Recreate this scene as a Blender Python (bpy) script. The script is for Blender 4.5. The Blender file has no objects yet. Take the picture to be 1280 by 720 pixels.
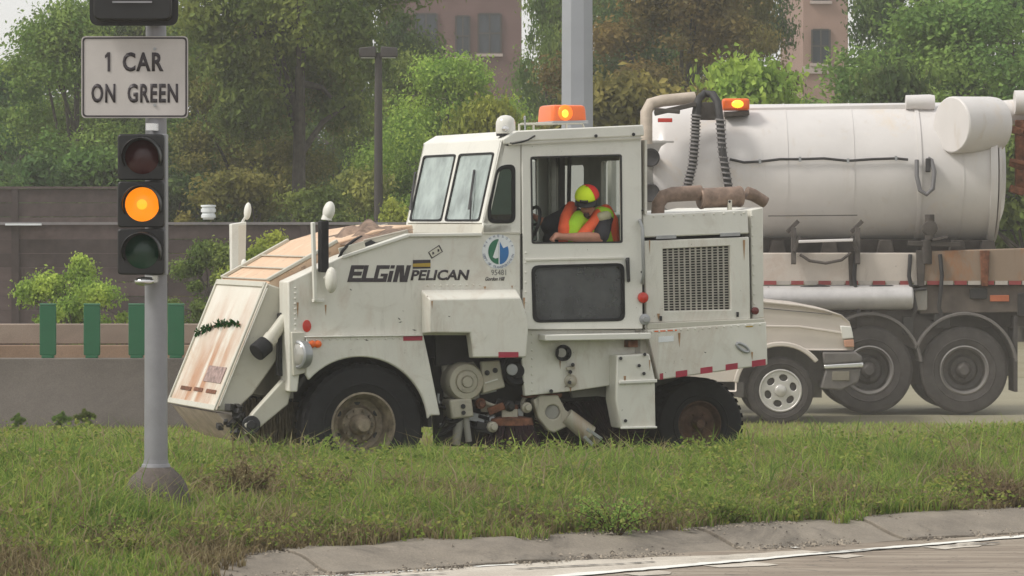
import bpy, bmesh, math, random
import numpy as np
from mathutils import Vector, Matrix

random.seed(7)
rng = np.random.default_rng(7)
R = math.radians
scene = bpy.context.scene
C = scene.collection

# ------------------------------------------------------------------ camera, sky, sun, exposure
F = 5005.0            # focal length in pixels of the 1280 px wide photograph
HY = 275.0            # horizon row
ZC = 2.4              # eye height
cam_d = bpy.data.cameras.new("camera")
cam_d.sensor_width = 36.0
cam_d.lens = F / 1280.0 * 36.0
cam_d.shift_y = -(360.0 - HY) / 1280.0
cam_d.clip_start = 0.5
cam_d.clip_end = 3000.0
cam = bpy.data.objects.new("camera", cam_d)
cam.location = (0, 0, ZC)
cam.rotation_euler = (R(90), 0, 0)
C.objects.link(cam)
scene.camera = cam

SUN_EL, SUN_AZ = 47.0, 250.0      # azimuth clockwise from +Y: light from behind-left of the camera
world = bpy.data.worlds.new("World")
scene.world = world
world.use_nodes = True
wn = world.node_tree
wn.nodes.clear()
w_out = wn.nodes.new("ShaderNodeOutputWorld")
w_bg = wn.nodes.new("ShaderNodeBackground")
w_sky = wn.nodes.new("ShaderNodeTexSky")
w_sky.sky_type = 'NISHITA'
w_sky.sun_disc = False
w_sky.sun_elevation = R(SUN_EL)
w_sky.sun_rotation = R(SUN_AZ)
w_sky.air_density = 1.0
w_sky.dust_density = 4.0
w_mix = wn.nodes.new("ShaderNodeMixRGB")
w_mix.inputs[0].default_value = 0.80
w_mix.inputs[2].default_value = (8.8, 8.75, 8.55, 1)      # even cloud cover
wn.links.new(w_sky.outputs[0], w_mix.inputs[1])
wn.links.new(w_mix.outputs[0], w_bg.inputs[0])
w_bg.inputs[1].default_value = 0.093
wn.links.new(w_bg.outputs[0], w_out.inputs[0])

sun_d = bpy.data.lights.new("sun", 'SUN')
sun_d.energy = 2.0
sun_d.angle = R(12)
sun_d.color = (1.0, 0.965, 0.90)
sun = bpy.data.objects.new("sun", sun_d)
_d = Vector((math.sin(R(SUN_AZ)) * math.cos(R(SUN_EL)), math.cos(R(SUN_AZ)) * math.cos(R(SUN_EL)), math.sin(R(SUN_EL))))
sun.rotation_euler = (-_d).to_track_quat('-Z', 'Y').to_euler()
sun.location = _d * 50
C.objects.link(sun)

scene.view_settings.view_transform = 'Standard'
scene.view_settings.look = 'None'
scene.view_settings.gamma = 1.0
scene.view_settings.exposure = 0.30
scene.cycles.max_bounces = 8
scene.cycles.transparent_max_bounces = 16
scene.cycles.sample_clamp_indirect = 4.0

# ------------------------------------------------------------------ helpers: objects
def tag(o, label=None, cat=None, group=None, kind=None):
    if label: o['label'] = label
    if cat: o['category'] = cat
    if group: o['group'] = group
    if kind: o['kind'] = kind
    return o

def empty(name, loc=(0, 0, 0), rz=0.0, parent=None):
    o = bpy.data.objects.new(name, None)
    o.empty_display_size = 0.2
    o.location = loc
    o.rotation_euler = (0, 0, rz)
    if parent: o.parent = parent
    C.objects.link(o)
    return o

def copy_tree(o, parent=None):
    c = o.copy()
    C.objects.link(c)
    c.parent = parent
    for ch in o.children:
        copy_tree(ch, c)
    return c

def wpt(px, py, Y):
    """point of the place seen at photograph pixel (px, py), Y metres away"""
    return Vector(((px - 640.0) / F * Y, Y, ZC + (HY - py) / F * Y))

class B:
    """collects shapes into one mesh"""
    def __init__(self):
        self.bm = bmesh.new()
    def plate(self, outer, holes=(), y0=0.0, y1=0.1, axis='y'):
        """(x, z) outline, with holes, made solid between two depths"""
        bm = self.bm
        def mk(p, d):
            if axis == 'y': return bm.verts.new((p[0], d, p[1]))
            if axis == 'x': return bm.verts.new((d, p[0], p[1]))
            return bm.verts.new((p[0], p[1], d))
        loops0, loops1, e0, e1 = [], [], [], []
        for lp in [outer] + list(holes):
            a = [mk(p, y0) for p in lp]
            b = [mk(p, y1) for p in lp]
            loops0.append(a); loops1.append(b)
            n = len(lp)
            for i in range(n):
                e0.append(bm.edges.new((a[i], a[(i + 1) % n])))
                e1.append(bm.edges.new((b[i], b[(i + 1) % n])))
        if holes:
            bmesh.ops.triangle_fill(bm, edges=e0, use_beauty=True)
            bmesh.ops.triangle_fill(bm, edges=e1, use_beauty=True)
        else:
            bm.faces.new(loops0[0]); bm.faces.new(list(reversed(loops1[0])))
        for a, b in zip(loops0, loops1):
            n = len(a)
            for i in range(n):
                bm.faces.new((a[i], a[(i + 1) % n], b[(i + 1) % n], b[i]))
        return self
    def loft(self, rings, cap=True, closed=True):
        bm = self.bm
        vs = [[bm.verts.new(p) for p in r] for r in rings]
        n = len(vs[0])
        for a, b in zip(vs[:-1], vs[1:]):
            for i in range(n if closed else n - 1):
                bm.faces.new((a[i], a[(i + 1) % n], b[(i + 1) % n], b[i]))
        if cap:
            bm.faces.new(list(reversed(vs[0]))); bm.faces.new(vs[-1])
        return self
    def box(self, x0, x1, y0, y1, z0, z1):
        return self.plate([(x0, z0), (x1, z0), (x1, z1), (x0, z1)], (), y0, y1)
    def slab(self, pts, th):
        pts = [Vector(p) for p in pts]
        n = (pts[1] - pts[0]).cross(pts[2] - pts[0]).normalized() * th
        return self.loft([[p for p in pts], [p + n for p in pts]])
    def bar(self, p0, p1, w, d=None, up=(0, 0, 1)):
        p0, p1 = Vector(p0), Vector(p1)
        d = w if d is None else d
        t = (p1 - p0).normalized()
        u = Vector(up)
        if abs(t.dot(u)) > 0.95: u = Vector((1, 0, 0))
        a = t.cross(u).normalized() * w / 2
        b = a.cross(t).normalized() * d / 2
        return self.loft([[p - a - b, p + a - b, p + a + b, p - a + b] for p in (p0, p1)])
    def tube(self, path, r, seg=10, cap=True):
        path = [Vector(p) for p in path]
        rs = r if isinstance(r, (list, tuple)) else [r] * len(path)
        rings = []
        ref = None
        for i, p in enumerate(path):
            t = (path[min(i + 1, len(path) - 1)] - path[max(i - 1, 0)]).normalized()
            if ref is None:
                ref = Vector((0, 0, 1)) if abs(t.z) < 0.9 else Vector((1, 0, 0))
            a = (ref - t * ref.dot(t)).normalized()
            ref = a
            b = t.cross(a)
            rings.append([p + (a * math.cos(k * 2 * math.pi / seg) + b * math.sin(k * 2 * math.pi / seg)) * rs[i] for k in range(seg)])
        return self.loft(rings, cap)
    def cyl(self, p0, p1, r0, r1=None, seg=24):
        return self.tube([p0, p1], [r0, r0 if r1 is None else r1], seg)
    def lathe(self, c, axis, prof, seg=32, cap=True):
        """prof = [(distance along axis, radius)]"""
        c, t = Vector(c), Vector(axis).normalized()
        ref = Vector((0, 0, 1)) if abs(t.z) < 0.9 else Vector((1, 0, 0))
        a = (ref - t * ref.dot(t)).normalized(); b = t.cross(a)
        return self.loft([[c + t * d + (a * math.cos(k * 2 * math.pi / seg) + b * math.sin(k * 2 * math.pi / seg)) * max(r, 1e-4)
                           for k in range(seg)] for d, r in prof], cap)
    def ball(self, c, r, seg=16, rings=10, sc=(1, 1, 1), rot=None):
        m = Matrix.Translation(Vector(c)) @ (rot.to_4x4() if rot else Matrix.Identity(4)) @ Matrix.Diagonal((sc[0] * r, sc[1] * r, sc[2] * r, 1))
        bmesh.ops.create_uvsphere(self.bm, u_segments=seg, v_segments=rings, radius=1.0, matrix=m)
        return self
    def move(self, off):
        bmesh.ops.translate(self.bm, verts=self.bm.verts, vec=off); return self
    def mesh(self, name, mat=None, sharp=35, normals=True):
        if normals: bmesh.ops.recalc_face_normals(self.bm, faces=self.bm.faces)
        me = bpy.data.meshes.new(name)
        self.bm.to_mesh(me); self.bm.free()
        if mat: me.materials.append(mat)
        me.polygons.foreach_set("use_smooth", [True] * len(me.polygons))
        me.set_sharp_from_angle(angle=R(sharp))
        return me
    def obj(self, name, mat, parent=None, bevel=0.0, sharp=35, seg=2):
        o = bpy.data.objects.new(name, self.mesh(name, mat, sharp))
        C.objects.link(o)
        if parent: o.parent = parent
        if bevel > 0:
            m = o.modifiers.new("bevel", 'BEVEL')
            m.width = bevel; m.segments = seg; m.limit_method = 'ANGLE'; m.angle_limit = R(40)
            m.harden_normals = False
        return o

def np_mesh(name, verts, quads=None, tris=None, mats=(), qi=None, ti=None, smooth=False):
    me = bpy.data.meshes.new(name)
    quads = np.zeros((0, 4), np.int32) if quads is None else quads.astype(np.int32)
    tris = np.zeros((0, 3), np.int32) if tris is None else tris.astype(np.int32)
    nl = quads.size + tris.size
    npoly = len(quads) + len(tris)
    me.vertices.add(len(verts)); me.vertices.foreach_set("co", verts.astype(np.float32).ravel())
    me.loops.add(nl); me.loops.foreach_set("vertex_index", np.concatenate([quads.ravel(), tris.ravel()]))
    me.polygons.add(npoly)
    start = np.concatenate([np.arange(len(quads)) * 4, quads.size + np.arange(len(tris)) * 3]).astype(np.int32)
    me.polygons.foreach_set("loop_start", start)
    for m in mats: me.materials.append(m)
    if qi is not None or ti is not None:
        mi = np.concatenate([qi if qi is not None else np.zeros(0, np.int32), ti if ti is not None else np.zeros(0, np.int32)]).astype(np.int32)
        me.polygons.foreach_set("material_index", mi)
    me.polygons.foreach_set("use_smooth", np.full(npoly, smooth))
    me.update(calc_edges=True)
    return me

def link(name, me, parent=None):
    o = bpy.data.objects.new(name, me); C.objects.link(o)
    if parent: o.parent = parent
    return o

def rpoly(pts, r, n=4):
    """round the corners of an outline"""
    out = []
    N = len(pts)
    for i in range(N):
        p, a, b = Vector(pts[i]), Vector(pts[i - 1]), Vector(pts[(i + 1) % N])
        da, db = (a - p), (b - p)
        ra = min(r, da.length * 0.45); rb = min(r, db.length * 0.45)
        s, e = p + da.normalized() * ra, p + db.normalized() * rb
        for k in range(n + 1):
            t = k / n
            out.append(tuple(s * (1 - t) ** 2 + p * 2 * t * (1 - t) + e * t * t))
    return out

def shrink(pts, f, fy=None):
    c = sum((Vector(p) for p in pts), Vector((0, 0))) / len(pts)
    fy = f if fy is None else fy
    return [(c.x + (p[0] - c.x) * f, c.y + (p[1] - c.y) * fy) for p in pts]

# ------------------------------------------------------------------ helpers: materials
def nodes(name):
    m = bpy.data.materials.new(name); m.use_nodes = True
    nt = m.node_tree
    return m, nt, nt.nodes["Principled BSDF"]

def add(nt, t, **kw):
    n = nt.nodes.new(t)
    for k, v in kw.items():
        if k.startswith('i_'):
            n.inputs[k[2:].replace('_', ' ')].default_value = v
        else: setattr(n, k, v)
    return n

def col(c): return (c[0], c[1], c[2], 1.0)

def noise(nt, scale, detail=4.0, rough=0.6, stretch=(1, 1, 1), coord='Object', dist=0.0):
    tc = nt.nodes.new("ShaderNodeTexCoord")
    mp = nt.nodes.new("ShaderNodeMapping")
    mp.inputs['Scale'].default_value = stretch
    nt.links.new(tc.outputs[coord], mp.inputs[0])
    n = nt.nodes.new("ShaderNodeTexNoise")
    n.inputs['Scale'].default_value = scale
    n.inputs['Detail'].default_value = detail
    n.inputs['Roughness'].default_value = rough
    n.inputs['Distortion'].default_value = dist
    nt.links.new(mp.outputs[0], n.inputs['Vector'])
    return n.outputs['Fac']

def ramp(nt, fac, stops):
    r = nt.nodes.new("ShaderNodeValToRGB")
    el = r.color_ramp.elements
    while len(el) < len(stops): el.new(0.5)
    for e, (p, c) in zip(el, stops):
        e.position = p
        e.color = col(c) if len(c) == 3 else c
    nt.links.new(fac, r.inputs[0])
    return r.outputs[0]

def mixc(nt, fac, a, b, mode='MIX'):
    m = nt.nodes.new("ShaderNodeMixRGB"); m.blend_type = mode
    for s, v in ((0, fac), (1, a), (2, b)):
        if isinstance(v, (float, int)): m.inputs[s].default_value = v
        elif isinstance(v, tuple): m.inputs[s].default_value = col(v)
        else: nt.links.new(v, m.inputs[s])
    return m.outputs[0]

def bump(nt, bsdf, h, strength=0.3, dist=0.01):
    b = nt.nodes.new("ShaderNodeBump")
    b.inputs['Strength'].default_value = strength
    b.inputs['Distance'].default_value = dist
    nt.links.new(h, b.inputs['Height'])
    nt.links.new(b.outputs[0], bsdf.inputs['Normal'])

def simple(name, c, rough=0.5, metal=0.0, var=0.12, scale=6.0, bmp=0.0, spec=0.5, emit=None, es=0.0):
    m, nt, b = nodes(name)
    f = noise(nt, scale, 5)
    lo = tuple(x * (1 - var) for x in c); hi = tuple(min(1, x * (1 + var)) for x in c)
    nt.links.new(ramp(nt, f, [(0.3, lo), (0.7, hi)]), b.inputs['Base Color'])
    b.inputs['Roughness'].default_value = rough
    b.inputs['Metallic'].default_value = metal
    b.inputs['Specular IOR Level'].default_value = spec
    if bmp: bump(nt, b, noise(nt, scale * 6, 4), bmp, 0.005)
    if emit:
        b.inputs['Emission Color'].default_value = col(emit)
        b.inputs['Emission Strength'].default_value = es
    return m

def painted(name, c, dirt=(0.22, 0.18, 0.13), amount=0.5, rough=0.42, streak=True, chips=True, rust=0.0):
    """old paint: soft mottling, run-down streaks, chips and a film of dust"""
    m, nt, b = nodes(name)
    base = ramp(nt, noise(nt, 1.3, 6, 0.65), [(0.32, tuple(x * 0.88 for x in c)), (0.68, c)])
    st = noise(nt, 3.2, 6, 0.72, (1.9, 1.9, 0.30), dist=0.4)
    stf = ramp(nt, st, [(0.60, (0, 0, 0)), (0.84, (amount,) * 3)])
    out = mixc(nt, stf, base, dirt)
    bl = ramp(nt, noise(nt, 2.3, 8, 0.72, dist=0.6), [(0.56, (0, 0, 0)), (0.76, (amount * 0.85,) * 3)])
    out = mixc(nt, bl, out, tuple(x * 1.5 for x in dirt))
    if chips:
        ch = ramp(nt, noise(nt, 26.0, 3, 0.55), [(0.725, (0, 0, 0)), (0.745, (0.8,) * 3)])
        out = mixc(nt, ch, out, (0.07, 0.05, 0.04))
    if rust:
        rs = ramp(nt, noise(nt, 1.7, 8, 0.75, (1.5, 1.5, 0.6), dist=1.0), [(0.5, (0, 0, 0)), (0.66, (rust,) * 3)])
        out = mixc(nt, rs, out, (0.30, 0.13, 0.05))
    nt.links.new(out, b.inputs['Base Color'])
    rr = ramp(nt, st, [(0.3, (rough - 0.1,) * 3), (0.8, (rough + 0.25,) * 3)])
    nt.links.new(rr, b.inputs['Roughness'])
    bump(nt, b, noise(nt, 1.6, 3), 0.12, 0.03)
    return m

def glass(name, tint, veil=0.15, veil_c=(0.5, 0.52, 0.5), gl=0.12):
    m, nt, b = nodes(name)
    nt.nodes.remove(b)
    out = nt.nodes["Material Output"]
    tr = add(nt, "ShaderNodeBsdfTransparent"); tr.inputs[0].default_value = col(tint)
    df = add(nt, "ShaderNodeBsdfDiffuse"); df.inputs[0].default_value = col(veil_c)
    gs = add(nt, "ShaderNodeBsdfGlossy"); gs.inputs['Roughness'].default_value = 0.06
    m1 = add(nt, "ShaderNodeMixShader"); m2 = add(nt, "ShaderNodeMixShader")
    d = ramp(nt, noise(nt, 3.0, 5), [(0.3, (veil * 0.6,) * 3), (0.75, (veil * 1.4,) * 3)])
    nt.links.new(d, m1.inputs[0]); nt.links.new(tr.outputs[0], m1.inputs[1]); nt.links.new(df.outputs[0], m1.inputs[2])
    fr = add(nt, "ShaderNodeLayerWeight"); fr.inputs[0].default_value = gl
    nt.links.new(fr.outputs['Fresnel'], m2.inputs[0]); nt.links.new(m1.outputs[0], m2.inputs[1]); nt.links.new(gs.outputs[0], m2.inputs[2])
    nt.links.new(m2.outputs[0], out.inputs[0])
    return m

def dusty_pane(name, veil):
    m, nt, b = nodes(name)
    nt.nodes.remove(b)
    tr = add(nt, 'ShaderNodeBsdfTransparent'); tr.inputs[0].default_value = (0.9, 0.94, 0.92, 1)
    df = add(nt, 'ShaderNodeBsdfDiffuse'); df.inputs[0].default_value = (0.55, 0.58, 0.55, 1)
    mx = add(nt, 'ShaderNodeMixShader'); mx.inputs[0].default_value = veil
    nt.links.new(tr.outputs[0], mx.inputs[1]); nt.links.new(df.outputs[0], mx.inputs[2]); nt.links.new(mx.outputs[0], nt.nodes['Material Output'].inputs[0])
    return m

def leafy(name, c1, c2, c3, trans=0.3, clump=0.0):
    m, nt, b = nodes(name)
    nt.nodes.remove(b)
    out = nt.nodes["Material Output"]
    gi = add(nt, "ShaderNodeNewGeometry")
    base = ramp(nt, gi.outputs['Random Per Island'], [(0.0, c1), (0.55, c2), (1.0, c3)])
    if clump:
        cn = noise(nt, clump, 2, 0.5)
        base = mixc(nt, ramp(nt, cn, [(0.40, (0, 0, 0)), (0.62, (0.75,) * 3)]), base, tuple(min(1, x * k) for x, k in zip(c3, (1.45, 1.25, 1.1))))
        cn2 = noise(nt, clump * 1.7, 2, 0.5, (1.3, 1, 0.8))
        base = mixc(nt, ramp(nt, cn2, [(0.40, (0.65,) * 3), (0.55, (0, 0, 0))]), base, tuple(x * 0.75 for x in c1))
    oi = add(nt, "ShaderNodeObjectInfo")
    hs = add(nt, "ShaderNodeHueSaturation")
    mr = add(nt, "ShaderNodeMapRange"); mr.inputs[3].default_value = 0.475; mr.inputs[4].default_value = 0.52
    mv = add(nt, "ShaderNodeMapRange"); mv.inputs[3].default_value = 0.8; mv.inputs[4].default_value = 1.2
    nt.links.new(oi.outputs['Random'], mr.inputs[0]); nt.links.new(oi.outputs['Random'], mv.inputs[0])
    nt.links.new(mr.outputs[0], hs.inputs['Hue']); nt.links.new(mv.outputs[0], hs.inputs['Value'])
    nt.links.new(base, hs.inputs['Color'])
    df = add(nt, "ShaderNodeBsdfDiffuse"); tl = add(nt, "ShaderNodeBsdfTranslucent")
    nt.links.new(hs.outputs[0], df.inputs[0]); nt.links.new(hs.outputs[0], tl.inputs[0])
    mx = add(nt, "ShaderNodeMixShader"); mx.inputs[0].default_value = trans
    nt.links.new(df.outputs[0], mx.inputs[1]); nt.links.new(tl.outputs[0], mx.inputs[2])
    nt.links.new(mx.outputs[0], out.inputs[0])
    return m

M = {}
M['white'] = painted('white_paint', (0.72, 0.705, 0.635), amount=0.55, rust=0.22)
M['white_clean'] = painted('white_paint_upper', (0.75, 0.74, 0.68), amount=0.4)
M['white_dirty'] = painted('white_paint_worn', (0.55, 0.53, 0.45), amount=0.7)
M['grey_dirty'] = painted('grimy_grey_paint', (0.30, 0.29, 0.26), dirt=(0.12, 0.10, 0.08), amount=0.7, rust=0.25)
M['cast'] = painted('oily_white_casting', (0.46, 0.43, 0.345), dirt=(0.035, 0.03, 0.026), amount=1.15, rust=0.35)
M['rubber'] = simple('black_rubber', (0.013, 0.013, 0.0145), 0.75, var=0.35, scale=14, bmp=0.2, spec=0.3)
M['rubber_dusty'] = simple('dusty_rubber', (0.055, 0.050, 0.048), 0.9, var=0.3, scale=9, bmp=0.2, spec=0.2)
M['black'] = simple('black_steel', (0.012, 0.012, 0.014), 0.5, var=0.3)
M['under'] = simple('oily_underframe', (0.016, 0.0145, 0.014), 0.6, var=0.6, scale=9, bmp=0.3)
M['steel'] = simple('galvanised_steel', (0.36, 0.37, 0.38), 0.45, 0.55, var=0.15, scale=5)
M['chrome'] = simple('bright_metal', (0.75, 0.75, 0.75), 0.22, 0.9, var=0.05)
M['rim'] = simple('dirty_rim', (0.26, 0.215, 0.155), 0.6, 0.2, var=0.5, scale=12, bmp=0.3)
M['rim_rust'] = simple('rusty_rim', (0.10, 0.055, 0.035), 0.8, 0.1, var=0.5, scale=12, bmp=0.4)
M['muffler'] = simple('heat_browned_steel', (0.24, 0.17, 0.13), 0.6, 0.35, var=0.35, scale=12, bmp=0.2)
M['tape_red'] = simple('red_reflective_tape', (0.36, 0.02, 0.05), 0.35, var=0.2)
M['red_lens'] = simple('red_lens', (0.50, 0.035, 0.02), 0.2, var=0.1)
M['amber_lens'] = simple('amber_lens', (0.75, 0.13, 0.015), 0.25, var=0.1)
M['amber_glow'] = simple('amber_bulb', (1.0, 0.4, 0.02), 0.3, emit=(1.0, 0.42, 0.04), es=1.6)
M['clear_lens'] = simple('clear_plastic', (0.66, 0.65, 0.60), 0.2, var=0.05)
M['maroon'] = simple('maroon_bristle', (0.030, 0.010, 0.015), 0.9, var=0.5, scale=20)
M['rust'] = simple('rust', (0.16, 0.065, 0.035), 0.9, var=0.6, scale=14, bmp=0.4)
M['tan_bristle'] = simple('tan_bristle', (0.24, 0.20, 0.14), 0.9, var=0.4, scale=20)
M['decal_black'] = simple('decal_black', (0.035, 0.028, 0.034), 0.5, var=0.15)
M['decal_gold'] = simple('decal_gold', (0.40, 0.27, 0.03), 0.5, var=0.15)
M['decal_white'] = simple('decal_white', (0.72, 0.75, 0.77), 0.45, var=0.05)
M['decal_green'] = simple('decal_green', (0.02, 0.15, 0.08), 0.45, var=0.1)
M['decal_blue'] = simple('decal_blue', (0.02, 0.15, 0.40), 0.45, var=0.1)
M['interior'] = simple('cab_lining', (0.10, 0.095, 0.095), 0.8, var=0.2)
M['interior_light'] = simple('cab_trim', (0.36, 0.34, 0.30), 0.7, var=0.15)
M['glass_wind'] = glass('windshield_glass', (0.80, 0.90, 0.86), 0.60, (0.60, 0.70, 0.67), 0.25)  # pale green diffuse layer stands in for sky reflected in the panes
M['glass_quarter'] = glass('quarter_glass', (0.25, 0.32, 0.28), 0.10, (0.3, 0.33, 0.3), 0.12)
M['glass_far'] = glass('cab_glass', (0.85, 0.90, 0.88), 0.15, (0.5, 0.53, 0.5), 0.08)
M['glass_door'] = glass('door_glass', (0.45, 0.46, 0.48), 0.48, (0.19, 0.195, 0.20), 0.12)

M['rear_pane'] = dusty_pane('rear_pane', 0.15)
# hopper front: white paint with long rust runs down the slope
m, nt, b = nodes('rust_streaked_white')
base = ramp(nt, noise(nt, 1.5, 6), [(0.3, (0.62, 0.585, 0.50)), (0.7, (0.73, 0.70, 0.63))])
tc = nt.nodes.new("ShaderNodeTexCoord"); mp = nt.nodes.new("ShaderNodeMapping")
mp.inputs['Scale'].default_value = (0.5, 2.4, 0.5)
nt.links.new(tc.outputs['Object'], mp.inputs[0])
n1 = add(nt, "ShaderNodeTexNoise"); n1.inputs['Scale'].default_value = 1.6; n1.inputs['Detail'].default_value = 5; n1.inputs['Distortion'].default_value = 0.3
nt.links.new(mp.outputs[0], n1.inputs['Vector'])
f = ramp(nt, n1.outputs['Fac'], [(0.40, (0, 0, 0)), (0.56, (0.9,) * 3)])
f2 = ramp(nt, noise(nt, 1.1, 3), [(0.35, (0.25,) * 3), (0.6, (1, 1, 1))])
f = mixc(nt, 1.0, f, f2, 'MULTIPLY')
sx = add(nt, 'ShaderNodeSeparateXYZ'); nt.links.new(tc.outputs['Object'], sx.inputs[0])
mr = add(nt, 'ShaderNodeMapRange'); mr.inputs[1].default_value = 1.78; mr.inputs[2].default_value = 1.25; mr.inputs[3].default_value = 0.12; mr.inputs[4].default_value = 1.0
nt.links.new(sx.outputs[2], mr.inputs[0])
f = mixc(nt, 1.0, f, mr.outputs[0], 'MULTIPLY')
bl_ = ramp(nt, noise(nt, 2.6, 7, 0.7, dist=0.8), [(0.42, (0, 0, 0)), (0.66, (0.55,) * 3)])
bl_ = mixc(nt, 1.0, bl_, mr.outputs[0], 'MULTIPLY')
base = mixc(nt, bl_, base, (0.50, 0.33, 0.20))
o = mixc(nt, f, base, (0.40, 0.17, 0.065))
sp = ramp(nt, noise(nt, 14, 5, 0.7), [(0.66, (0, 0, 0)), (0.70, (0.7,) * 3)])
o = mixc(nt, sp, o, (0.20, 0.09, 0.05))
nt.links.new(o, b.inputs['Base Color']); b.inputs['Roughness'].default_value = 0.55
M['rust_white'] = m

# hood planking: peach dust over white paint
m, nt, b = nodes('dusty_hood_paint')
o = ramp(nt, noise(nt, 2.0, 7, 0.7, (1.0, 3.0, 1.0)), [(0.3, (0.66, 0.52, 0.38)), (0.5, (0.62, 0.42, 0.28)), (0.75, (0.72, 0.62, 0.48))])
sp = ramp(nt, noise(nt, 10, 6, 0.75), [(0.58, (0, 0, 0)), (0.68, (0.7,) * 3)])
o = mixc(nt, sp, o, (0.22, 0.13, 0.09))
nt.links.new(o, b.inputs['Base Color']); b.inputs['Roughness'].default_value = 0.8
M['hood'] = m
M['debris'] = simple('dry_street_dirt', (0.20, 0.14, 0.105), 0.95, var=0.6, scale=9, bmp=0.8)

# ------------------------------------------------------------------ text (flat lettering)
def lettering(name, s, mat, parent, x, y, z, w, h, shear=0.0, bold=0.0, rz=0.0, yflip=False, depth=0.0025, spacing=1.0):
    """lettering in the local XZ plane, fitted to width w and height h, lower-left corner at x, z, facing -Y"""
    cu = bpy.data.curves.new("tmp_text", 'FONT')
    cu.body = s; cu.size = 1.0; cu.offset = bold; cu.space_character = spacing; cu.resolution_u = 3
    o = bpy.data.objects.new("tmp_text", cu); C.objects.link(o)
    dg = bpy.context.evaluated_depsgraph_get()
    me = bpy.data.meshes.new_from_object(o.evaluated_get(dg))
    bpy.data.objects.remove(o); bpy.data.curves.remove(cu)
    n = len(me.vertices)
    co = np.empty(n * 3); me.vertices.foreach_get("co", co); co = co.reshape(-1, 3)
    mn, mx = co.min(0), co.max(0)
    u = (co[:, 0] - mn[0]) / max(mx[0] - mn[0], 1e-6) * w
    v = (co[:, 1] - mn[1]) / max(mx[1] - mn[1], 1e-6) * h
    u = u + v * shear
    cu_, su_ = math.cos(rz), math.sin(rz)
    out = np.stack([x + u * cu_ - v * su_, np.full(n, y), z + u * su_ + v * cu_], 1)
    me.vertices.foreach_set("co", out.ravel().astype(np.float32))
    me.name = name
    me.materials.clear(); me.materials.append(mat)
    me.update()
    o = link(name, me, parent)
    sol = o.modifiers.new("thickness", 'SOLIDIFY'); sol.thickness = depth; sol.offset = 0
    return o

# ------------------------------------------------------------------ wheels
def wheel(parent, c, r, w, rim_r, tyre_m, rim_m, dish=0.06, bolts=8, holes=0, name='wheel', face=-1, tread=36):
    """wheel with its axle along Y; face = -1 looks towards -Y. tyre mesh with the rim and its nuts as children"""
    x, y, z = c
    b = B()
    f = face
    hw = w / 2
    prof = [(-hw * 0.80, rim_r * 0.98), (-hw * 0.98, rim_r * 1.10), (-hw * 1.02, (r + rim_r) / 2), (-hw * 0.97, r * 0.93), (-hw * 0.80, r * 0.985),
            (-hw * 0.3, r), (hw * 0.3, r), (hw * 0.80, r * 0.985), (hw * 0.97, r * 0.93), (hw * 1.02, (r + rim_r) / 2), (hw * 0.98, rim_r * 1.10), (hw * 0.80, rim_r * 0.98)]
    b.lathe((x, y, z), (0, 1, 0), prof, 56, cap=False)
    b.lathe((x, y, z), (0, 1, 0), [(-hw * 1.0, rim_r * 1.24), (-hw * 1.06, rim_r * 1.28), (-hw * 1.0, rim_r * 1.32)], 56, cap=False)
    for k in range(tread):
        a = 2 * math.pi * k / tread
        ca, sa = math.cos(a), math.sin(a)
        for s in (-1, 1):
            yc = y + s * hw * 0.62
            p = Vector((x + ca * r * 0.985, yc, z + sa * r * 0.985)); q = Vector((x + ca * r * 1.003, yc, z + sa * r * 1.003))
            b.bar(p, q, math.pi * r / tread * 1.1, hw * 0.62, up=(0, 1, 0))
    t = b.obj(name, tyre_m, parent)
    b = B()
    yo = y + f * hw * 0.80
    prof = [(0.0, rim_r), (-0.012 , rim_r * 1.03), (-0.018, rim_r * 0.97), (0.02, rim_r * 0.90), (dish, rim_r * 0.80), (dish * 1.1, rim_r * 0.62), (dish * 0.8, rim_r * 0.52), (dish * 0.75, rim_r * 0.3), (dish * 0.75, 0.001)]
    b.lathe((x, yo, z), (0, -f, 0), prof, 40, cap=False)
    b.obj('rim', rim_m, t)
    b = B()
    b.lathe((x, yo, z), (0, -f, 0), [(dish * 0.75, rim_r * 0.33), (dish * 0.2, rim_r * 0.30), (-0.01, rim_r * 0.22), (-0.03, rim_r * 0.18), (-0.032, 0.001)], 24)
    for k in range(bolts):
        a = 2 * math.pi * k / bolts
        p = (x + math.cos(a) * rim_r * 0.44, yo - f * dish * 0.8, z + math.sin(a) * rim_r * 0.44)
        b.cyl(p, (p[0], p[1] + f * 0.035, p[2]), rim_r * 0.055, seg=6)
    b.obj('hub', rim_m, t)
    if holes:
        for k in range(holes):
            b = B(); a = 2 * math.pi * (k + 0.5) / holes
            p = (x + math.cos(a) * rim_r * 0.70, yo - f * (dish * 1.08), z + math.sin(a) * rim_r * 0.70)
            b.cyl((p[0], p[1] + f * 0.004, p[2]), (p[0], p[1] - f * 0.02, p[2]), rim_r * 0.10, seg=14)
            b.obj('hand_hole', M['black'], t)
    return t

# ------------------------------------------------------------------ the street sweeper
YAW = R(19.0)
SO = Vector((0.0, 36.0, 0.0))
_c, _s = math.cos(YAW), math.sin(YAW)
def Q2(px, py, y=0.0):
    u = (px - 640.0) / F
    x = (u * (SO.y + y * _c) - SO.x + y * _s) / (_c - u * _s)
    Y = SO.y + x * _s + y * _c
    return (x, ZC + (HY - py) / F * Y)
def Q(px, py, y=0.0):
    x, z = Q2(px, py, y)
    return Vector((x, y, z))
def PL(pts, y=0.0): return [Q2(a, b, y) for a, b in pts]
W_ = 2.30

sw = empty('street_sweeper', SO, YAW)
tag(sw, 'white street sweeper with rust streaked front hopper and a driver leaning at its window', 'street sweeper')

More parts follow.
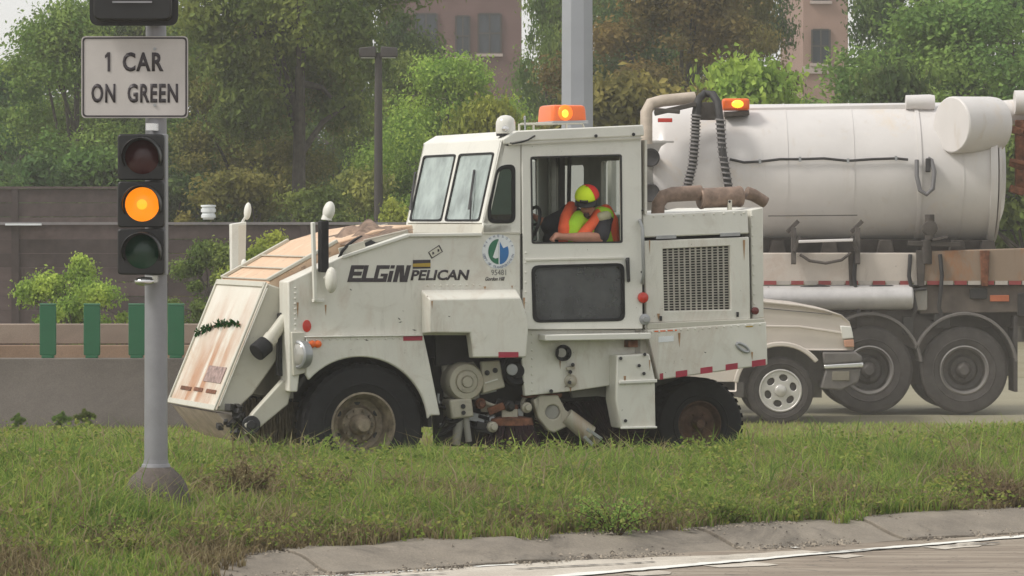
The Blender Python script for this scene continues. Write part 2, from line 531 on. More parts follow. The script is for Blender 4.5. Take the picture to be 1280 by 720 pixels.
# --- underframe that carries everything
b = B()
b.plate(PL([(372, 405), (380, 505), (520, 520), (650, 505), (800, 505), (950, 452), (950, 405)]), (), 0.62, W_ - 0.1)
b.obj('underframe', M['under'], sw, 0.01)

# --- main body side shell (near and far skins, joined by the deck)
near = PL([(360, 352), (428, 320), (510, 292), (603, 291), (651, 290), (651, 405), (658, 419), (530, 419), (380, 421), (372, 490), (362, 490)])
b = B(); b.plate(near, (), 0.0, 0.30)
b.obj('body_side', M['white'], sw, 0.012)
b = B(); b.plate(near, (), W_ - 0.30, W_)
b.obj('body_side', M['white'], sw, 0.012)
# rolled edge along the top of the side
b = B()
for pa, pb in (((428, 321.5), (511, 294)), ((511, 294), (602, 293))):
    b.bar(Q(*pa, -0.012), Q(*pb, -0.012), 0.03, 0.03)
b.obj('edge_trim', M['white_clean'], sw, 0.006)
# front bulkhead behind the hopper
b = B(); b.plate(PL([(364, 356), (372, 356), (378, 500), (366, 500)]), (), 0.28, W_ - 0.28)
b.obj('front_bulkhead', M['grey_dirty'], sw, 0.005)

# --- conveyor hood sloping down to the hopper
HN = 0.33
ho = PL([(333, 354), (424, 302), (470, 288), (516, 281), (520, 330), (362, 400)], HN)
b = B(); b.plate(ho, (), HN, W_ - HN)
b.obj('conveyor_hood', M['hood'], sw, 0.012)
b = B()
pa, pb = Q(335, 352, HN), Q(422, 303, HN)
for k, t in enumerate((0.02, 0.30, 0.60)):
    p = pa.lerp(pb, t) + Vector((0, 0, 0.012))
    b.bar(p, p + Vector((0, W_ - 2 * HN, 0)), 0.022, 0.012)
b.obj('hood_seam', M['white_dirty'], sw, 0.003)
for t in (0.01, 0.985):
    b = B()
    yy = HN + (W_ - 2 * HN) * t
    b.bar(Vector((pa.x, yy, pa.z + 0.015)), Vector((pb.x, yy, pb.z + 0.015)), 0.05, 0.03)
    b.obj('hood_edge', M['white_dirty'], sw, 0.006)
# canvas flap and a heap of dry dirt lying on the hood
b = B()
N = 22
q0, q1 = Q(428, 303, 0.25), Q(512, 284, 0.25)
rows = []
for j in range(9):
    row = []
    for i in range(N):
        t = i / (N - 1)
        p = q0.lerp(q1, t)
        yy = 0.10 + 1.3 * j / 8
        e = math.sin(math.pi * t) * math.sin(math.pi * j / 8)
        zz = p.z - 0.02 + e * (0.085 + 0.03 * math.sin(7 * t + j) + 0.04 * math.sin(15 * t - 2.1 * j)) + 0.03 * math.sin(5 * t + 3 * j) * e
        row.append((p.x + 0.02 * math.sin(j * 2.3), yy, zz))
    rows.append(row)
b.loft(rows, cap=False, closed=False)
b.obj('dirt_heap', M['debris'], sw)
for (xa, ya, xb, yb, yy, w) in ((424, 315, 456, 306, 0.05, 0.07), (430, 301, 486, 287, 1.2, 0.12), (455, 303, 510, 290, 0.12, 0.05)):
    b = B(); b.bar(Q(xa, ya, yy), Q(xb, yb, yy), 0.02, w); b.obj('loose_slat', M['white_dirty'], sw, 0.004)
b = B(); b.tube([Q(424, 322, 0.05), Q(428, 314, 0.02), Q(434, 307, 0.05), Q(442, 301, 0.2), Q(452, 296, 0.3)], 0.014, 8); b.obj('rubber_strap', M['rubber'], sw)
b = B(); b.plate(PL([(446, 309), (464, 300), (470, 303), (455, 312)], 0.1), (), 0.10, 0.25); b.obj('inspection_gap', M['black'], sw)

# --- hopper
hy0, hy1 = 0.31, W_ - 0.31
prof = PL([(335, 354.5), (359, 362), (357, 402), (345, 452), (316, 493), (292, 516), (271, 513)], hy0)
b = B(); b.plate(prof, (), hy0, hy1)
hop = b.obj('hopper', M['white_dirty'], sw, 0.015)
ft, fb = Vector((prof[0][0], 0, prof[0][1])), Vector((prof[-1][0], 0, prof[-1][1]))
fn = Vector((-(ft.z - fb.z), 0, ft.x - fb.x)).normalized()
if fn.x > 0: fn = -fn
def FP(u, v, d=0.0):
    """a point on the hopper's front sheet: u across from the near edge, v up the slope"""
    p = fb.lerp(ft, v) + fn * d
    return Vector((p.x, hy0 + (hy1 - hy0) * u, p.z))
b = B(); b.slab([FP(-0.01, 0), FP(1.01, 0), FP(1.01, 1), FP(-0.01, 1)], 0.014 if ((FP(1, 0) - FP(0, 0)).cross(FP(1, 1) - FP(1, 0))).dot(fn) > 0 else -0.014)
b.obj('front_sheet', M['rust_white'], hop, 0.006)
b = B()
for u in (0.006, 0.994):
    b.bar(FP(u, 0.0, 0.022), FP(u, 1.0, 0.022), 0.035, 0.02, up=fn)
b.bar(FP(0.0, 0.985, 0.022), FP(1.0, 0.985, 0.022), 0.05, 0.02, up=fn)
b.bar(FP(0.0, 0.012, 0.02), FP(1.0, 0.012, 0.02), 0.05, 0.02, up=fn)
b.obj('sheet_edging', M['white_dirty'], hop, 0.004)
def fdecal(u0, u1, v0, v1, name, mat, d=0.018):
    bb = B(); bb.loft([[FP(u0, v0, d), FP(u1, v0, d), FP(u1, v1, d), FP(u0, v1, d)], [FP(u0, v0, d + .003), FP(u1, v0, d + .003), FP(u1, v1, d + .003), FP(u0, v1, d + .003)]])
    return bb.obj(name, mat, hop)
fdecal(0.10, 0.46, 0.20, 0.325, 'worn_sticker', simple('faded_sticker', (0.30, 0.21, 0.19), 0.7, var=0.5, scale=22))
for k, (u0, u1, v) in enumerate(((0.12, 0.32, 0.115), (0.40, 0.58, 0.115), (0.64, 0.86, 0.11))):
    fdecal(u0, u1, v, v + 0.03, 'rust_patch', M['rust'])
# side seam ribs
b = B()
b.bar(Q(334, 360, hy0 - 0.008), Q(274, 508, hy0 - 0.008), 0.025, 0.012)
b.obj('side_lip', M['white'], hop, 0.004)
b = B()
b.plate(PL([(352, 364), (357, 364), (351, 400), (347, 400)], hy0 - .01), (), hy0 - 0.03, hy0 - 0.01)
b.obj('hinge_bracket', M['cast'], hop, 0.003)
# dirt deflector under the hopper
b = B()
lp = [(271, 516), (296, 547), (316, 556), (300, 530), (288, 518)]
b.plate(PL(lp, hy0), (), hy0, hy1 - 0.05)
b.obj('dirt_deflector', simple('bounce_lit_flap', (0.42, 0.36, 0.30), 0.9, var=0.3, scale=5, bmp=0.3), sw, 0.008)  # flap colour lightened to stand in for light bounced off the ground
# lower linkage: arm, pivot, brackets
b = B(); b.plate(PL([(352, 474), (362, 488), (358, 505), (322, 535), (306, 543), (303, 530), (316, 514)], 0.2), (), 0.14, 0.24)
arm = b.obj('lift_arm', M['white_dirty'], sw, 0.012)
b = B(); b.cyl(Q(314, 531, 0.13), Q(314, 531, 0.30), 0.082, seg=24); b.cyl(Q(314, 531, 0.11), Q(314, 531, 0.13), 0.04, seg=16)
b.obj('pivot_pin', M['black'], arm, 0.006)
b = B()
rr = random.Random(3)
for k in range(14):
    px, py = rr.uniform(276, 304), rr.uniform(508, 540)
    b.bar(Q(px, py, 0.2), Q(px + rr.uniform(-8, 10), py + rr.uniform(-8, 12), rr.uniform(0.2, 0.3)), rr.uniform(0.03, 0.07))
b.obj('latch_linkage', M['under'], sw, 0.005)
b = B(); b.cyl(Q(330, 434, 0.16), Q(357, 398, 0.22), 0.058, seg=20); b.cyl(Q(334, 429, 0.16), Q(340, 421, 0.18), 0.066, seg=20)
cy = b.obj('lift_cylinder', M['white_dirty'], sw, 0.004)
b = B(); b.cyl(Q(320, 441, 0.13), Q(333, 430, 0.17), 0.084, seg=20)
b.obj('cylinder_boot', M['rubber'], cy, 0.01)
b = B(); b.plate(PL([(348, 392), (358, 388), (356, 470), (346, 470)], 0.25), (), 0.22, 0.30)
b.obj('lift_bracket', M['black'], sw, 0.006)
# tan bristles of the far gutter broom between hopper and tyre
b = B()
for k in range(420):
    px = rr.uniform(304, 366); y = rr.uniform(0.5, 1.1)
    p0 = Q(px, 500 + rr.uniform(-6, 12) + abs(px - 338) * 0.1, y); p1 = Q(px + rr.uniform(-10, 10), 566 + rr.uniform(-10, 12), y + rr.uniform(-0.1, 0.1))
    b.bar(p0, p1, 0.012, 0.006)
o = b.obj('broom_bristles', M['tan_bristle'], sw); o['kind'] = 'stuff'

# --- front fender with its wheel arch (near), and far one
def arch(cx, cy, r, a0, a1, n=22):
    return [(cx + r * math.cos(R(a0 + (a1 - a0) * i / n)), cy - r * math.sin(R(a0 + (a1 - a0) * i / n))) for i in range(n + 1)]
fend = [(381, 420), (528, 418), (536, 455), (549, 519), (537, 519)] + arch(449, 531, 85, 5, 139) + [(381, 468)]
for y0, y1 in ((-0.035, 0.02), (W_ - 0.02, W_ + 0.035)):
    b = B(); b.plate(PL(fend), (), y0, y1)
    b.obj('fender', M['white'], sw, 0.012)
for ya, yb in ((0.02, 0.60), (W_ - 0.60, W_ - 0.02)):
    b = B()
    ring = [Q2(p[0], p[1]) for p in arch(449, 531, 87, -2, 150)]
    ring2 = [Q2(p[0], p[1]) for p in arch(449, 531, 92, -2, 150)]
    b.plate(ring + ring2[::-1], (), ya, yb)
    b.obj('wheel_well', M['under'], sw)
b = B()
b.bar(Q(381, 421, -0.04), Q(528, 419, -0.04), 0.03, 0.012)
b.obj('fender_rail', M['white_clean'], sw, 0.004)
b = B(); b.plate(PL([(363, 415), (380, 415), (381, 466), (366, 470)]), (), -0.03, 0.03)
b.obj('headlight_panel', M['white_dirty'], sw, 0.008)
def headlight(y, f):
    b = B(); p = Q(374, 443); p.y = y
    d = Vector((-0.93, f * 0.37, 0)).normalized()
    b.lathe(p - d * 0.05, d, [(0, 0.02), (0.0, 0.12), (0.08, 0.125), (0.09, 0.108), (0.085, 0.10)], 28)
    h = b.obj('headlight', M['steel'], sw)
    b = B(); b.lathe(p + d * 0.033, d, [(0, 0.10), (0.012, 0.085), (0.02, 0.05), (0.023, 0.002)], 28)
    b.obj('lens', simple('headlamp_glass', (0.42, 0.41, 0.38), 0.12, 0.3) if 'headlamp_glass' not in bpy.data.materials else bpy.data.materials['headlamp_glass'], h)
headlight(-0.03, -1); headlight(W_ + 0.03, 1)
for px in (390, 397):
    b = B(); b.lathe(Q(px, 430, -0.034), (0, -1, 0), [(0, 0.034), (0.02, 0.032), (0.03, 0.015), (0.031, 0.001)], 16)
    b.obj('marker_lamp', M['amber_lens'], sw)
b = B(); b.lathe(Q(383.5, 407.5, 0.0), (0, -1, 0), [(0, 0.055), (0.012, 0.052), (0.016, 0.001)], 20)
o = b.obj('side_reflector', M['red_lens'], sw)
for v in o.data.vertices: v.co.x = Q(383.5, 407.5).x + (v.co.x - Q(383.5, 407.5).x) * 0.72

# --- decals
def decal(pts, mat, name, y=0.0, th=0.0035):
    b = B(); b.plate(PL(pts, y), (), y - th, y - 0.0005)
    return b.obj(name, mat, sw)
decal([(504, 419), (528, 418.6), (528, 425.6), (504, 426)], M['tape_red'], 'reflective_tape', -0.035)
def px_text(name, s, mat, px0, py0, px1, py1, **k):
    a = Q(px0, py1); c = Q(px1, py0)
    sh = k.pop('shear', 0.0); yy = k.pop('y', -0.002)
    h = c.z - a.z
    return lettering(name, s, mat, sw, a.x, yy, a.z, (c.x - a.x) - sh * h, h, shear=sh, **k)
GL = {'E': (17.5, [(0, 0, 5.5, 21), (0, 0, 17, 5), (0, 8, 16, 13), (0, 16, 17, 21)]), 'L': (16, [(0, 0, 5.5, 21), (0, 16, 15.5, 21)]),
      'G': (18.5, [(0, 0, 5, 21), (0, 0, 17, 4.6), (0, 16.4, 17, 21), (12, 10.5, 17, 21), (8, 10.5, 17, 14)]), 'i': (7.5, [(0, 7, 5.2, 21), (0, 0, 5.2, 4.2)]),
      'N': (19, [(0, 0, 5.5, 21), (13, 0, 18.5, 21), 'diag'])}
u_ = 434.0
for ch in 'ELGiN':
    wd_, rects = GL[ch]
    for k_, rc_ in enumerate(rects):
        if rc_ == 'diag': pts_ = [(5.4, 0), (9.5, 0), (13.1, 15), (13.1, 21), (9.0, 21), (5.4, 7)]
        else: pts_ = [(rc_[0], rc_[1]), (rc_[2], rc_[1]), (rc_[2], rc_[3]), (rc_[0], rc_[3])]
        pts_ = [(u_ + p_[0] * 0.97 + (21 - p_[1]) * 0.24, 331.5 + p_[1]) for p_ in pts_]
        if k_ == 0: lb_ = B()
        lb_.plate(PL(pts_, 0.0), (), -0.0035 - 0.0002 * k_, -0.0005)
    lb_.obj('brand_letter', M['decal_black'], sw)
    u_ += wd_ * 0.955
px_text('model_lettering', 'PELICAN', M['decal_black'], 513, 337, 587, 350.5, shear=0.22, bold=0.032)
decal([(516, 325), (538, 324.6), (538, 335.5), (516, 336)], M['decal_black'], 'flag_decal')
decal([(516, 329.6), (538, 328.6), (538, 333.4), (516, 333.4)], M['decal_gold'], 'flag_stripe', -0.0036)
ds = [(535, 315.5), (549, 306), (553.5, 314.5), (539.5, 323.5)]
decal(ds, M['decal_black'], 'diamond_sticker')
decal(shrink(ds, 0.84, 0.78), simple('sticker_cream', (0.58, 0.56, 0.47), 0.5), 'sticker_face', -0.0036)
for (px, py) in ((541, 316.5), (547.5, 313)):
    b = B(); b.cyl(Q(px, py, -0.0072), Q(px, py, -0.0085), 0.013, seg=12); b.obj('sticker_symbol', M['decal_black'], sw)
px_text('unit_number', '95481', simple('decal_grey', (0.16, 0.16, 0.15), 0.5), 614, 337, 632.5, 344, bold=0.0)
px_text('name_lettering', 'Gordon Hill', M['decal_black'], 606, 346, 631, 351, shear=0.3, bold=0.02)
# round seal
sc_ = Q(623, 314.5)
b = B(); b.cyl((sc_.x, -0.0005, sc_.z), (sc_.x, -0.003, sc_.z), 0.155, seg=40)
seal = b.obj('round_seal', M['decal_white'], sw)
b = B()
b.plate([(sc_.x + 0.098 * math.cos(R(a)), sc_.z + 0.113 * math.sin(R(a))) for a in range(90, 271, 12)], (), -0.005, -0.0032)
b.obj('green_half', M['decal_green'], seal)
b = B()
b.plate([(sc_.x + 0.012 + 0.085 * math.cos(R(a)), sc_.z - 0.005 + 0.108 * math.sin(R(a))) for a in range(-90, 31, 10)] + [(sc_.x + 0.045, sc_.z + 0.03), (sc_.x + 0.012, sc_.z + 0.09)], (), -0.005, -0.0032)
b.obj('blue_half', M['decal_blue'], seal)
b = B(); b.plate([(sc_.x - 0.002, sc_.z + 0.10), (sc_.x - 0.055, sc_.z - 0.05), (sc_.x - 0.03, sc_.z - 0.062), (sc_.x - 0.002, sc_.z - 0.055)], (), -0.0068, -0.0052)
b.obj('white_spire', M['decal_white'], seal)
def ring_text(s, a0, a1, flip=False):
    n = len(s)
    for i, ch in enumerate(s):
        if ch == ' ': continue
        a = R(a0 + (a1 - a0) * i / (n - 1))
        rad = 0.131 if not flip else 0.15
        x = sc_.x + rad * math.cos(a); z = sc_.z + rad * math.sin(a)
        rot = a - math.pi / 2 + (math.pi if flip else 0)
        lettering('seal_letter', ch, ring_m, seal, x - 0.009 * math.cos(rot), -0.0042, z - 0.009 * math.sin(rot), 0.016 if ch != 'I' else 0.005, 0.021, rz=rot, depth=0.002)
ring_m = simple('decal_slate', (0.14, 0.17, 0.26), 0.5)
ring_text('MINNESOTA', 158, 22)
ring_text('DEPT OF TRANSPORTATION', 192, 348, True)

# --- side broom cover
back = [(526, 362), (645, 361), (656, 398), (655, 447), (586, 447.5), (582, 417), (527, 417)]
fron = [(537, 374), (651, 372), (661, 403), (658, 446.5), (592, 447), (588, 416), (538, 416)]
b = B(); b.loft([[Q(x, y, 0.0) for x, y in back], [Q(x, y, -0.15) for x, y in fron]])
b.obj('broom_cover', M['white'], sw, 0.012)
decal([(623, 440), (648, 440), (648, 446.6), (623, 447)], M['tape_red'], 'reflective_tape', -0.15)
b = B(); b.plate(PL([(544, 417), (592, 417), (592, 452), (546, 458)], 0.25), (), 0.25, 0.30); b.obj('broom_recess', M['under'], sw)

# --- middle skirt below the cab, step, box, fittings
mid = PL([(653, 412), (812, 412), (812, 445), (790, 478), (715, 489), (656, 495), (652, 450)], 0.06)
b = B(); b.plate(mid, (), 0.06, 0.12); b.obj('skirt_panel', M['white'], sw, 0.008)
b = B(); b.plate(PL([(680, 418.5), (812, 416), (812, 424), (680, 426)], -0.10), (), -0.14, 0.10)
b.obj('cab_step', M['white_clean'], sw, 0.008)
b = B(); b.plate(PL([(783, 425), (795, 425), (795, 434), (783, 434)], 0), (), -0.05, 0.06); b.obj('step_bracket', M['rust'], sw, 0.004)
b = B(); b.plate(PL([(771, 444), (812, 442), (819, 473), (820, 535), (777, 536), (770, 500)], -0.12), (), -0.12, 0.16)
tk = b.obj('side_tank', M['white'], sw, 0.014)
b = B(); b.bar(Q(774, 478, -0.13), Q(821, 476, -0.13), 0.03, 0.03); b.bar(Q(776, 535, -0.13), Q(821, 534, -0.13), 0.03, 0.02)
b.obj('tank_rib', M['white_clean'], tk, 0.006)
b = B()
for px, py in ((776, 448), (806, 443), (799, 457), (805, 467), (782, 526)):
    b.cyl(Q(px, py, -0.125), Q(px, py, -0.142), 0.016, seg=8)
b.obj('tank_bolt', M['black'], tk)
b = B(); b.lathe(Q(702, 441, 0.06), (0, -1, 0), [(0, 0.04), (0.04, 0.075), (0.07, 0.072), (0.072, 0.048), (0.05, 0.04)], 24); b.obj('rubber_bumper', M['rubber'], sw)
b = B(); b.cyl(Q(702, 441, 0.02), Q(702, 441, -0.02), 0.042, seg=18); b.obj('bumper_core', M['grey_dirty'], sw)
b = B(); b.lathe(Q(713, 476, 0.06), (0, -1, 0), [(0, 0.06), (0.02, 0.058), (0.025, 0.03), (0.05, 0.028), (0.055, 0.002)], 20); b.bar(Q(708, 461, 0.04), Q(718, 459, 0.04), 0.03); b.bar(Q(712, 459, 0.04), Q(712, 470, 0.04), 0.02)
b.obj('drain_valve', M['cast'], sw, 0.003)
for px, py in ((716, 456), (713, 465), (712, 478), (689, 489)):
    b = B(); b.cyl(Q(px, py, 0.045), Q(px, py, -0.005), 0.018, seg=10); b.obj('valve_nut', M['black'], sw)

# --- rear chassis side with striped tape
rear = PL([(806, 412), (957, 402), (959, 456), (822, 475)])
b = B(); b.plate(rear, (), -0.02, 0.20); b.obj('rear_skirt', M['white'], sw, 0.012)
b = B(); b.plate(rear, (), W_ - 0.2, W_ + 0.02); b.obj('rear_skirt', M['white'], sw, 0.012)
b = B(); b.plate(PL([(948, 404), (957, 403), (958, 455), (949, 456)]), (), 0.2, W_ - 0.2); b.obj('rear_panel', M['white'], sw)
b = B(); b.plate(PL([(808, 404), (955, 398), (956, 405), (808, 412)]), (), -0.015, W_ + 0.015); b.obj('rear_deck', M['white_dirty'], sw, 0.008)
for t0, t1 in ((0.02, 0.05), (0.165, 0.27), (0.39, 0.50), (0.62, 0.73), (0.86, 0.985)):
    lo0 = (822 + 137 * t0, 475 - 19 * t0); lo1 = (822 + 137 * t1, 475 - 19 * t1)
    decal([lo0, lo1, (lo1[0], lo1[1] - 7.6), (lo0[0], lo0[1] - 7.6)], M['tape_red'], 'reflective_tape', -0.02)
decal([(823, 421), (842, 419.5), (842, 426.5), (823, 428)], M['decal_white'], 'small_sticker', -0.02)
decal([(818, 413.5), (846, 412), (846, 413.6), (818, 415)], M['amber_lens'], 'warning_strip', -0.02)
decal([(932, 407.5), (941, 407), (941, 408.6), (932, 409)], M['decal_gold'], 'warning_strip', -0.02)
b = B()
p0 = Q(921, 431, -0.02); p1 = Q(935, 438, -0.02)
loop = []
for k in range(17):
    a = 2 * math.pi * k / 16
    cc = (p0 + p1) / 2
    loop.append(Vector((cc.x + 0.06 * math.cos(a) , -0.03 - 0.0 * k, cc.z + 0.028 * math.sin(a) - 0.03 * math.cos(a))))
b.tube(loop, 0.014, 8, cap=False)
b.obj('tie_down_loop', M['steel'], sw)
b = B(); b.plate(shrink([(v.x, v.z) for v in loop[:-1]], 0.75), (), -0.024, -0.020); b.obj('loop_plate', M['clear_lens'], sw)

# --- engine box with grille
eb = PL([(805, 268), (936, 262), (940, 399), (809, 404)])
gr = PL([(830, 311), (914, 307), (915, 387), (832, 389)])
b = B(); b.plate([eb[0], eb[1], Q2(938, 292), Q2(806, 297)], (), 0.03, W_ - 0.03)
lid = b.obj('engine_lid', M['white_clean'], sw, 0.012)
b = B(); b.plate([Q2(807, 301), Q2(938, 296), eb[2], eb[3]], [gr], 0.03, 0.08)
eng = b.obj('engine_door', M['white'], sw, 0.010)
b = B(); b.plate([Q2(808, 298.5), Q2(937, 293.5), eb[2], eb[3]], (), 0.20, W_ - 0.12); b.obj('engine_core', M['under'], sw)
b = B(); b.plate([Q2(808, 301), Q2(937, 296), eb[2], eb[3]], (), W_ - 0.08, W_ - 0.03); b.obj('engine_door', M['white'], sw, 0.01)
b = B(); b.plate(PL([(938.5, 262), (954, 259), (955, 397), (940.5, 399)], 0.07), (), 0.07, W_ - 0.07)
b.obj('engine_rear_panel', M['white'], sw, 0.010)
b = B()
g0, g1, g2, g3 = [Vector((p[0], 0.06, p[1])) for p in gr]
n = 24
for i in range(n + 1):
    t = i / n
    b.bar(g0.lerp(g3, t), g1.lerp(g2, t), 0.016, 0.008)
for i in range(13):
    t = i / 12
    p, q = g0.lerp(g1, t), g3.lerp(g2, t)
    b.bar(p - Vector((0, 0.003, 0)), q - Vector((0, 0.003, 0)), 0.006, 0.016)
b.obj('grille', simple('dusty_grille', (0.40, 0.38, 0.33), 0.6, var=0.2), eng)
for px, py in ((826, 399), (922, 394)):
    b = B(); b.bar(Q(px, py - 4, 0.02), Q(px, py + 2, 0.02), 0.022, 0.02); b.obj('door_latch', M['black'], eng, 0.003)
for ha, hb in (((820, 296.8), (845, 295.8)), ((900, 293.6), (925, 292.6))):
    b = B(); b.bar(Q(*ha, 0.028), Q(*hb, 0.028), 0.012, 0.03); b.obj('lid_hinge', M['steel'], eng)
b = B(); b.lathe(Q(943, 388.5, 0.05), (0, -1, 0), [(0, 0.035), (0.03, 0.034), (0.04, 0.02), (0.042, 0.001)], 16); b.obj('tail_lamp', simple('dark_red_lens', (0.12, 0.015, 0.015), 0.25), sw)

# --- exhaust silencer on the lid
b = B(); ye = 0.35
b.tube([Q(822, 268, ye), Q(823, 255, ye), Q(829, 246, ye), Q(840, 243, ye), Q(876, 241, ye)], [0.062, 0.062, 0.066, 0.07, 0.072], 16)
ex = b.obj('exhaust_pipe', M['muffler'], sw)
b = B(); b.lathe(Q(874, 248, ye), Q(934, 245, ye) - Q(874, 248, ye), [(0.0, 0.05), (0.0, 0.095), (0.012, 0.102), (0.03, 0.10), (0.04, 0.094), (0.37, 0.094), (0.39, 0.10), (0.41, 0.098), (0.42, 0.09), (0.42, 0.04)], 24)
b.obj('silencer', M['muffler'], ex)
b = B()
b.tube([Q(933, 241, ye), Q(942, 244, ye), Q(957, 253, ye)], [0.062, 0.06, 0.055], 16, cap=True)
b.obj('tailpipe', M['muffler'], ex)
b = B(); b.bar(Q(912, 250, ye - 0.09), Q(912, 266, ye - 0.09), 0.05, 0.03); b.bar(Q(905, 265, ye - 0.09), Q(919, 264, ye - 0.09), 0.03, 0.02)
b.obj('silencer_bracket', M['white_dirty'], ex, 0.003)
b = B(); b.cyl(Q(912, 252, ye - 0.105), Q(912, 252, ye - 0.12), 0.012, seg=8); b.obj('bracket_bolt', M['black'], ex)

# --- cab ------------------------------------------------------------
quarter = rpoly([(611, 278), (610, 262), (622, 209), (643, 206), (643, 278)], 9)
cabq = [(604, 291), (604, 279), (627, 174), (651, 171), (651, 291)]
for y0, y1 in ((0.0, 0.045), (W_ - 0.045, W_)):
    b = B(); b.plate(PL(cabq), [PL(quarter)], y0, y1)
    qp = b.obj('cab_quarter', M['white_clean'], sw, 0.006)
    yo = y0 if y0 == 0 else y1
    b = B(); b.plate(PL(shrink(quarter, 1.06, 1.04)), [PL(shrink(quarter, 0.80, 0.90))], yo - 0.008, yo + 0.008)
    b.obj('window_gasket', M['rubber'], qp)
    b = B(); b.plate(PL(shrink(quarter, 0.95)), (), yo - 0.002 + (0.004 if y0 == 0 else -0.004), yo + (0.004 if y0 == 0 else 0.0))
    b.obj('window_glass', M['glass_quarter'], qp)
# shoulder seam
b = B(); b.bar(Q(604, 291.5, -0.003), Q(651, 291.5, -0.003), 0.014, 0.012); b.obj('cab_seam', M['white_dirty'], sw)
# windshield
wb, wt = Q(604, 279, 0.0), Q(627, 174, 0.0)
def WP(u, v, d=0.0):
    p = wb.lerp(wt, v)
    nrm = Vector((-(wt.z - wb.z), 0, wt.x - wb.x)).normalized()
    return Vector((p.x, W_ * u, p.z)) + nrm * d
def wplate(bb, outer, holes, d0, d1):
    bm = bb.bm
    L0, L1, e0, e1 = [], [], [], []
    for lp in [outer] + holes:
        a = [bm.verts.new(WP(u, v, d0)) for u, v in lp]; c = [bm.verts.new(WP(u, v, d1)) for u, v in lp]
        L0.append(a); L1.append(c)
        k = len(lp)
        for i in range(k):
            e0.append(bm.edges.new((a[i], a[(i + 1) % k]))); e1.append(bm.edges.new((c[i], c[(i + 1) % k])))
            bm.faces.new((a[i], a[(i + 1) % k], c[(i + 1) % k], c[i]))
    bmesh.ops.triangle_fill(bm, edges=e0, use_beauty=True); bmesh.ops.triangle_fill(bm, edges=e1, use_beauty=True)
pane_a = rpoly([(0.055, 0.03), (0.485, 0.03), (0.485, 0.84), (0.055, 0.84)], 0.035)
pane_b = rpoly([(0.535, 0.03), (0.955, 0.03), (0.955, 0.84), (0.535, 0.84)], 0.035)
b = B(); wplate(b, [(0.0, 0.0), (1.0, 0.0), (1.0, 1.0), (0.0, 1.0)], [pane_a, pane_b], 0.0, -0.05)
wf = b.obj('windshield_frame', M['white_clean'], sw, 0.006)
for pane in (pane_a, pane_b):
    b = B(); wplate(b, shrink(pane, 1.03, 1.02), [shrink(pane, 0.95, 0.965)], 0.007, -0.01)
    g = b.obj('window_gasket', M['rubber'], wf)
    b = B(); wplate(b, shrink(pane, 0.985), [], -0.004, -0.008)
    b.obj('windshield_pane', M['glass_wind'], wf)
for u0, u1 in ((0.20, 0.13), (0.97, 0.92)):
    b = B()
    b.bar(WP(u0 - 0.06, 0.02, 0.02), WP(u0 - 0.02, 0.30, 0.03), 0.014, 0.014); b.bar(WP(u0 - 0.02, 0.30, 0.03), WP(u0 + 0.03, 0.62, 0.02), 0.012)
    b.bar(WP(u0 - 0.01, 0.16, 0.018), WP(u0 + 0.035, 0.64, 0.015), 0.02, 0.012)
    b.obj('wiper', M['black'], wf)
b = B(); b.plate(PL([(601, 293), (604.5, 280), (640, 280), (640, 293)]), (), 0.0, W_)
b.obj('cowl', M['white_dirty'], sw, 0.01)
# door with an open window and a dark lower window
win = rpoly([(663, 196.5), (776, 193.5), (777, 303), (664.5, 304)], 3, 3)
low = rpoly([(665, 333), (778, 330), (779, 400), (667, 402)], 9)
door = [(651.5, 174), (801, 166), (803, 411), (654, 412)]
for y0, y1 in ((-0.012, 0.045), (W_ - 0.045, W_ + 0.012)):
    near_side = y0 < 0.5
    b = B(); b.plate(PL(door), [PL(win), PL(low)], y0, y1)
    dr = b.obj('cab_door', M['white_clean'], sw, 0.008)
    yo = y0 if near_side else y1
    b = B(); b.plate(PL(shrink(low, 1.03, 1.04)), [PL(shrink(low, 0.955, 0.935))], yo - 0.007, yo + 0.007); b.obj('window_gasket', M['rubber'], dr)
    b = B(); b.plate(PL(shrink(low, 0.99)), (), yo + (0.012 if near_side else -0.016), yo + (0.016 if near_side else -0.012)); b.obj('lower_window', M['glass_door'], dr)
    b = B(); b.plate(PL(shrink(win, 1.012, 1.012)), [PL(shrink(win, 0.975, 0.975))], yo - 0.004, yo + 0.006); b.obj('window_channel', M['black'], dr)
    if not near_side:
        b = B(); b.plate(PL(shrink(win, 0.985)), (), yo - 0.02, yo - 0.016); b.obj('window_glass', M['glass_far'], dr)
    b = B(); b.bar(Q(657, 325, yo - 0.012 if near_side else yo + 0.012), Q(780, 322, yo - 0.012 if near_side else yo + 0.012), 0.012, 0.02); b.obj('door_moulding', M['white'], dr, 0.003)
    b = B()
    sgn = -1 if near_side else 1
    b.tube([Q(784, 324, yo), Q(784, 325, yo + sgn * 0.05), Q(785.5, 349, yo + sgn * 0.05), Q(785.5, 351, yo)], 0.016, 8)
    b.bar(Q(785, 322, yo + sgn * 0.006), Q(786, 352, yo + sgn * 0.006), 0.05, 0.012)
    b.obj('door_handle', M['black'], dr, 0.004)
b = B(); b.plate(PL(rpoly([(672, 338), (715, 337), (716, 394), (676, 396)], 10), 0.09), [PL(rpoly([(690, 343), (712, 343), (712, 380), (694, 384)], 12), 0.09)], 0.09, 0.10)
b.obj('inner_kick_plate', M['interior_light'], sw)
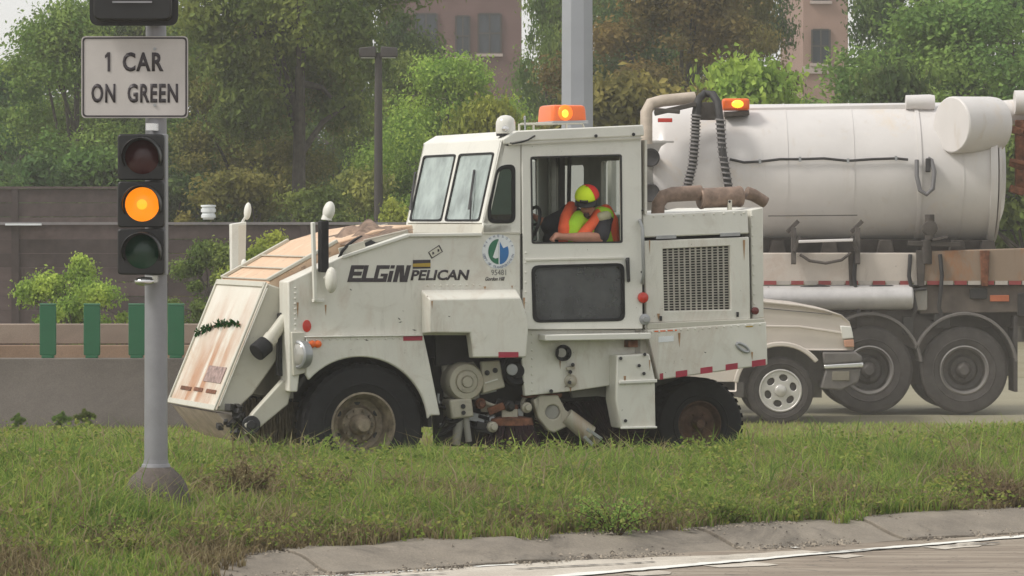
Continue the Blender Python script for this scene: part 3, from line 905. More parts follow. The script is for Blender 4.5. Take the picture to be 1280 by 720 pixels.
# lintel, rear post and cab rear wall
b = B(); b.plate(PL([(644, 163.5), (803, 156), (804, 165.5), (804, 170), (651, 177), (630, 181), (627, 174)]), (), -0.03, W_ + 0.03)
b.obj('cab_roof', M['white_clean'], sw, 0.012)
b = B()
b.bar(Q(636, 180.5, -0.033), Q(803, 173.0, -0.033), 0.014, 0.012)
b.obj('roof_gutter', M['white_dirty'], sw)
for px, py in ((745, 170), (792, 168)):
    b = B(); b.cyl(Q(px, py, -0.03), Q(px, py, -0.042), 0.016, seg=8); b.obj('roof_bolt', M['black'], sw)
xr = Q2(803, 300)[0]
rw = [(0.05, 0.95), (W_ - 0.05, 0.95), (W_ - 0.05, Q2(803, 170)[1] - 0.01), (0.05, Q2(803, 170)[1] - 0.01)]
holes_ = [rpoly([(0.26, 2.30), (0.95, 2.30), (0.95, 2.95), (0.26, 2.95)], 0.05), rpoly([(1.42, 2.30), (2.16, 2.30), (2.16, 2.92), (1.42, 2.92)], 0.05)]
for hl_ in holes_:
    b = B(); b.plate(hl_, (), xr - 0.028, xr - 0.022, axis='x'); b.obj('rear_window', M['rear_pane'], sw)
b = B(); b.plate(rw, holes_, xr - 0.05, xr, axis='x'); b.obj('cab_rear_wall', M['interior_light'], sw)
b = B(); b.plate(PL([(806, 175), (809, 175), (809, 268), (806, 268)]), (), 0.0, 0.3); b.obj('rear_corner_post', M['white'], sw)
# cab interior
b = B(); b.box(Q2(640, 300)[0], xr - 0.06, 0.13, W_ - 0.13, 0.93, 0.98); b.obj('cab_floor', M['interior'], sw)
b = B(); b.plate(PL([(642, 186), (801, 178), (801, 181), (642, 189)]), (), 0.06, W_ - 0.06); b.obj('headliner', M['interior'], sw)
b = B(); b.plate(PL([(606, 281), (640, 276), (655, 300), (650, 340), (606, 340)], 0.1), (), 0.06, W_ - 0.06); b.obj('dashboard', M['interior'], sw, 0.02)
b = B()
b.tube([Vector((Q2(668, 285, .45)[0] + 0.05 * math.cos(a), 0.55 + 0.21 * math.sin(a), 2.36 + 0.16 * math.cos(a))) for a in [2 * math.pi * k / 24 for k in range(25)]], 0.016, 8, cap=False)
b.bar((Q2(668, 285, .45)[0], 0.55, 2.36), (Q2(655, 310, .45)[0], 0.55, 2.05), 0.05); b.bar((Q2(668, 285, .45)[0], 0.36, 2.36), (Q2(668, 285, .45)[0], 0.74, 2.36), 0.025)
b.obj('steering_wheel', M['black'], sw)
xs = Q2(735, 330, 0.6)[0]
for yy in (0.60, 1.70):
    b = B()
    b.plate(rpoly([(xs - 0.22, 1.38), (xs + 0.30, 1.36), (xs + 0.30, 1.50), (xs - 0.22, 1.52)], 0.05), (), yy - 0.24, yy + 0.24)
    st = b.obj('seat', M['black'], sw, 0.03)
    b = B(); b.plate(rpoly([(xs + 0.20, 1.50), (xs + 0.34, 1.50), (xs + 0.44, 2.18), (xs + 0.32, 2.18)], 0.05), (), yy - 0.23, yy + 0.23); b.obj('seat_back', M['black'], st, 0.03)
    b = B(); b.box(xs - 0.12, xs + 0.22, yy - 0.15, yy + 0.15, 0.985, 1.37); b.obj('seat_base', M['interior'], st, 0.01)
# door posts seen through the far side
for px in (690, 765):
    b = B(); b.bar(Q(px, 180, W_ - 0.12), Q(px, 310, W_ - 0.12), 0.10, 0.06); b.obj('inner_post', M['interior_light'], sw, 0.01)
b = B(); b.bar(Q(702, 185, 1.2), Q(702, 320, 1.2), 0.05); b.bar(Q(712, 185, 1.25), Q(710, 320, 1.25), 0.03, 0.03); b.obj('column_post', M['interior'], sw)
b = B(); b.box(Q2(675, 300, 1.1)[0], Q2(715, 300, 1.1)[0], 1.0, 1.3, 1.2, 2.17); b.obj('control_console', M['interior'], sw, 0.03)
b = B(); b.box(Q2(615, 276, .4)[0] , Q2(635, 276, .4)[0], 0.25, 0.5, Q2(615, 276, .4)[1] - 0.03, Q2(615, 268, .4)[1]); b.obj('dash_light', M['amber_lens'], sw, 0.01)
# window sill ledge inside the door
b = B(); b.plate(PL([(662, 303), (778, 302), (778, 307), (662, 308)], 0), (), 0.035, 0.16); b.obj('window_ledge', M['interior_light'], sw, 0.004)

# grab handle, reflector, fuel cap at the cab rear corner
b = B(); b.tube([Q(800, 275, 0.0), Q(800, 277, -0.06), Q(803, 285, -0.07), Q(804.5, 345, -0.07), Q(803, 352, -0.04), Q(803, 354, 0.02)], 0.016, 10); b.obj('grab_handle', M['steel'], sw)
b = B(); b.lathe(Q(803.5, 372, 0.0), (-0.25, -1, 0), [(0, 0.045), (0.02, 0.052), (0.05, 0.045), (0.06, 0.02), (0.062, 0.001)], 18); b.obj('side_marker', M['red_lens'], sw)
b = B(); b.lathe(Q(805, 399, 0.0), (0, -1, 0), [(0, 0.05), (0.03, 0.05), (0.035, 0.03), (0.055, 0.025), (0.056, 0.001)], 18); b.obj('fuel_cap', M['steel'], sw)
b = B()
for px, py in ((803, 263), (802, 340)):
    b.cyl(Q(px, py, -0.012), Q(px, py, -0.02), 0.01, seg=8)
b.obj('door_bolt', M['black'], sw)

# --- roof: amber light bar on a rack, clear beacon, aerial
b = B()
for yy in (0.35, 0.85):
    b.tube([Q(649, 168, yy), Q(649, 156, yy), Q(652, 155, yy), Q(728, 154, yy), Q(730, 160, yy)], 0.011, 8)
    for px in (667, 708): b.bar(Q(px, 155, yy), Q(px, 166, yy), 0.016)
b.bar(Q(649, 156, 0.35), Q(649, 156, 0.85), 0.02); b.bar(Q(728, 154.5, 0.35), Q(728, 154.5, 0.85), 0.02)
b.obj('roof_rack', M['white_dirty'], sw)
b = B()
y0, y1 = 0.36, 0.78
ringsb = []
for f, z in ((1.0, 153.5), (1.0, 150), (0.965, 137), (0.92, 133), (0.8, 131.6)):
    pts = rpoly([(-0.5, -0.5), (0.5, -0.5), (0.5, 0.5), (-0.5, 0.5)], 0.12, 4)
    a, c_ = Q(680.5, z, 0.57), Q(724.5, z, 0.57)
    ringsb.append([((a.x + c_.x) / 2 + u * f * (c_.x - a.x), 0.57 + v * f * (y1 - y0), a.z) for u, v in pts])
b.loft(ringsb)
lb = b.obj('light_bar', simple('orange_lens', (0.80, 0.16, 0.035), 0.3, var=0.06), sw)
b = B(); b.plate(PL([(680, 152), (725, 151), (725, 155), (680, 156)], 0.57), (), 0.34, 0.80); b.obj('light_bar_base', M['steel'], lb, 0.004)
b = B(); b.ball(Q(706.5, 142, 0.355), 0.033, sc=(1, 0.5, 1.15)); b.obj('lit_bulb', M['amber_glow'], lb)
b = B(); b.ball(Q(706.5, 142, 0.372), 0.07, sc=(1.1, 0.3, 1.15)); b.obj('lamp_reflector', simple('lit_reflector', (0.9, 0.25, 0.02), 0.3, emit=(1.0, 0.13, 0.01), es=0.55), lb)
b = B(); b.lathe(Q(632, 170, 0.12), (0, 0, 1), [(0, 0.085), (0.03, 0.085), (0.035, 0.07)], 24); b.cyl(Q(633, 182, 0.0), Q(633, 170, 0.06), 0.02)
bc = b.obj('beacon_base', M['black'], sw)
b = B(); b.lathe(Q(632, 167, 0.12), (0, 0, 1), [(0, 0.088), (0.02, 0.09), (0.10, 0.088), (0.135, 0.075), (0.16, 0.045), (0.168, 0.001)], 28); b.obj('beacon_dome', M['clear_lens'], bc)
b = B(); b.lathe(Q(632, 161, 0.0), (0, -1, 0), [(0, 0.03), (-0.02, 0.03), (0.035, 0.02), (0.036, 0.001)], 16); b.obj('beacon_flash', M['chrome'], bc)
b = B(); b.bar(Q(656.5, 166, 0.2), Q(656, 146, 0.2), 0.012); b.lathe(Q(656, 150, 0.2), (0, 0, 1), [(0, 0.012), (0.03, 0.012), (0.04, 0.002)], 10); b.obj('aerial', M['steel'], sw)
b = B(); b.tube([Q(633, 176, 0.0), Q(640, 180, -0.036), Q(650, 178, -0.036), Q(660, 175, -0.036), Q(668, 170, -0.036), Q(674, 166, 0.1)], 0.008, 6); b.obj('roof_cable', M['black'], sw)

# --- mirrors
def mirror_set(near):
    y = -0.02 if near else W_ + 0.1
    dx = 0 if near else -2
    mk = 'white_clean'
    b = B(); b.bar(Q(391 + 0, 278, -0.10), Q(394, 376, -0.06), 0.055, 0.03); b.bar(Q(391, 376, -0.05), Q(404, 375.5, -0.02), 0.04, 0.03)
    post = b.obj('mirror_post', M['white_clean'], sw, 0.005)
    b = B(); b.plate(PL(rpoly([(400.5, 276), (410.5, 276), (410.5, 341), (400.5, 340)], 2), -0.12), (), -0.14, -0.03)
    fl = b.obj('mirror', M['rubber'], post, 0.012)
    b = B(); b.ball(Q(411, 264, -0.10), 0.085, sc=(0.62, 0.75, 1.05), rot=Matrix.Rotation(R(12), 3, 'Y'))
    b.lathe(Q(408, 275, -0.10), (0.1, 0, 1), [(0, 0.05), (0.04, 0.04), (0.05, 0.01)], 12)
    b.obj('convex_mirror', M['white_clean'], post)
    b = B(); b.ball(Q(414, 350, -0.14), 0.11, sc=(0.52, 0.55, 1.05)); b.bar(Q(405, 346, -0.1), Q(413, 350, -0.1), 0.03)
    b.obj('round_mirror', M['white'], post)
    return post
mirror_set(True)
yf = W_ + 0.08
b = B(); b.plate(PL([(288, 280), (307, 277), (306, 340), (289, 350)], yf), (), yf - 0.03, yf + 0.05)
post = b.obj('mirror', M['white_clean'], sw, 0.008)
b = B(); b.plate(PL([(297, 282), (306.5, 281), (305, 338), (297, 340)], yf), (), yf - 0.035, yf - 0.03); b.obj('mirror_face', M['rust_white'], post)
b = B(); b.ball(Q(309.5, 264, yf), 0.075, sc=(0.45, 0.6, 1.1), rot=Matrix.Rotation(R(6), 3, 'Y')); b.bar(Q(302, 279, yf), Q(309, 268, yf), 0.02)
b.obj('convex_mirror', M['white_clean'], post)
b = B(); b.ball(Q(305, 330, yf - 0.06), 0.04, sc=(0.7, 0.7, 1.2)); b.obj('round_mirror', M['white_clean'], post)

# --- wheels
wc = Q2(449, 531, 0.20)
wheel(sw, (wc[0], 0.20, wc[1]), 0.555, 0.30, 0.29, M['rubber'], M['rim'], dish=0.17, bolts=10, holes=6)
wheel(sw, (wc[0], W_ - 0.20, wc[1]), 0.555, 0.30, 0.27, M['rubber'], M['rim'], dish=0.10, bolts=10, face=1)
rc = Q2(876, 530, 0.62)
wheel(sw, (rc[0], 0.80, rc[1]), 0.43, 0.36, 0.21, M['rubber'], M['rim_rust'], dish=0.05, bolts=6)
wheel(sw, (rc[0], 1.50, rc[1]), 0.43, 0.36, 0.21, M['rubber'], M['rim_rust'], dish=0.05, bolts=6, face=1)
b = B(); b.cyl((rc[0], 0.95, rc[1]), (rc[0], 1.35, rc[1]), 0.06); b.bar((rc[0], 1.15, rc[1]), (rc[0] - 0.2, 1.15, 1.0), 0.15); b.cyl((wc[0], 0.35, wc[1]), (wc[0], W_ - 0.35, wc[1]), 0.09)
b.obj('axle', M['under'], sw)

# --- rivets, seams and rust runs on the body panels
def rivets(p0, p1, n, y):
    b = B()
    for k in range(n):
        p = Q(p0[0] + (p1[0] - p0[0]) * k / (n - 1), p0[1] + (p1[1] - p0[1]) * k / (n - 1), y)
        b.lathe(p, (0, -1, 0), [(0, 0.011), (0.004, 0.010), (0.007, 0.006), (0.0075, 0.0005)], 8)
    o = b.obj('rivets', M['white'], sw); o['kind'] = 'stuff'
rivets((369, 360), (369, 412), 9, 0.0); rivets((535, 357), (600, 356), 9, 0.0); rivets((657, 316), (657, 402), 8, -0.012)
rivets((386, 424.5), (500, 423), 14, -0.035); rivets((815, 415), (950, 405.5), 16, -0.02); rivets((665, 418), (665, 488), 8, 0.06); rivets((940, 270), (943, 380), 10, 0.07); rivets((817, 270.5), (930, 266), 10, 0.03)
b = B(); b.bar(Q(652, 292, -0.004), Q(652, 362, -0.004), 0.012, 0.010); b.obj('panel_seam', M['under'], sw)
b = B(); b.bar(Q(806, 404, -0.024), Q(822, 474, -0.024), 0.012, 0.010); b.obj('panel_seam', M['grey_dirty'], sw)
M['rust_stain'] = simple('rust_stain', (0.36, 0.22, 0.12), 0.9, var=0.3, scale=20)
rs_ = random.Random(9)
for (px, py, L_, yy) in ((372, 378, 20, 0.0), (407, 381, 14, 0.0), (540, 376, 10, -0.152), (651, 412, 12, 0.0), (812, 300, 18, 0.026), (930, 300, 26, 0.026), (823, 392, 8, 0.026), (700, 448, 14, 0.056), (713, 484, 6, 0.056), (781, 470, 12, -0.122), (812, 450, 14, -0.122), (940, 440, 10, -0.022), (849, 416, 18, -0.022), (655, 372, 16, -0.014), (606, 358, 4, 0.0), (640, 357, 4, 0.0)):
    b = B(); w1 = rs_.uniform(0.8, 2.0)
    b.plate(PL([(px - w1, py), (px + w1, py), (px + w1 * 0.7, py + L_ * 0.4), (px + 0.3, py + L_), (px - w1 * 0.5, py + L_ * 0.5)], yy), (), yy - 0.0016, yy - 0.0004); b.obj('rust_run', M['rust_stain'], sw)
for (px, py, dx, dy, yy) in ((455, 424, 6, 2, -0.035), (437, 361, 3, 2, 0.0), (497, 397, 4, 3, 0.0), (498, 403, 5, -1, 0.0), (515, 412, 6, 1, 0.0), (560, 395, 3, 1, -0.15), (605, 425, 5, -7, -0.15), (842, 455, 2, -6, -0.02), (880, 440, 3, 1, -0.02), (705, 484, 4, -2, 0.06)):
    b = B(); b.plate(PL([(px, py), (px + dx * 0.5, py + dy * 0.4 - 0.5), (px + dx, py + dy), (px + dx * 0.45, py + dy * 0.5 + 0.8)], yy), (), yy - 0.0016, yy - 0.0004); b.obj('paint_scrape', M['under'], sw)

# --- machinery between the wheels
b = B(); b.plate(PL([(540, 447), (660, 447), (672, 558), (545, 558)], 0.42), (), 0.42, 0.50); b.obj('machinery_backplate', M['under'], sw)
b = B(); b.lathe(Q(573, 476, 0.32), (0, -1, 0), [(0, 0.17), (0.12, 0.175), (0.20, 0.172), (0.235, 0.155), (0.24, 0.11), (0.232, 0.10), (0.25, 0.095), (0.255, 0.06), (0.245, 0.05), (0.27, 0.045), (0.272, 0.001)], 36)
mo = b.obj('hydraulic_motor', M['cast'], sw)
b = B(); b.plate(PL([(552, 452), (560, 446), (588, 448), (600, 465), (598, 500), (556, 497)], 0.33), (), 0.30, 0.36); b.obj('motor_flange', M['white_dirty'], mo, 0.008)
b = B(); b.plate(PL(rpoly([(561, 500), (589, 497), (592, 521), (564, 524)], 3), 0.1), (), 0.08, 0.32); vb = b.obj('valve_block', M['cast'], sw, 0.02)
b = B(); b.cyl(Q(579, 508, 0.085), Q(579, 508, 0.065), 0.022, seg=14); b.cyl(Q(579.5, 516, 0.085), Q(579.5, 516, 0.065), 0.02, seg=14); b.obj('port', M['black'], vb)
for pa_, pb2, ra_, rb_ in ((Q(574, 524, 0.18), Q(570, 556, 0.18), 0.05, 0.035), (Q(582, 522, 0.14), Q(586, 552, 0.14), 0.03, 0.03), (Q(566, 492, 0.2), Q(585, 494, 0.2), 0.06, 0.06)):
    b = B(); b.cyl(pa_, pb2, ra_, rb_); b.obj('valve_stem', M['grey_dirty'], sw)
b = B(); b.plate(PL([(601, 452), (624, 450), (631, 484), (603, 492)], 0.12), (), 0.10, 0.16); pb_ = b.obj('cast_bracket', M['cast'], sw, 0.012)
for px, py in ((609, 466), (619, 463)):
    b = B(); b.cyl(Q(px, py, 0.10), Q(px, py, 0.085), 0.024, seg=12); b.obj('bracket_hole', M['black'], pb_)
b = B(); b.bar(Q(606, 479, 0.095), Q(622, 474, 0.095), 0.016, 0.01); b.obj('bracket_rib', M['white_clean'], pb_)
b = B(); b.lathe(Q(641, 463, 0.2), (0, -1, 0), [(0, 0.13), (0.12, 0.14), (0.14, 0.12), (0.12, 0.09), (0.11, 0.07), (0.15, 0.06), (0.155, 0.001)], 32); pu = b.obj('drive_pulley', M['rubber'], sw)
b = B(); b.lathe(Q(640, 462, 0.05), (0, -1, 0), [(0, 0.055), (0.01, 0.05), (0.012, 0.001)], 20); b.obj('pulley_hub', M['steel'], pu)
hr = random.Random(11)
mats = [M['rubber'], M['under'], M['steel'], M['cast'], M['rust']]
for k in range(20):
    b = B()
    p = [hr.uniform(548, 660), hr.uniform(488, 545)]
    q = [p[0] + hr.uniform(-40, 40), min(556, p[1] + hr.uniform(-14, 30))]
    q[0] = min(max(q[0], 548), 668)
    y = hr.uniform(0.12, 0.36)
    md = [(p[0] + q[0]) / 2 + hr.uniform(-8, 8), (p[1] + q[1]) / 2 + hr.uniform(2, 10)]
    pts = [Q(p[0] * (1 - t) ** 2 + 2 * md[0] * t * (1 - t) + q[0] * t * t, p[1] * (1 - t) ** 2 + 2 * md[1] * t * (1 - t) + q[1] * t * t, y) for t in [i / 7 for i in range(8)]]
    b.tube(pts, hr.uniform(0.010, 0.022), 8)
    b.obj('hydraulic_hose', mats[0 if k < 14 else hr.randrange(1, 4)], sw)
for k in range(26):
    b = B(); px, py, y = hr.uniform(590, 668), hr.uniform(490, 545), hr.uniform(0.15, 0.38)
    if hr.random() < 0.5: b.lathe(Q(px, py, y), (0, -1, 0), [(0, 0.05), (0.05, 0.05), (0.06, 0.03), (0.09, 0.03), (0.091, 0.001)], 12)
    else: b.bar(Q(px - 10, py, y), Q(px + 10, py + hr.uniform(-8, 8), y - 0.04), hr.uniform(0.04, 0.09))
    b.obj('fitting', mats[hr.choice([1, 1, 2, 3, 3, 4])], sw, 0.005)
# side broom (rusty hub with bristles) and the main broom
def broom(c, r0, r1, h, n, mat, name, tilt=0.0):
    b = B()
    for k in range(n):
        a = hr.uniform(0, 2 * math.pi); rr_ = hr.uniform(0.3, 1.0)
        p = Vector((c.x + math.cos(a) * r0 * rr_, c.y + math.sin(a) * r0 * rr_, c.z))
        q = Vector((c.x + math.cos(a) * r1 * rr_ + hr.uniform(-.02, .02), c.y + math.sin(a) * r1 * rr_, c.z - h + hr.uniform(0, .03)))
        b.bar(p, q, 0.010, 0.006)
    o = b.obj(name, mat, sw); o['kind'] = 'stuff'
    b = B(); b.lathe(c, (0, 0, 1), [(-0.02, r0 * 1.05), (0.04, r0), (0.06, r0 * 0.4), (0.16, r0 * 0.35), (0.161, 0.001)], 24); b.obj('broom_plate', M['rust'], sw)
broom(Q(638, 528, 0.25), 0.20, 0.36, 0.35, 500, M['maroon'], 'side_broom')
b = B()
cm = Q(742, 545, 0.9)
for k in range(1500):
    a = hr.uniform(0, 2 * math.pi); y = hr.uniform(0.40, 1.9)
    b.bar((cm.x, y, cm.z), (cm.x + 0.42 * math.cos(a), y + hr.uniform(-.02, .02), cm.z + 0.42 * math.sin(a)), 0.012, 0.008)
o = b.obj('main_broom', M['maroon'], sw); o['kind'] = 'stuff'
b = B(); b.plate(PL([(713, 487), (770, 482), (772, 498), (745, 495), (715, 497)], 0.3), (), 0.28, 0.34); b.obj('broom_hood', simple('grey_flap', (0.26, 0.25, 0.23), 0.8), sw)
b = B()
b.plate(PL([(666, 500), (675, 494), (697, 494), (706, 512), (716, 520), (708, 533), (692, 541), (684, 538), (672, 522)], 0.12), [PL(arch(690, 515, 9, 0, 350, 16), 0.12)], 0.10, 0.20)
da = b.obj('drag_arm', M['cast'], sw, 0.012)
b = B(); b.cyl(Q(690, 515, 0.16), Q(690, 515, 0.12), 0.062, seg=20); b.obj('arm_bearing', M['grey_dirty'], da)
b = B(); b.cyl(Q(708, 520, 0.12), Q(737, 543, 0.10), 0.075, 0.085, seg=20); b.cyl(Q(737, 543, 0.10), Q(748, 552, 0.10), 0.03)
b.obj('arm_cylinder', M['cast'], da)
b = B(); b.bar(Q(733, 536, 0.03), Q(752, 549, 0.03), 0.03); b.bar(Q(730, 546, 0.03), Q(741, 556, 0.03), 0.03); b.obj('arm_clevis', M['steel'], da, 0.004)
b = B(); b.plate(PL([(655, 497), (668, 497), (668, 503), (700, 496), (700, 491), (656, 494)], 0.2), (), 0.14, 0.3); b.obj('arm_mount', M['rust'], sw, 0.005)

# branch of green leaves caught on the hopper's front
b = B()
br = random.Random(5)
stem = [FP(0.30 + 0.68 * t, 0.52 + 0.20 * math.sin(t * 2.0) * (1 - t * 0.8) + 0.0, 0.05) for t in [i / 10 for i in range(11)]]
stem = [FP(0.16 + 0.82 * t, 0.665 - 0.13 * (t - 0.15) ** 2 * 1.2, 0.03) for t in [i / 10 for i in range(11)]]
b.tube(stem, 0.008, 6)
lv = B()
for k in range(230):
    t = br.random() ** 0.9 * 0.999
    p = stem[min(10, int(t * 10))].lerp(stem[min(10, int(t * 10) + 1)], t * 10 % 1)
    d = Vector((br.uniform(-0.4, 0.2), br.uniform(-1, 1), br.uniform(-0.6, 0.5))).normalized()
    L = br.uniform(0.03, 0.07)
    s = d.cross(Vector((br.random(), br.random(), 1))).normalized() * L * 0.22
    p = p + fn * br.uniform(0, 0.015)
    vs = [lv.bm.verts.new(v) for v in (p, p + d * L * 0.5 + s, p + d * L, p + d * L * 0.5 - s)]
    lv.bm.faces.new(vs)
root = empty('leafy_branch', SO, YAW)
tag(root, 'green leafy branch caught across the rust streaked front of the sweeper hopper', 'branch')
b.obj('twig', M['rust'], root)
M['leaf_dark'] = leafy('dark_leaf', (0.012, 0.07, 0.03), (0.02, 0.10, 0.035), (0.03, 0.12, 0.03), 0.2)
o = lv.obj('leaves', M['leaf_dark'], root); o['kind'] = 'stuff'

# ------------------------------------------------------------------ the driver
M['skin'] = simple('skin', (0.42, 0.20, 0.135), 0.55, var=0.10, scale=12)
M['shirt'] = simple('dark_grey_shirt', (0.030, 0.030, 0.036), 0.9, var=0.25, scale=16)
M['lime'] = simple('lime_fabric', (0.42, 0.72, 0.03), 0.8, var=0.1)
M['orange'] = simple('orange_fabric', (0.85, 0.13, 0.045), 0.8, var=0.1)
M['cap_yellow'] = simple('yellow_cap_fabric', (0.70, 0.90, 0.02), 0.75, var=0.06, emit=None)
M['cap_red'] = simple('red_cap_fabric', (0.80, 0.04, 0.03), 0.75, var=0.06)
M['trousers'] = simple('trousers', (0.03, 0.035, 0.05), 0.9)
M['tape_grey'] = simple('silver_tape', (0.45, 0.43, 0.28), 0.5)

person = empty('person', SO, YAW)
tag(person, 'driver in orange and lime safety vest and bright cap leaning on the sweeper window sill', 'person')
def blob(name, chains, mat, parent, voxel=0.012, balls=(), smooth=6):
    """tapered limbs fused into one continuous skin"""
    b = B()
    for path, rad in chains:
        path = [Vector(p) for p in path]
        b.tube(path, list(rad), 14)
        for p, r in zip(path, rad):
            b.ball(p, r, 14, 10)
    for c, r, sc, rot in balls:
        b.ball(c, r, 18, 12, sc, rot)
    o = b.obj(name, mat, parent, sharp=180)
    m = o.modifiers.new("fuse", 'REMESH'); m.mode = 'VOXEL'; m.voxel_size = voxel; m.use_smooth_shade = True
    s = o.modifiers.new("smooth", 'SMOOTH'); s.factor = 0.5; s.iterations = smooth
    return o
pel = Q(752, 352, 0.62); pel.z = 1.66
che = Q(741, 290, 0.40); nek = Q(738, 267, 0.27); hd = Q(734, 253, 0.17)
shN = Q(755, 272, 0.20); shF = Q(712, 270, 0.52)
elN = Q(751, 297, 0.06); haN = Q(702, 296, 0.03)
elF = Q(686, 282, 0.50); haF = Q(668, 271, 0.55)
kneeN = pel + Vector((-0.45, -0.10, 0.02)); kneeF = pel + Vector((-0.45, 0.15, 0.02))
ankN = kneeN + Vector((-0.05, 0, -0.56)); ankF = kneeF + Vector((-0.05, 0, -0.56))
fd = Vector((-0.42, -0.78, -0.44)).normalized()            # where the face looks: down and out of the window
fs = fd.cross(Vector((0, 0, 1))).normalized()             # across the face
fu = fs.cross(fd).normalized()
rot = Matrix((fs, -fd, fu)).transposed()
def HP(a, f, u): return hd + fs * a + fd * f + fu * u
fing = []
hd_dir = (haN - elN).normalized()
for k in range(4):
    base = haN + hd_dir * 0.045 + Vector((0, 0.030 - 0.020 * k, 0.012 - 0.004 * k))
    L = (0.075, 0.085, 0.080, 0.062)[k]
    fing.append(([haN, base, base + hd_dir * L * 0.5 + Vector((0, 0, -0.012)), base + hd_dir * L * 0.75 + Vector((0.0, 0, -0.034)), base + hd_dir * L * 0.55 + Vector((0, 0, -0.050))], (0.022, 0.0115, 0.0105, 0.0095, 0.0085)))
fing.append(([haN, haN + hd_dir * 0.01 + Vector((0, 0.04, 0.012)), haN + hd_dir * 0.055 + Vector((0, 0.055, 0.008)), haN + hd_dir * 0.085 + Vector((0, 0.045, -0.004))], (0.022, 0.0145, 0.0125, 0.010)))
hf_dir = (haF - elF).normalized()
for k in range(4):
    base = haF + hf_dir * 0.045 + Vector((0, 0.030 - 0.020 * k, 0.0))
    fing.append(([haF, base, base + hf_dir * 0.04 + Vector((0, 0, -0.02)), base + hf_dir * 0.03 + Vector((0, 0, -0.05))], (0.022, 0.0115, 0.0105, 0.009)))
fing.append(([haF, haF + Vector((0, -0.04, 0.012)) + hf_dir * 0.02, haF + hf_dir * 0.06 + Vector((0, -0.045, -0.01))], (0.022, 0.014, 0.011)))
chains = [([pel, (pel + che) / 2, che], (0.14, 0.145, 0.15)), ([che, nek, HP(0, -0.03, -0.05)], (0.11, 0.062, 0.055)),
          ([che, shN], (0.10, 0.075)), ([che, shF], (0.10, 0.075)),
          ([shN, elN, elN.lerp(haN, 0.3), elN.lerp(haN, 0.75), haN], (0.062, 0.050, 0.053, 0.037, 0.030)), ([haN, haN + (haN - elN).normalized() * 0.05 + Vector((0, 0, 0.006))], (0.034, 0.036)), ([shF, elF, elF.lerp(haF, 0.35), haF], (0.062, 0.045, 0.043, 0.028)),
          ([pel + Vector((0, -0.09, 0)), kneeN, ankN, ankN + Vector((-0.17, 0, -0.05))], (0.10, 0.065, 0.045, 0.04)),
          ([pel + Vector((0, 0.12, 0)), kneeF, ankF, ankF + Vector((-0.17, 0, -0.05))], (0.10, 0.065, 0.045, 0.04)),
          ([HP(0, 0.085, 0.015), HP(0, 0.118, -0.022)], (0.012, 0.017))] + fing
balls = [(HP(0, 0, 0.025), 0.10, (0.78, 1.0, 1.02), rot), (HP(0, 0.028, -0.055), 0.07, (0.86, 0.95, 0.95), rot), (HP(0, 0.075, -0.095), 0.026, (1.1, 0.9, 0.8), rot),
         (HP(0.08, -0.01, -0.01), 0.030, (0.35, 0.7, 1.1), rot), (HP(-0.08, -0.01, -0.01), 0.030, (0.35, 0.7, 1.1), rot), (HP(0, 0.088, 0.035), 0.03, (1.9, 0.6, 0.5), rot)]
body = blob('body', chains, M['skin'], person, 0.009, balls, 4)
b = B()
for s in (-1, 1): b.ball(HP(0.033 * s, 0.088, 0.008), 0.0125, 10, 8, (1.2, 0.8, 0.8), rot)
b.obj('eye', simple('eye', (0.05, 0.035, 0.03), 0.3), person)
b = B(); b.ball(HP(0, 0.088, -0.085), 0.03, 12, 8, (1.0, 0.6, 0.9), rot); b.obj('beard', simple('dark_beard', (0.05, 0.03, 0.025), 0.9), person)
for s in (-1, 1):
    b = B(); b.tube([HP(0.016 * s, 0.098, 0.024), HP(0.034 * s, 0.099, 0.029), HP(0.052 * s, 0.088, 0.022)], [0.004, 0.006, 0.003], 6); b.obj('eyebrow', bpy.data.materials['dark_hair'] if 'dark_hair' in bpy.data.materials else simple('dark_hair', (0.03, 0.022, 0.018), 0.8), person)
b = B(); b.tube([HP(-0.026, 0.091, -0.058), HP(0, 0.099, -0.056), HP(0.026, 0.091, -0.058)], [0.004, 0.006, 0.004], 8); b.obj('mouth', simple('lips', (0.22, 0.07, 0.06), 0.5), person)
b = B(); b.ball(HP(0, -0.02, 0.0), 0.103, 20, 12, (0.80, 0.90, 0.86), rot); b.obj('hair', simple('dark_hair', (0.03, 0.022, 0.018), 0.8), person)
# clothing
blob('shirt', [([pel, (pel + che) / 2, che, che.lerp(nek, 0.55)], (0.158, 0.165, 0.17, 0.095)), ([che, shN, shN.lerp(elN, 0.55), shN.lerp(elN, 0.9)], (0.12, 0.090, 0.082, 0.074)),
               ([che, shF, shF.lerp(elF, 0.95)], (0.14, 0.115, 0.09)), ([che + Vector((-0.05, 0.1, -0.05)), Q(700, 285, 0.50), Q(690, 300, 0.52)], (0.14, 0.12, 0.09))], M['shirt'], person, 0.012, (), 8)
blob('trousers', [([pel + Vector((0, -0.09, 0)), kneeN, ankN], (0.12, 0.085, 0.065)), ([pel + Vector((0, 0.12, 0)), kneeF, ankF], (0.12, 0.085, 0.065)), ([pel + Vector((0, -.05, -.01)), pel + Vector((0, .08, 0))], (0.15, 0.15))], M['trousers'], person, 0.014, (), 6)
for a in (ankN, ankF):
    b = B(); b.loft([[Vector((a.x + x, a.y + y * w, a.z - 0.11 + z)) for x, y in ((0.07, -0.045), (0.07, 0.045), (-0.13, 0.05), (-0.21, 0.03), (-0.21, -0.03), (-0.13, -0.05))] for w, z in ((1, 0), (1.05, 0.03), (0.95, 0.08), (0.6, 0.12))])
    b.obj('shoe', M['black'], person, 0.01)
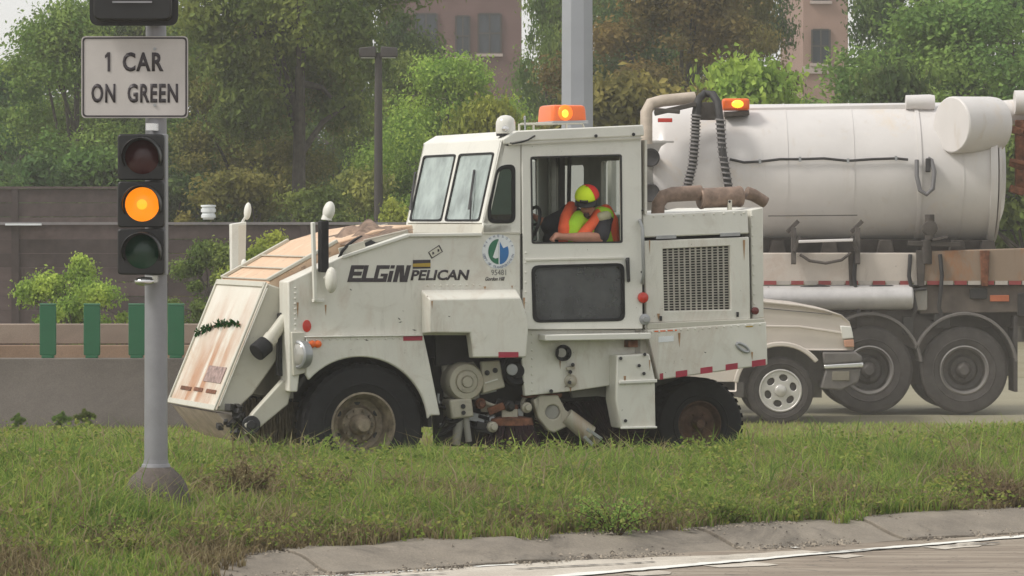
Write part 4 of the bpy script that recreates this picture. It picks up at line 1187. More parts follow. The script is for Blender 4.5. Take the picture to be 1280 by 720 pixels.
# vest: a shell over chest and back, lime with orange bands, open at the neck
ax = (nek - pel).normalized()
fr = Vector((-0.80, -0.60, 0)).normalized()
side = ax.cross(fr).normalized(); fr = side.cross(ax).normalized()
L = (che.lerp(nek, 0.55) - pel).length
def vest_pt(a, t, grow=0.0):
    c = pel.lerp(che.lerp(nek, 0.62), t)
    w = 0.240 * (1 - 0.25 * max(0, t - 0.72) / 0.28) + grow; dth = 0.215 * (1 - 0.30 * max(0, t - 0.72) / 0.28) + grow
    return c + side * math.cos(a) * w + fr * math.sin(a) * dth
def vest_piece(name, mat, a0, a1, t0, t1, grow=0.0, par=None):
    b = B(); na, ntt = 14, 8
    rows = []
    for g in (0.0, 0.008):
        rows.append([[vest_pt(R(a0(t0 + (t1 - t0) * j / ntt) + (a1(t0 + (t1 - t0) * j / ntt) - a0(t0 + (t1 - t0) * j / ntt)) * i / na), t0 + (t1 - t0) * j / ntt, grow + g) for i in range(na + 1)] for j in range(ntt + 1)])
    b.loft(rows[0], cap=False, closed=False); b.loft(rows[1], cap=False, closed=False)
    return b.obj(name, mat, par or person)
cst = lambda v: (lambda t: v)
neck = lambda t: 16 * max(0.0, (t - 0.45) / 0.55) + 1
vest = vest_piece('safety_vest', M['lime'], lambda t: 90 + neck(t) * 1.3, cst(450 - 90), 0.05, 1.0)
vest_piece('vest_panel', M['lime'], cst(0), lambda t: 90 - neck(t) * 1.3, 0.05, 1.0, par=vest)
vest_piece('orange_stripe', M['orange'], lambda t: 90 - neck(t) * 1.3 - 48, lambda t: 90 - neck(t) * 1.3 - 24, 0.05, 0.99, 0.006, vest)
vest_piece('orange_stripe', M['orange'], lambda t: 90 + neck(t) * 1.3 + 22, lambda t: 90 + neck(t) * 1.3 + 46, 0.05, 0.99, 0.006, vest)
# yoke over the shoulders
b = B()
for s_, e_ in ((shN, M['lime']), (shF, M['lime'])):
    pass
blob('vest_shoulder', [([che.lerp(nek, 0.6) + Vector((0.03, 0.0, 0.02)), nek.lerp(shN, 0.75) + Vector((0.0, 0, 0.012)), shN + Vector((0.01, 0.0, 0.012))], (0.085, 0.085, 0.084))], M['lime'], vest, 0.012, (), 5)
blob('vest_front', [([Q(724, 272, 0.20), Q(717, 284, 0.17), Q(713, 300, 0.17)], (0.068, 0.082, 0.090)), ([Q(741, 283, 0.17), Q(735, 300, 0.18)], (0.080, 0.095))], M['lime'], vest, 0.010, (), 5)
blob('vest_band', [([Q(714, 259, 0.36), Q(708, 272, 0.25), Q(705, 286, 0.15), Q(705, 300, 0.14)], (0.056, 0.060, 0.057, 0.053))], M['orange'], vest, 0.010, (), 4)
blob('vest_band', [([Q(750, 265, 0.21), Q(742, 278, 0.13), Q(731, 290, 0.085), Q(722, 300, 0.085)], (0.053, 0.052, 0.050, 0.048))], M['orange'], vest, 0.010, (), 4)
blob('vest_band', [([Q(757, 264, 0.26), Q(763, 276, 0.24), Q(764, 300, 0.27)], (0.066, 0.074, 0.082))], M['orange'], vest, 0.010, (), 4)
blob('reflective_band', [([Q(751, 272, 0.135), Q(758, 270, 0.15)], (0.052, 0.05))], M['tape_grey'], vest, 0.010, (), 4)
# cap: crown half yellow, half red, dark brim
cm_ = HP(0, -0.018, 0.052)
def crown(name, mat, a0, a1):
    b = B(); rows = []
    for j in range(9):
        th = R(4 + 86 * j / 8)
        rows.append([cm_ + fs * math.cos(R(a)) * 0.107 * math.sin(th) + fd * math.sin(R(a)) * 0.128 * math.sin(th) + fu * (0.100 * math.cos(th)) for a in [a0 + (a1 - a0) * i / 16 for i in range(17)]])
    b.loft(rows, cap=False, closed=False)
    o = b.obj(name, mat, person)
    sol = o.modifiers.new("thickness", 'SOLIDIFY'); sol.thickness = 0.006; sol.offset = 1
    return o
cap = crown('cap', M['cap_yellow'], -40, 140)
c2 = crown('cap_panel', M['cap_red'], 140, 320); c2.parent = cap
b = B()
rows = []
for j in range(5):
    e = 0.0 + 0.062 * j / 4
    rows.append([cm_ + fs * math.cos(R(a)) * (0.109 + e * 0.15) + fd * (math.sin(R(a)) * (0.129 + e) ) - fu * (0.002 + 0.004 * j + 0.010 * math.cos(R(a)) ** 2 * j) for a in [22 + 136 * i / 16 for i in range(17)]])
b.loft(rows, cap=False, closed=False)
o = b.obj('cap_brim', M['black'], cap); sol = o.modifiers.new("thickness", 'SOLIDIFY'); sol.thickness = 0.006
b = B(); rows = []
for th in (88, 76):
    rows.append([cm_ + fs * math.cos(R(a)) * 0.1145 * math.sin(R(th)) + fd * math.sin(R(a)) * 0.136 * math.sin(R(th)) + fu * 0.100 * math.cos(R(th)) for a in [-8 + 8 * i for i in range(16)]])
rows = rows[:]
b.loft([[p for p in rows[0][9:15]], [p for p in rows[1][9:15]]], cap=False, closed=False)
o = b.obj('cap_badge', M['decal_black'], cap); sol = o.modifiers.new("thickness", 'SOLIDIFY'); sol.thickness = 0.004

# ------------------------------------------------------------------ ground frame: s along the near kerb, t away from the camera
A0 = np.array([-0.76, 27.1]); TH = math.atan2(30.4 - 27.1, 3.89 + 0.76)
dv = np.array([math.cos(TH), math.sin(TH)]); nv = np.array([-math.sin(TH), math.cos(TH)])
def st_xy(s, t): return A0 + dv * s + nv * t
def smooth(a, b, x):
    k = np.clip((x - a) / (b - a), 0, 1); return k * k * (3 - 2 * k)
def vnoise(x, y, sc, seed=0):
    x, y = x * sc, y * sc
    v = 0
    r = np.random.default_rng(seed)
    for k in range(7):
        a, b, p, q = r.uniform(-1, 1, 4)
        n = math.hypot(a, b) + 1e-6
        f = r.uniform(0.6, 2.4)
        v = v + np.sin(f * (x * a + y * b) / n * 2.2 + p * 9 + 1.3 * np.sin(f * (y * a - x * b) / n * 1.3 + q * 8))
    return v / 7.0
def bank_z(X, Y):
    t = (X - A0[0]) * nv[0] + (Y - A0[1]) * nv[1]
    w = (36.0 - Y) * math.cos(YAW) + X * math.sin(YAW)
    px = X / Y * F + 640
    H = np.interp(px, [-200, 100, 205, 300, 640, 900, 1100, 1280, 1500], [0.52, 0.49, 0.41, 0.31, 0.25, 0.26, 0.30, 0.34, 0.36])
    z = 0.10 + (H - 0.10) * smooth(0.6, 3.6, t)
    z = z * smooth(-0.1, 1.3, w) * smooth(0.2, 0.75, t) + 0.0
    return z + 0.018 * vnoise(X, Y, 2.3, 5) * smooth(0.75, 1.4, t) * smooth(0.2, 1.3, w), t, w

def sheet(name, pts, z, mat, parent=None):
    b = B(); b.bm.faces.new([b.bm.verts.new((p[0], p[1], z)) for p in pts])
    o = b.obj(name, mat, parent); return o

# materials of the ground
m, nt, b_ = nodes('dry_ground')
o_ = ramp(nt, noise(nt, 0.35, 8, 0.65), [(0.3, (0.13, 0.125, 0.065)), (0.5, (0.20, 0.175, 0.105)), (0.72, (0.24, 0.215, 0.15))])
nt.links.new(o_, b_.inputs['Base Color']); b_.inputs['Roughness'].default_value = 0.95
M['ground'] = m
m, nt, b_ = nodes('dusty_carriageway')
o_ = ramp(nt, noise(nt, 0.5, 8, 0.65, (0.3, 1.5, 1)), [(0.3, (0.20, 0.18, 0.115)), (0.7, (0.27, 0.245, 0.165))])
nt.links.new(o_, b_.inputs['Base Color']); b_.inputs['Roughness'].default_value = 0.9
M['far_road'] = m
m, nt, b_ = nodes('worn_near_road')
tc = nt.nodes.new("ShaderNodeTexCoord"); mp = nt.nodes.new("ShaderNodeMapping"); mp.inputs['Rotation'].default_value = (0, 0, -TH); mp.inputs['Scale'].default_value = (0.35, 2.6, 1)
nt.links.new(tc.outputs['Object'], mp.inputs[0])
n1 = add(nt, "ShaderNodeTexNoise"); n1.inputs['Scale'].default_value = 2.2; n1.inputs['Detail'].default_value = 8; n1.inputs['Roughness'].default_value = 0.65; n1.inputs['Distortion'].default_value = 0.5
nt.links.new(mp.outputs[0], n1.inputs['Vector'])
o_ = ramp(nt, n1.outputs['Fac'], [(0.3, (0.16, 0.125, 0.095)), (0.48, (0.235, 0.19, 0.145)), (0.64, (0.33, 0.28, 0.22))])
cr = ramp(nt, noise(nt, 1.2, 3, 0.6, (1, 1, 1), dist=1.8), [(0.490, (0, 0, 0)), (0.4975, (0.7,) * 3), (0.505, (0, 0, 0))])
o_ = mixc(nt, cr, o_, (0.05, 0.045, 0.04))
nt.links.new(o_, b_.inputs['Base Color']); b_.inputs['Roughness'].default_value = 0.9
bump(nt, b_, noise(nt, 60, 3), 0.3, 0.005)
M['near_road'] = m
def concrete(name, a, b2, stain=0.6, sc=1.6):
    m, nt, bs = nodes(name)
    o = ramp(nt, noise(nt, sc, 8, 0.68), [(0.3, a), (0.7, b2)])
    s = ramp(nt, noise(nt, sc * 0.7, 6, 0.7, dist=0.8), [(0.52, (0, 0, 0)), (0.75, (stain,) * 3)])
    o = mixc(nt, s, o, tuple(x * 0.45 for x in a))
    g = ramp(nt, noise(nt, 70, 2), [(0.35, (0.85,) * 3), (0.65, (1.08,) * 3)])
    o = mixc(nt, 1.0, o, g, 'MULTIPLY')
    nt.links.new(o, bs.inputs['Base Color']); bs.inputs['Roughness'].default_value = 0.9
    bump(nt, bs, noise(nt, 25, 5), 0.35, 0.006)
    return m
M['kerb'] = concrete('kerb_concrete', (0.165, 0.142, 0.115), (0.275, 0.238, 0.19), 0.9, 2.2)
M['pan'] = concrete('gutter_concrete', (0.42, 0.37, 0.31), (0.60, 0.55, 0.47), 0.5)
M['barrier'] = concrete('barrier_concrete', (0.115, 0.10, 0.088), (0.165, 0.145, 0.128), 0.45, 0.9)
M['barrier_far'] = concrete('far_barrier_concrete', (0.23, 0.175, 0.14), (0.30, 0.235, 0.19), 0.45, 0.8)
M['footing'] = concrete('footing_concrete', (0.08, 0.066, 0.058), (0.14, 0.115, 0.10), 0.8, 6)
M['soil'] = simple('bank_soil', (0.17, 0.19, 0.07), 0.95, var=0.5, scale=3)
M['road_paint'] = simple('worn_road_paint', (0.74, 0.73, 0.68), 0.7, var=0.12, scale=6)

g = sheet('ground', [(-900, -60), (900, -60), (900, 1600), (-900, 1600)], -0.03, M['ground']); tag(g, kind='structure')
# near road
p = [st_xy(-40, -30), st_xy(60, -30), st_xy(60, 0.30), st_xy(-40, 0.30)]
o = sheet('near_road', p, 0.0, M['near_road']); tag(o, kind='structure')
# pale gutter pan and the worn edge line, both with broken outlines
def ragged(name, t0, t1, s0, s1, z, mat, amp, seed, step=0.12, keep=None):
    r = np.random.default_rng(seed); b = B()
    s = np.arange(s0, s1, step)
    t0 = t0(s) if callable(t0) else t0; t1 = t1(s) if callable(t1) else t1
    lo = t0 + amp * vnoise(s, s * 0 + seed, 1.6, seed) + amp * 0.4 * r.normal(size=len(s)) * 0.5
    hi = t1 + amp * vnoise(s, s * 0 + seed + 9, 1.9, seed + 1) + amp * 0.4 * r.normal(size=len(s)) * 0.5
    hi = np.maximum(hi, lo + 0.004)
    kp = np.ones(len(s), bool) if keep is None else keep(s)
    for i in range(len(s) - 1):
        if not (kp[i] and kp[i + 1]): continue
        q = [st_xy(s[i], lo[i]), st_xy(s[i + 1], lo[i + 1]), st_xy(s[i + 1], hi[i + 1]), st_xy(s[i], hi[i])]
        b.bm.faces.new([b.bm.verts.new((a[0], a[1], z)) for a in q])
    bmesh.ops.remove_doubles(b.bm, verts=b.bm.verts, dist=0.001)
    return b.obj(name, mat)
line_t = lambda s: -0.75 + (s - 1.06) * 0.147
o = ragged('gutter_pan', lambda s: np.maximum(line_t(s), -0.75) - 0.02, lambda s: 0.16 + 0.02 * s - 0.32 * smooth(1.0, 3.6, s), -30, 3.6, 0.005, M['pan'], 0.09, 3, keep=lambda s: vnoise(s, s * 0, 1.5, 4) > -0.55); tag(o, kind='structure')
o = ragged('road_patch', lambda s: line_t(s) - 0.34, lambda s: line_t(s) - 0.10, -8, 5.0, 0.005, M['pan'], 0.12, 8, keep=lambda s: vnoise(s, s * 0, 1.2, 9) > 0.05); tag(o, kind='structure')
o = ragged('edge_line', lambda s: line_t(s) - 0.05, lambda s: line_t(s) + 0.07, -6, 30, 0.0095, M['road_paint'], 0.045, 5, 0.07, keep=lambda s: vnoise(s, s * 0 + 2, 2.6, 14) > -0.62); tag(o, kind='structure')
o = ragged('paint_scraps', lambda s: 0.10 + 0 * s, lambda s: 0.17 + 0 * s, -6, 3.6, 0.0095, M['road_paint'], 0.05, 21, 0.07, keep=lambda s: vnoise(s, s * 0 + 2, 1.3, 33) > 0.0); tag(o, kind='structure')
o = ragged('road_crack', lambda s: -0.20 - 0.05 * s, lambda s: -0.175 - 0.05 * s, -6, 9, 0.0135, M['black'], 0.05, 61, 0.05, keep=lambda s: vnoise(s, s * 0 + 5, 1.1, 71) > -0.1); tag(o, kind='structure')

# mountable concrete kerb in cast sections
kerb = empty('kerb', (0, 0, 0)); tag(kerb, kind='structure')
kr = random.Random(2)
s = -9.0
while s < 22:
    Ls = kr.uniform(1.5, 1.9)
    b = B(); n = 30
    dz, tl = kr.uniform(-0.018, 0.016), kr.uniform(-0.02, 0.02)
    rows = []
    for i in range(n + 1):
        ss = s + 0.008 + (Ls - 0.016) * i / n
        row = []
        for t, z in ((0.20, -0.10), (0.20, 0.004), (0.27, 0.012), (0.36, 0.03), (0.44, 0.055), (0.52, 0.080), (0.60, 0.102), (0.68, 0.117), (0.76, 0.125), (0.86, 0.127), (1.1, 0.128), (1.1, -0.1)):
            q = st_xy(ss, t + 0.035 * float(vnoise(np.array([ss]), np.array([t]), 1.6, 92)[0]))
            row.append((q[0], q[1], z + (dz + tl * (i / n - 0.5) + 0.012 * float(vnoise(np.array([ss]), np.array([t]), 5.0, 90)[0]) + 0.010 * float(vnoise(np.array([ss]), np.array([t]), 1.7, 91)[0]) if z > 0 else 0)))
        rows.append(row)
    b.loft(rows)
    b.obj('kerb_section', M['kerb'], kerb, 0.006)
    s += Ls

# grit and broken leaves along the kerb
def grit(n, seed):
    r = np.random.default_rng(seed)
    s = r.uniform(-3, 8, n); edge = r.random(n) < 0.45
    t = np.where(edge, 0.80 + 0.10 * r.normal(size=n), 0.18 + 0.09 * r.normal(size=n))
    clump = vnoise(s, t, 1.8, 40) > -0.1
    s, t = s[clump], t[clump]; n = len(s)
    z = np.interp(t, [0.0, 0.2, 0.36, 0.52, 0.68, 1.1], [0.012, 0.012, 0.035, 0.085, 0.125, 0.135])
    P = np.stack([A0[0] + dv[0] * s + nv[0] * t, A0[1] + dv[1] * s + nv[1] * t, z], 1)
    sz = r.uniform(0.004, 0.014, n) * (1 + 1.2 * (r.random(n) < 0.06))
    base = np.array([[1, 0, 0], [-0.5, 0.87, 0], [-0.5, -0.87, 0], [0, 0, 1.0]])
    ang = r.uniform(0, 6.28, n)
    ca, sa = np.cos(ang), np.sin(ang)
    V = []
    for v in base:
        j = r.uniform(0.6, 1.3, (n, 3))
        x, y, zz = v[0] * j[:, 0], v[1] * j[:, 1], v[2] * j[:, 2] * 0.7
        V.append(P + np.stack([(x * ca - y * sa) * sz, (x * sa + y * ca) * sz, zz * sz], 1))
    V = np.stack(V, 1).reshape(-1, 3)
    k = np.arange(n) * 4
    tr = np.concatenate([np.stack([k, k + 1, k + 3], 1), np.stack([k + 1, k + 2, k + 3], 1), np.stack([k + 2, k, k + 3], 1)])
    mi = np.tile(r.integers(0, 3, n), 3)
    return np_mesh('gravel', V, None, tr, [M['kerb'], simple('grit_dark', (0.09, 0.075, 0.06), 0.95), simple('grit_pale', (0.34, 0.29, 0.23), 0.95)], None, mi)
o = link('gravel', grit(7000, 6)); tag(o, kind='stuff')

# ------------------------------------------------------------------ grass bank
xs_ = np.arange(-9, 13.01, 0.16); ys_ = np.arange(23, 40.01, 0.16)
GX, GY = np.meshgrid(xs_, ys_)
GZ, GT, GW = bank_z(GX, GY)
GZ = np.where(GT < 0.75, -0.06, GZ); GZ = np.where(GW < 0.0, -0.05, GZ)
V = np.stack([GX.ravel(), GY.ravel(), GZ.ravel()], 1)
ny, nx = GX.shape
I = np.arange(nx * ny).reshape(ny, nx)
Qd = np.stack([I[:-1, :-1].ravel(), I[:-1, 1:].ravel(), I[1:, 1:].ravel(), I[1:, :-1].ravel()], 1)
o = link('grass_bank', np_mesh('grass_bank', V, Qd, mats=[M['soil']], smooth=True)); tag(o, kind='structure')

def grassmat(name, a, b2, c):
    return leafy(name, a, b2, c, 0.5)
GM = [grassmat('grass_green', (0.205, 0.29, 0.058), (0.275, 0.365, 0.085), (0.36, 0.44, 0.12)),
      grassmat('grass_deep', (0.125, 0.20, 0.048), (0.17, 0.255, 0.063), (0.225, 0.31, 0.082)),
      grassmat('grass_yellow', (0.28, 0.32, 0.08), (0.35, 0.37, 0.10), (0.42, 0.42, 0.15)),
      grassmat('grass_straw', (0.24, 0.19, 0.10), (0.30, 0.25, 0.14), (0.37, 0.31, 0.19)),
      grassmat('weed_brown', (0.15, 0.115, 0.065), (0.20, 0.155, 0.09), (0.26, 0.20, 0.12))]

def blades(N, xr, yr, hmul=1.0, mask=None, seed=1, wid=0.006):
    r = np.random.default_rng(seed)
    X = r.uniform(xr[0], xr[1], N); Y = r.uniform(yr[0], yr[1], N)
    Z, t, w = bank_z(X, Y)
    Z = np.where(t < 0.75, np.interp(t, [0.2, 0.5, 0.75], [0.0, 0.07, 0.12]), Z)
    px = X / Y * F + 640
    s_ = (X - A0[0]) * dv[0] + (Y - A0[1]) * dv[1]
    tmin = np.interp(s_, [-2.4, -1.5, -0.5], [-0.7, 0.15, 0.86])
    ok = (t > tmin + 0.26 * vnoise(X, Y, 2.2, 77) + 0.12 * vnoise(X, Y, 7.0, 78)) & (w > 0.18) & (px > -160) & (px < 1440)
    if mask is not None: ok &= mask(X, Y, t, w, r)
    X, Y, Z, t, w, px = X[ok], Y[ok], Z[ok], t[ok], w[ok], px[ok]
    n = len(X)
    patch = vnoise(X, Y, 1.1, 11) + 0.6 * vnoise(X, Y, 3.1, 12)
    dry = vnoise(X, Y, 0.9, 31) + 0.5 * vnoise(X, Y, 2.7, 32) + 0.5 * (t < 1.35) + 0.22 * (t < 2.4) - 0.2 * (t > 3.6)
    row = HY + (ZC - Z - 0.1) / Y * F
    dry = dry + 0.9 * np.exp(-((px - 305) / 75) ** 2 - ((row - 600) / 42) ** 2)
    dry = dry + 0.5 * np.exp(-((px - 520) / 160) ** 2 - ((row - 600) / 25) ** 2) + 0.5 * np.exp(-((px - 1240) / 60) ** 2 - ((row - 610) / 30) ** 2)
    h = (0.11 + 0.12 * r.random(n)) * (1 + 0.55 * np.clip(patch, -0.8, 1.0)) * hmul
    h *= np.interp(t, [0.7, 1.0, 1.6, 3.0, 8.0], [0.6, 1.0, 1.2, 1.0, 0.9])
    tall = r.random(n) < 0.035
    h = np.where(tall, h * 1.7, h)
    ang = r.uniform(0, 2 * np.pi, n)
    lean = r.uniform(0.1, 0.9, n) * h
    la = r.uniform(0, 2 * np.pi, n)
    wd = wid * r.uniform(0.6, 1.5, n)
    bx, by = np.cos(ang) * wd, np.sin(ang) * wd
    P = np.stack([X, Y, Z - 0.01], 1)
    def off(a, f, zz): return np.stack([a * bx + np.cos(la) * lean * f, a * by + np.sin(la) * lean * f, zz], 1)
    v0, v1 = P + off(-1, 0, 0 * h), P + off(1, 0, 0 * h)
    v2, v3 = P + off(0.75, 0.30, h * 0.60), P + off(-0.75, 0.30, h * 0.60)
    v4 = P + off(0, 1.0, h * r.uniform(0.72, 1.0, n))
    Vv = np.stack([v0, v1, v2, v3, v4], 1).reshape(-1, 3)
    k = np.arange(n) * 5
    quads = np.stack([k, k + 1, k + 2, k + 3], 1); tris = np.stack([k + 3, k + 2, k + 4], 1)
    u = r.random(n)
    mi = np.where(u < 0.48, 0, np.where(u < 0.72, 1, np.where(u < 0.93, 2, 3)))
    d = dry + r.normal(size=n) * 0.28
    mi = np.where(d > 0.58, 3, mi); mi = np.where((d > 0.9) & (r.random(n) < 0.62), 4, mi)
    mi = np.where((patch > 0.45) & (d < 0.3) & (r.random(n) < 0.45), 1, mi)
    mi = np.where(tall & (r.random(n) < 0.3), 3, mi)
    return Vv, quads, tris, mi
Vg, q_, t_, mi = blades(480000, (-6.2, 7.4), (24.6, 38.0), seed=4)
me = np_mesh('grass', Vg, q_, t_, GM, mi, mi)
o = link('grass', me); tag(o, kind='stuff')
# broad-leaved weeds mixed into the grass
def weeds(N, seed, tmin=0.75):
    r = np.random.default_rng(seed)
    X = r.uniform(-6, 7, N); Y = r.uniform(25, 37, N)
    Z, t, w = bank_z(X, Y)
    pn = vnoise(X, Y, 2.4, 52) + 0.5 * vnoise(X, Y, 6, 53)
    ok = (t > tmin + 0.08) & (w > 0.25) & (pn > 0.12 - 0.3 * (t < 1.5))
    X, Y, Z, t, pn = X[ok], Y[ok], Z[ok], t[ok], pn[ok]
    n = len(X)
    hh = r.random(n) ** 0.8 * (0.10 + 0.16 * np.clip(pn + 0.3, 0, 1)) + 0.02
    c = np.stack([X, Y, Z + hh], 1)
    a = r.uniform(0, 2 * np.pi, n); el = r.uniform(-0.5, 0.8, n)
    L = r.uniform(0.018, 0.05, n)[:, None]
    d1 = np.stack([np.cos(a) * np.cos(el), np.sin(a) * np.cos(el), np.sin(el)], 1)
    d2 = np.cross(d1, r.normal(size=(n, 3))); d2 /= np.linalg.norm(d2, axis=1)[:, None]
    v = np.stack([c, c + d1 * L * 0.5 + d2 * L * 0.33, c + d1 * L, c + d1 * L * 0.5 - d2 * L * 0.33], 1).reshape(-1, 3)
    k = np.arange(n) * 4
    u = r.random(n)
    mi = np.where(u < 0.40, 1, np.where(u < 0.75, 0, np.where(u < 0.97, 2, 3)))
    return np_mesh('weeds', v, np.stack([k, k + 1, k + 2, k + 3], 1), None, GM, mi)
o = link('weeds', weeds(230000, 9)); tag(o, kind='stuff')
# the far verge behind the sweeper: short dry grass towards the carriageway
def verge(N, seed):
    r = np.random.default_rng(seed)
    X = r.uniform(-7, 8, N); Y = r.uniform(38.6, 47.0, N)
    h = r.uniform(0.02, 0.07, N); a = r.uniform(0, 6.28, N); wd = 0.012
    ok = (X > -0.5) | (Y < 46.7)
    X, Y, h, a = X[ok], Y[ok], h[ok], a[ok]; n = len(X)
    P = np.stack([X, Y, np.full(n, -0.004)], 1)
    b0 = np.stack([np.cos(a) * wd, np.sin(a) * wd, 0 * a], 1)
    tip = np.stack([np.cos(a * 3) * h * 0.5, np.sin(a * 3) * h * 0.5, h], 1)
    v = np.stack([P - b0, P + b0, P + tip], 1).reshape(-1, 3)
    k = np.arange(n) * 3
    u = r.random(n) + 0.3 * vnoise(X, Y, 0.8, 3)
    mi = np.where(u < 0.35, 0, np.where(u < 0.7, 2, 3))
    return np_mesh('verge_grass', v, None, np.stack([k, k + 1, k + 2], 1), GM, None, mi)
o = link('verge_grass', verge(60000, 3)); tag(o, kind='stuff')
# carriageway the lorry and pickup use
o = sheet('far_road', [(-60, 46.4), (60, 46.4), (60, 61), (-60, 61)], -0.012, M['far_road']); tag(o, kind='structure')
o = sheet('sweeper_lane', [(SO.x + x * _c - y * _s, SO.y + x * _s + y * _c) for x, y in ((-40, -0.25), (40, -0.25), (40, 2.6), (-40, 2.6))], -0.014, M['far_road']); tag(o, kind='structure')

# dry weed clump beside the pole, and small weeds at the barrier's foot
def plant(name, label, loc, h, spread, n, mats_i, seed, group=None, cat='weed'):
    r = np.random.default_rng(seed)
    root = empty(name, loc); tag(root, label, cat, group)
    b = B()
    tips = []
    for k in range(16):
        a = r.uniform(0, 6.28); e = r.uniform(0.2, 1.0)
        q = Vector((math.cos(a) * spread * e, math.sin(a) * spread * e, h * r.uniform(0.5, 1.0)))
        b.tube([(0, 0, -0.03), q * 0.5 + Vector((0, 0, h * 0.12)), q], [0.006, 0.005, 0.003], 5); tips.append(q)
    b.obj('stem', GM[4], root)
    tp = np.array([list(q) for q in tips])
    kk = r.integers(0, len(tips), n); f = r.uniform(0.2, 1.05, n)[:, None]
    c = tp[kk] * f + np.stack([0 * f[:, 0], 0 * f[:, 0], h * 0.4 * (f * (1 - f))[:, 0]], 1) + r.normal(size=(n, 3)) * spread * 0.10
    c[:, 2] = np.abs(c[:, 2])
    d1 = r.normal(size=(n, 3)); d1 /= np.linalg.norm(d1, axis=1)[:, None]
    d2 = np.cross(d1, r.normal(size=(n, 3))); d2 /= np.linalg.norm(d2, axis=1)[:, None]
    L = r.uniform(0.015, 0.045, n)[:, None] * (h / 0.35) ** 0.5
    v = np.stack([c, c + d1 * L * .5 + d2 * L * .3, c + d1 * L, c + d1 * L * .5 - d2 * L * .3], 1).reshape(-1, 3)
    k = np.arange(n) * 4
    me = np_mesh('leaves', v, np.stack([k, k + 1, k + 2, k + 3], 1), None, [GM[i] for i in mats_i], r.integers(0, len(mats_i), n))
    o = link('leaves', me, root); o['kind'] = 'stuff'
    return root
def on_bank(px, Y):
    X = (px - 640) / F * Y
    return (X, Y, float(bank_z(np.array([X]), np.array([Y]))[0][0]))
plant('dry_weed', 'brown dry weed clump in the grass just right of the pole footing', on_bank(305, 29.6), 0.34, 0.30, 1500, (3, 4, 4), 1)
plant('dry_weed', 'low brown weed growing in front of the sweeper front wheel', on_bank(415, 30.4), 0.24, 0.30, 900, (3, 4, 2), 2)
plant('green_weed', 'dark green weed hanging over the kerb below the sweeper front wheel', on_bank(402, 28.2), 0.22, 0.26, 900, (1, 1, 0), 3)
plant('green_weed', 'bushy green weed at the kerb below the sweeper cab', on_bank(770, 29.1), 0.26, 0.34, 1100, (0, 1, 2), 4)
plant('green_weed', 'bushy weed at the kerb below the sweeper rear wheel', on_bank(905, 30.0), 0.22, 0.32, 1000, (0, 1, 1), 5)
plant('dry_weed', 'straw coloured weed by the kerb at the right edge of the view', on_bank(1245, 31.7), 0.20, 0.24, 700, (3, 4, 3), 6)
plant('green_weed', 'dark weed in the left corner of the grass bank', on_bank(140, 27.2), 0.24, 0.26, 900, (1, 1, 4), 7)
plant('yellow_weed', 'yellowing weed in the grass below the pole footing', on_bank(165, 27.0), 0.22, 0.24, 700, (2, 2, 3), 8)

# ------------------------------------------------------------------ ramp meter pole, sign and signal heads
PY = 28.6
SP = F / PY
pole_p = wpt(195, 620, PY); pole_z = float(bank_z(np.array([pole_p.x]), np.array([PY]))[0][0])
M['pole'] = simple('weathered_aluminium', (0.27, 0.27, 0.285), 0.5, 0.35, var=0.12, scale=4)
pole = empty('signal_pole', (pole_p.x, PY, pole_z))
tag(pole, 'grey metal pole on a concrete footing in the grass holding the amber signal', 'pole')
b = B()
ztop = 4.6
b.lathe((0, 0, 0), (0, 0, 1), [(0.2, 0.085), (2.0, 0.079), (ztop - pole_z, 0.070)], 24)
b.obj('shaft', M['pole'], pole)
b = B()
zt = wpt(195, 583, PY).z - pole_z
prof = [(-0.3, 0.255), (0.0, 0.248), (zt * 0.35, 0.238), (zt * 0.58, 0.215), (zt * 0.78, 0.175), (zt * 0.93, 0.125), (zt, 0.10)]
b.lathe((0, 0, 0), (0, 0, 1), prof, 28)
rj = random.Random(4)
for v in b.bm.verts:
    if v.co.z < zt - 0.02: v.co.x *= 1 + rj.uniform(-.05, .05); v.co.y *= 1 + rj.uniform(-.06, .06); v.co.z += rj.uniform(-.012, .012)
b.obj('footing', M['footing'], pole, sharp=60)
b = B(); b.lathe((0, 0, zt - 0.004), (0, 0, 1), [(0, 0.105), (0.02, 0.10), (0.025, 0.090), (0.05, 0.088)], 24); b.obj('base_collar', M['pole'], pole)

# sign
sg = empty('ramp_sign', (pole_p.x, PY - 0.095, wpt(0, 97, PY).z))
tag(sg, 'white sign reading 1 CAR ON GREEN fixed to the pole above the amber signal', 'sign')
M['sign_white'] = simple('sign_sheeting', (0.50, 0.47, 0.45), 0.5, var=0.05)
x0 = wpt(103.5, 0, PY).x - pole_p.x; x1 = wpt(236.5, 0, PY).x - pole_p.x; hz = (148 - 46) / 2 / SP
b = B(); b.plate(rpoly([(x0, -hz), (x1, -hz), (x1, hz), (x0, hz)], 0.035, 5), (), -0.003, 0.003); b.obj('sign_plate', M['sign_white'], sg)
b = B(); ou = rpoly([(x0 + .008, -hz + .008), (x1 - .008, -hz + .008), (x1 - .008, hz - .008), (x0 + .008, hz - .008)], 0.03, 5); inn = rpoly([(x0 + .019, -hz + .019), (x1 - .019, -hz + .019), (x1 - .019, hz - .019), (x0 + .019, hz - .019)], 0.025, 5)
b.plate(ou, [inn], -0.0065, -0.0045); b.obj('sign_border', M['decal_black'], sg)
def sign_text(s, px0, px1, py0, py1):
    a = (px0 - 195) / SP; h = (py1 - py0) / SP
    lettering('lettering', s, M['decal_black'], sg, a, -0.0058, (97 - py1) / SP, (px1 - px0) / SP, h, bold=0.032, spacing=1.14)
